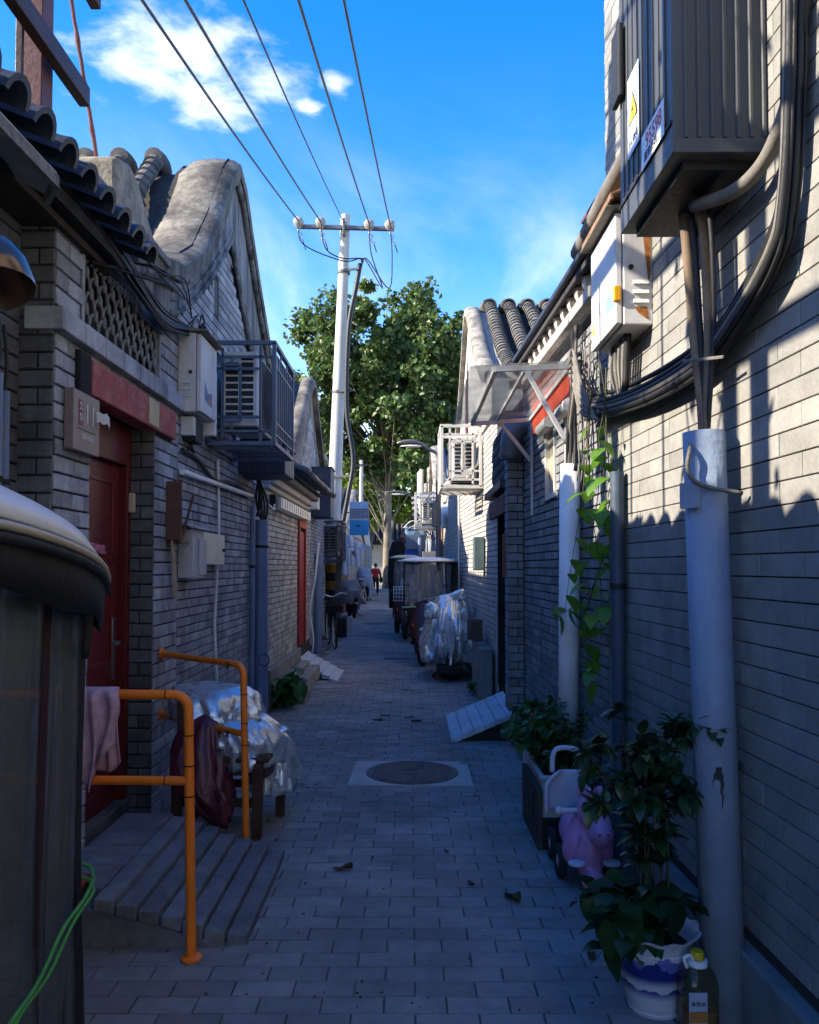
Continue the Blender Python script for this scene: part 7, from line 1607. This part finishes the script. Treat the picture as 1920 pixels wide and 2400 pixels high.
def toy():
    t = thing('ride_on_toy', 'pink plastic ride-on animal toy with white seat back beside the planter', 'toy', (.87, 4.2, 0)); pk = mat('pink moulded plastic', (.62, .27, .47), .38, var=.06, scale=4, bump=.03, spec=.5); wt = mat('pale lilac plastic', (.58, .57, .66), .4, var=.06, bump=.02)
    def blob(name, parts, m, parent, rem=.012):
        b = MB()
        for c, r, rot in parts: b.ball(c, r, 18, 12, rot)
        o = b.build(name, m, parent, smooth=True); md = o.modifiers.new('remesh', 'REMESH'); md.mode = 'VOXEL'; md.voxel_size = rem; md.use_smooth_shade = True; sm = o.modifiers.new('smooth', 'SMOOTH'); sm.factor = .6; sm.iterations = 5; return o
    # sits facing the camera: front at -y
    blob('body', [((.86, 4.22, .21), (.10, .16, .10), None), ((.87, 4.08, .26), (.085, .09, .115), None), ((.875, 4.02, .13), (.065, .06, .13), (.15, 0, 0)), ((.88, 3.97, .05), (.06, .05, .055), None), ((.88, 4.05, .34), (.07, .07, .09), None), ((.80, 4.06, .20), (.05, .08, .10), (0, .25, 0)), ((.94, 4.06, .20), (.05, .08, .10), (0, -.25, 0))], pk, t, .010)
    hd = blob('head', [((.885, 4.02, .36), (.075, .08, .085), None), ((.905, 3.93, .285), (.062, .075, .062), None), ((.90, 3.97, .32), (.065, .07, .065), None), ((.84, 4.06, .44), (.022, .018, .045), (0, -.3, 0)), ((.925, 4.06, .44), (.022, .018, .045), (0, .3, 0)), ((.88, 4.04, .46), (.03, .05, .028), None), ((.875, 4.0, .45), (.02, .03, .03), None)], pk, t, .008)
    for x in (.885, .925): MB().ball((x, 3.862, .30), (.008, .006, .008), 8, 6).build('nostril', mat('dark pink', (.30, .08, .20), .5, bump=0), hd, smooth=True)
    for x in (.835, .945): MB().ball((x, 3.955, .385), (.012, .010, .018), 10, 8).build('eye', m_black, hd, smooth=True)
    MB().tube([(.73, 4.05, .36), (1.02, 4.05, .36)], .014, 12).build('handle', wt, t, smooth=40)
    for x in (.728, 1.022): MB().ball((x, 4.05, .36), .02, 10, 8).build('handle_end', wt, t, smooth=True)
    def bk(u, v):  # curved seat back shell
        a = math.pi * (1.0 + u); e = 1 - .55 * max(0, (v - .6) / .4) ** 2
        return (.85 + .125 * math.cos(a) * e, 4.42 - .06 * math.sin(a) * 1.0 - .03, .25 + .21 * v)
    MB().grid(bk, 22, 10).build('seat_back', wt, t, smooth=True, solid=.016)
    MB().tube(spline([(.765, 4.44, .45), (.77, 4.44, .54), (.80, 4.44, .575), (.87, 4.44, .575), (.92, 4.44, .54), (.93, 4.44, .45)], 5), .014, 10).build('push_handle', wt, t, smooth=True)
    for (x, y) in ((.755, 4.16), (.985, 4.16), (.76, 4.42), (.98, 4.42)):
        w = MB().lathe([(.04, -.018), (.075, -.02), (.082, -.008), (.082, .008), (.075, .02), (.04, .018)], (x, y, .082), 22, axis=(1, 0, 0)).build('wheel', m_tyre, t, smooth=40); MB().lathe([(.01, -.019), (.04, -.012), (.04, .012), (.01, .019)], (x, y, .082), 16, axis=(1, 0, 0)).build('hub_cap', wt, w, smooth=40)
    for x in (.80, .965): MB().ball((x, 3.97, .135), (.045, .05, .014), 12, 6).build('foot_rest', wt, t, smooth=True)
toy()
def flower_pot():
    t = thing('flower_pot', 'white plastic flower pot with indigo mountain print beside the oil bottle', 'pot', (.865, 2.95, 0))
    m = mat('white pot with indigo landscape print', (.55, .55, .60), .4, var=.05, bump=.02, spec=.45); nt = m.node_tree; N = nt.nodes; L = nt.links; b = N['Principled BSDF']
    g = N.new('ShaderNodeNewGeometry'); sp = N.new('ShaderNodeSeparateXYZ'); L.new(g.outputs['Position'], sp.inputs[0])
    src = b.inputs['Base Color'].links[0].from_socket
    def layer(src, z, amp, scl, colr, lo):
        mp = N.new('ShaderNodeMapping'); mp.inputs['Scale'].default_value = (1, 1, .25); L.new(g.outputs['Position'], mp.inputs[0])
        nz = N.new('ShaderNodeTexNoise'); nz.inputs['Scale'].default_value = scl; nz.inputs['Detail'].default_value = 6; L.new(mp.outputs[0], nz.inputs['Vector'])
        a = N.new('ShaderNodeMath'); a.operation = 'MULTIPLY_ADD'; L.new(nz.outputs[0], a.inputs[0]); a.inputs[1].default_value = amp; a.inputs[2].default_value = z - amp * .5
        c = N.new('ShaderNodeMath'); c.operation = 'LESS_THAN'; L.new(sp.outputs[2], c.inputs[0]); L.new(a.outputs[0], c.inputs[1])
        d = N.new('ShaderNodeMapRange'); L.new(sp.outputs[2], d.inputs[0]); d.inputs[1].default_value = lo; d.inputs[2].default_value = lo + .03
        e = N.new('ShaderNodeMath'); e.operation = 'MULTIPLY'; L.new(c.outputs[0], e.inputs[0]); L.new(d.outputs[0], e.inputs[1])
        mx = N.new('ShaderNodeMixRGB'); L.new(e.outputs[0], mx.inputs[0]); L.new(src, mx.inputs[1]); mx.inputs[2].default_value = (*colr, 1); return mx.outputs[0]
    s = layer(src, .205, .10, 26, (.14, .15, .45), .13); s = layer(s, .185, .13, 20, (.02, .025, .20), .115); s = layer(s, .105, .06, 20, (.04, .04, .24), .068); L.new(s, b.inputs['Base Color'])
    n = 48; prof = [(.092, 0), (.096, .012), (.093, .016), (.099, .03), (.101, .035), (.128, .205), (.131, .21), (.130, .215), (.133, .222), (.131, .228), (.134, .235), (.141, .262), (.158, .276), (.160, .282), (.150, .280), (.134, .262), (.124, .225), (.118, .225)]
    bd = MB(); vs = []
    for r, z in prof:
        for j in range(n):
            a = 2 * math.pi * j / n; w = 1 + (.022 * math.sin(a * 12) if z > .255 and r > .13 else 0); vs.append((.865 + r * w * math.cos(a), 2.95 + r * w * math.sin(a), z + (.006 * math.sin(a * 12) if r > .14 else 0)))
    k = len(prof); bd.add(vs, [(i * n + j, i * n + (j + 1) % n, (i + 1) * n + (j + 1) % n, (i + 1) * n + j) for i in range(k - 1) for j in range(n)] + [tuple(range(n - 1, -1, -1))]); bd.build('pot', m, t, smooth=40)
    MB().lathe([(.001, .226), (.06, .232), (.122, .222)], (.865, 2.95, 0), 24).build('soil', MATS['dark potting soil'], t, smooth=True)
    rr = random.Random(44); st = []
    for q in range(13):
        a = rr.uniform(0, 6.28); top = V((.87 + rr.uniform(-.24, .16), 3.02 + rr.uniform(-.12, .16), rr.uniform(.78, 1.03)))
        top.z -= .5 * abs(top.x - .86) * .7; st.append(([(.865 + .05 * math.cos(a), 2.95 + .05 * math.sin(a), .22), (.87 + rr.uniform(-.07, .06), 2.97 + rr.uniform(-.06, .06), .52), tuple(top)], .005))
        for z in range(2):
            tt = top + V((rr.uniform(-.14, .14), rr.uniform(-.12, .12), rr.uniform(-.10, .06))); st.append(([tuple(V(st[-1 - z][0][1]).lerp(top, .5)), tuple((top + tt) / 2 - V((0, 0, .03))), tuple(tt)], .003))
    for q in range(3): st.append(([(.90, 3.0, .75), (1.0, 3.0 - .05 * q, .95 + .02 * q), (1.08, 2.95 - .05 * q, 1.0 - .02 * q)], .003))
    p = thing('potted_shrub', 'tall dark green leafy shrub growing in the printed pot', 'shrub', (.865, 2.95, .22)); plant(p, st, m_ldark, m_stemg, 45, .042, .08, .28, 26, each=130, droop=.35, whorl=True)
    st = []
    for q in range(9): a = rr.uniform(2.5, 4.1); st.append(([(.86, 2.94, .24), (.86 + .14 * math.cos(a), 2.94 + .12 * math.sin(a), .36 + rr.uniform(-.05, .08)), (.86 + rr.uniform(.2, .36) * math.cos(a), 2.94 + .22 * math.sin(a), .34 + rr.uniform(-.16, .1))], .003))
    for q in range(5): a = rr.uniform(0, 6.28); st.append(([(.86, 2.94, .24), (.86 + .08 * math.cos(a), 2.94 + .08 * math.sin(a), .38), (.86 + .14 * math.cos(a), 2.94 + .14 * math.sin(a), .42)], .003))
    p = thing('trailing_plant', 'broad-leaved trailing plant spilling over the printed pot rim', 'plant', (.865, 2.94, .24)); plant(p, st, leafmat('deep green ivy leaves', (.018, .05, .014), .25, .02, .4, .4), m_stemg, 47, .07, .115, .48, 7, each=70, droop=.5)
flower_pot()
def oil_jug():
    t = thing('oil_bottle', 'clear cooking-oil bottle with yellow cap at the foot of the thick duct', 'bottle', (.965, 2.80, 0))
    gl = clearmat('clear bottle plastic', (.80, .76, .62), .10, .05, (.25, .22, .14), .12, 6, .6); oil = mat('amber oil', (.30, .13, .012), .15, var=.08, bump=0, spec=.5)
    def sec(s, z): return [(.965 + s * .062 * math.copysign(abs(math.cos(a)) ** .6, math.cos(a)), 2.80 + s * .062 * math.copysign(abs(math.sin(a)) ** .6, math.sin(a)), z) for a in [2 * math.pi * k / 28 for k in range(28)]]
    def shell(rows): b = MB(); [b.v.extend(sec(s, z)) for s, z in rows]; b.f = [(i * 28 + j, i * 28 + (j + 1) % 28, (i + 1) * 28 + (j + 1) % 28, (i + 1) * 28 + j) for i in range(len(rows) - 1) for j in range(28)] + [tuple(range(27, -1, -1)), tuple(range((len(rows) - 1) * 28, len(rows) * 28))]; return b
    shell([(.95, .0), (1, .01), (1, .045), (.97, .05), (1, .055), (1, .09), (.97, .095), (1, .10), (1, .16), (.9, .19), (.6, .215), (.35, .225), (.33, .24)]).build('bottle', gl, t, smooth=40)
    shell([(.90, .006), (.94, .012), (.94, .085)]).build('oil', oil, t, smooth=40)
    MB().lathe([(.001, .262), (.020, .262), (.022, .258), (.022, .236), (.001, .236)], (.965, 2.80, 0), 20).build('cap', mat('yellow cap', (.62, .42, .01), .4, bump=.02), t, smooth=40)
    MB().lathe([(.024, .216), (.035, .216), (.033, .234), (.024, .236)], (.965, 2.80, 0), 20).build('collar', m_pvcw, t, smooth=40); MB().tube(spline([(.925, 2.78, .215), (.915, 2.78, .245), (.935, 2.78, .255), (.95, 2.79, .23)], 4), .006, 8).build('handle', m_pvcw, t, smooth=True)
    lb = MB().bb(.915, .975, 2.7355, 2.737, .055, .155).build('label_sheet', mat('printed label', (.36, .40, .50), .5, var=.1, bump=0), t); MB().bb(.916, .974, 2.7345, 2.7352, .058, .095).build('label_band', mat('orange brown print', (.40, .16, .03), .5, bump=0), lb)
    text('食用油', .016, 'lettering', mat('dark brown print', (.05, .02, .01), .6, bump=0), lb, (.945, 2.7340, .118), (1, 0, 0), (0, 0, 1))
oil_jug()
# ================================================================ ground details
def manhole():
    MB().prism([(-.44, 5.86, .001), (.45, 5.84, .001), (.45, 6.45, .001), (.40, 6.48, .001), (.40, 6.56, .001), (-.42, 6.58, .001)], (0, 0, .006)).build('manhole_apron', mat('pale cement patch', (.46, .45, .43), .9, var=.15, scale=5, bump=.3, stain=(.30, .29, .28), samt=.4, svert=1), kind='structure')
    t = thing('manhole_cover', 'round iron manhole cover in a pale cement square in the middle', 'manhole cover', (.02, 6.21, 0)); im = mat('worn cast iron', (.10, .10, .105), .62, metal=.4, var=.3, scale=9, bump=.25)
    MB().lathe([(.30, .0), (.345, .0), (.345, .013), (.335, .015), (.325, .012), (.30, .012)], (.02, 6.21, 0), 48).build('frame_ring', im, t, smooth=40); MB().lathe([(.001, .0125), (.322, .0125), (.322, .002), (.001, .002)], (.02, 6.21, 0), 48).build('cover', im, t, smooth=40)
    kn = MB()
    for i in range(-14, 15):
        for j in range(-14, 15):
            x, y = i * .0215, j * .0215
            if .11 < math.hypot(x, y) < .30: kn.bb(.02 + x - .006, .02 + x + .006, 6.21 + y - .006, 6.21 + y + .006, .0126, .0165)
    kn.build('tread_studs', im, t, kind='stuff')
    for r in (.05, .095, .31): MB().lathe([(r - .006, .0126), (r + .006, .0126), (r + .005, .017), (r - .005, .017)], (.02, 6.21, 0), 36).build('raised_ring', im, t, smooth=40)
    for (x, y, r, lb) in ((-.9, 22.5, .33, 'small distant manhole cover past the parked tricycles'), (.05, 17.0, .33, 'distant manhole cover beside the parked tricycles'), (-1.0, 29, .33, 'farthest manhole cover in the alley')):
        o = MB().lathe([(.001, .012), (r, .012), (r + .03, .006), (r + .03, .0)], (x, y, 0), 28).build('manhole_cover', im, smooth=40); tag(o, lb, 'manhole cover')
    t = thing('drain_grate', 'rectangular drain grate in front of the tricycle', 'grate', (-.25, 13.9, 0)); MB().bb(-.42, .0, 13.75, 14.1, .001, .006).build('frame', im, t)
    for k in range(9): MB().bb(-.40 + k * .045, -.375 + k * .045, 13.78, 14.07, .0065, .014).build('bar', m_conc, t)
manhole()
def litter():
    rr = random.Random(31); dl = mat('dry brown leaf', (.075, .04, .018), .8, var=.3, bump=.3)
    for (x, y, s, lb) in ((-.34, 4.25, .05, 'curled brown dead leaf left of centre on the paving'), (.48, 3.88, .06, 'larger curled dead leaf towards the planter on the paving'), (.30, 4.05, .028, 'small dark dead leaf right of centre on the paving'), (.20, 4.5, .02, 'tiny dark leaf scrap by the manhole side of the alley'), (.72, 3.3, .03, 'dead leaf close to the printed flower pot')):
        t = thing('dead_leaf', lb, 'leaf', (x, y, .002), rr.uniform(0, 6), 'dead leaves on the paving')
        b = MB().grid(lambda u, v: ((u - .5) * 2 * s, (v - .5) * s * 1.1 * math.sin(math.pi * (.08 + .84 * u)), .004 + s * .5 * abs(2 * v - 1) ** 1.5 * (.5 + .5 * math.sin(u * 5 + x * 9)) + .004 * rr.random()), 12, 8); local(t, b, 'blade', dl, smooth=True); local(t, MB().tube([(-s, 0, .006), (-s * 1.5, .005, .004)], .0012, 4), 'stalk', dl)
    st = MB()
    for k in range(160):
        x = rr.uniform(-.8, 1.0); y = 2.9 + 9 * rr.random() ** 1.6; r = rr.uniform(.002, .006) * (1 + y * .08); st.ball((x, y, r * .4), (r, r * rr.uniform(.6, 1.4), r * .5), 6, 4)
    st.build('litter', mat('grit and leaf crumbs', (.06, .05, .04), .9, isl=.6, bump=0), kind='stuff')['label'] = 'grit and leaf crumbs scattered over the paving'
    tw = thing('twig', 'few dark twigs lying on the paving beyond the manhole', 'twigs', (-.4, 8.4, 0))
    for k in range(6): x, y, a = rr.uniform(-.5, .1), rr.uniform(8.1, 8.6), rr.uniform(-.4, .4); MB().tube([(x, y, .006), (x + .10 * math.cos(a), y + .10 * math.sin(a), .008)], .006, 5).build('stick', dl, tw)
    # sand and dirt gathered along the wall feet
    sd = mat('sandy dirt', (.14, .125, .10), .95, var=.35, scale=14, bump=.5)
    for nm, side, y0, y1, w in (('dirt_strip', -1, 5.2, 18, .16), ('dirt_strip', 1, 2.6, 7.2, .22), ('dirt_strip', 1, 8.6, 18, .16)):
        b = MB(); n = int((y1 - y0) / .12); A = []; B = []
        for k in range(n + 1):
            y = y0 + (y1 - y0) * k / n; wx = XL + .0 if side < 0 else xr(y); q = w * (.7 + .9 * noise.noise((y * 1.7, side, 0)) + .4 * noise.noise((y * 6, side, 3))); A.append((wx, y, .012)); B.append((wx - side * max(.03, q), y, .0005))
        b.add(A + B, [(k, k + 1, n + 2 + k, n + 1 + k) if side < 0 else (k + 1, k, n + 1 + k, n + 2 + k) for k in range(n)]); b.build(nm, sd, kind='structure')
litter()
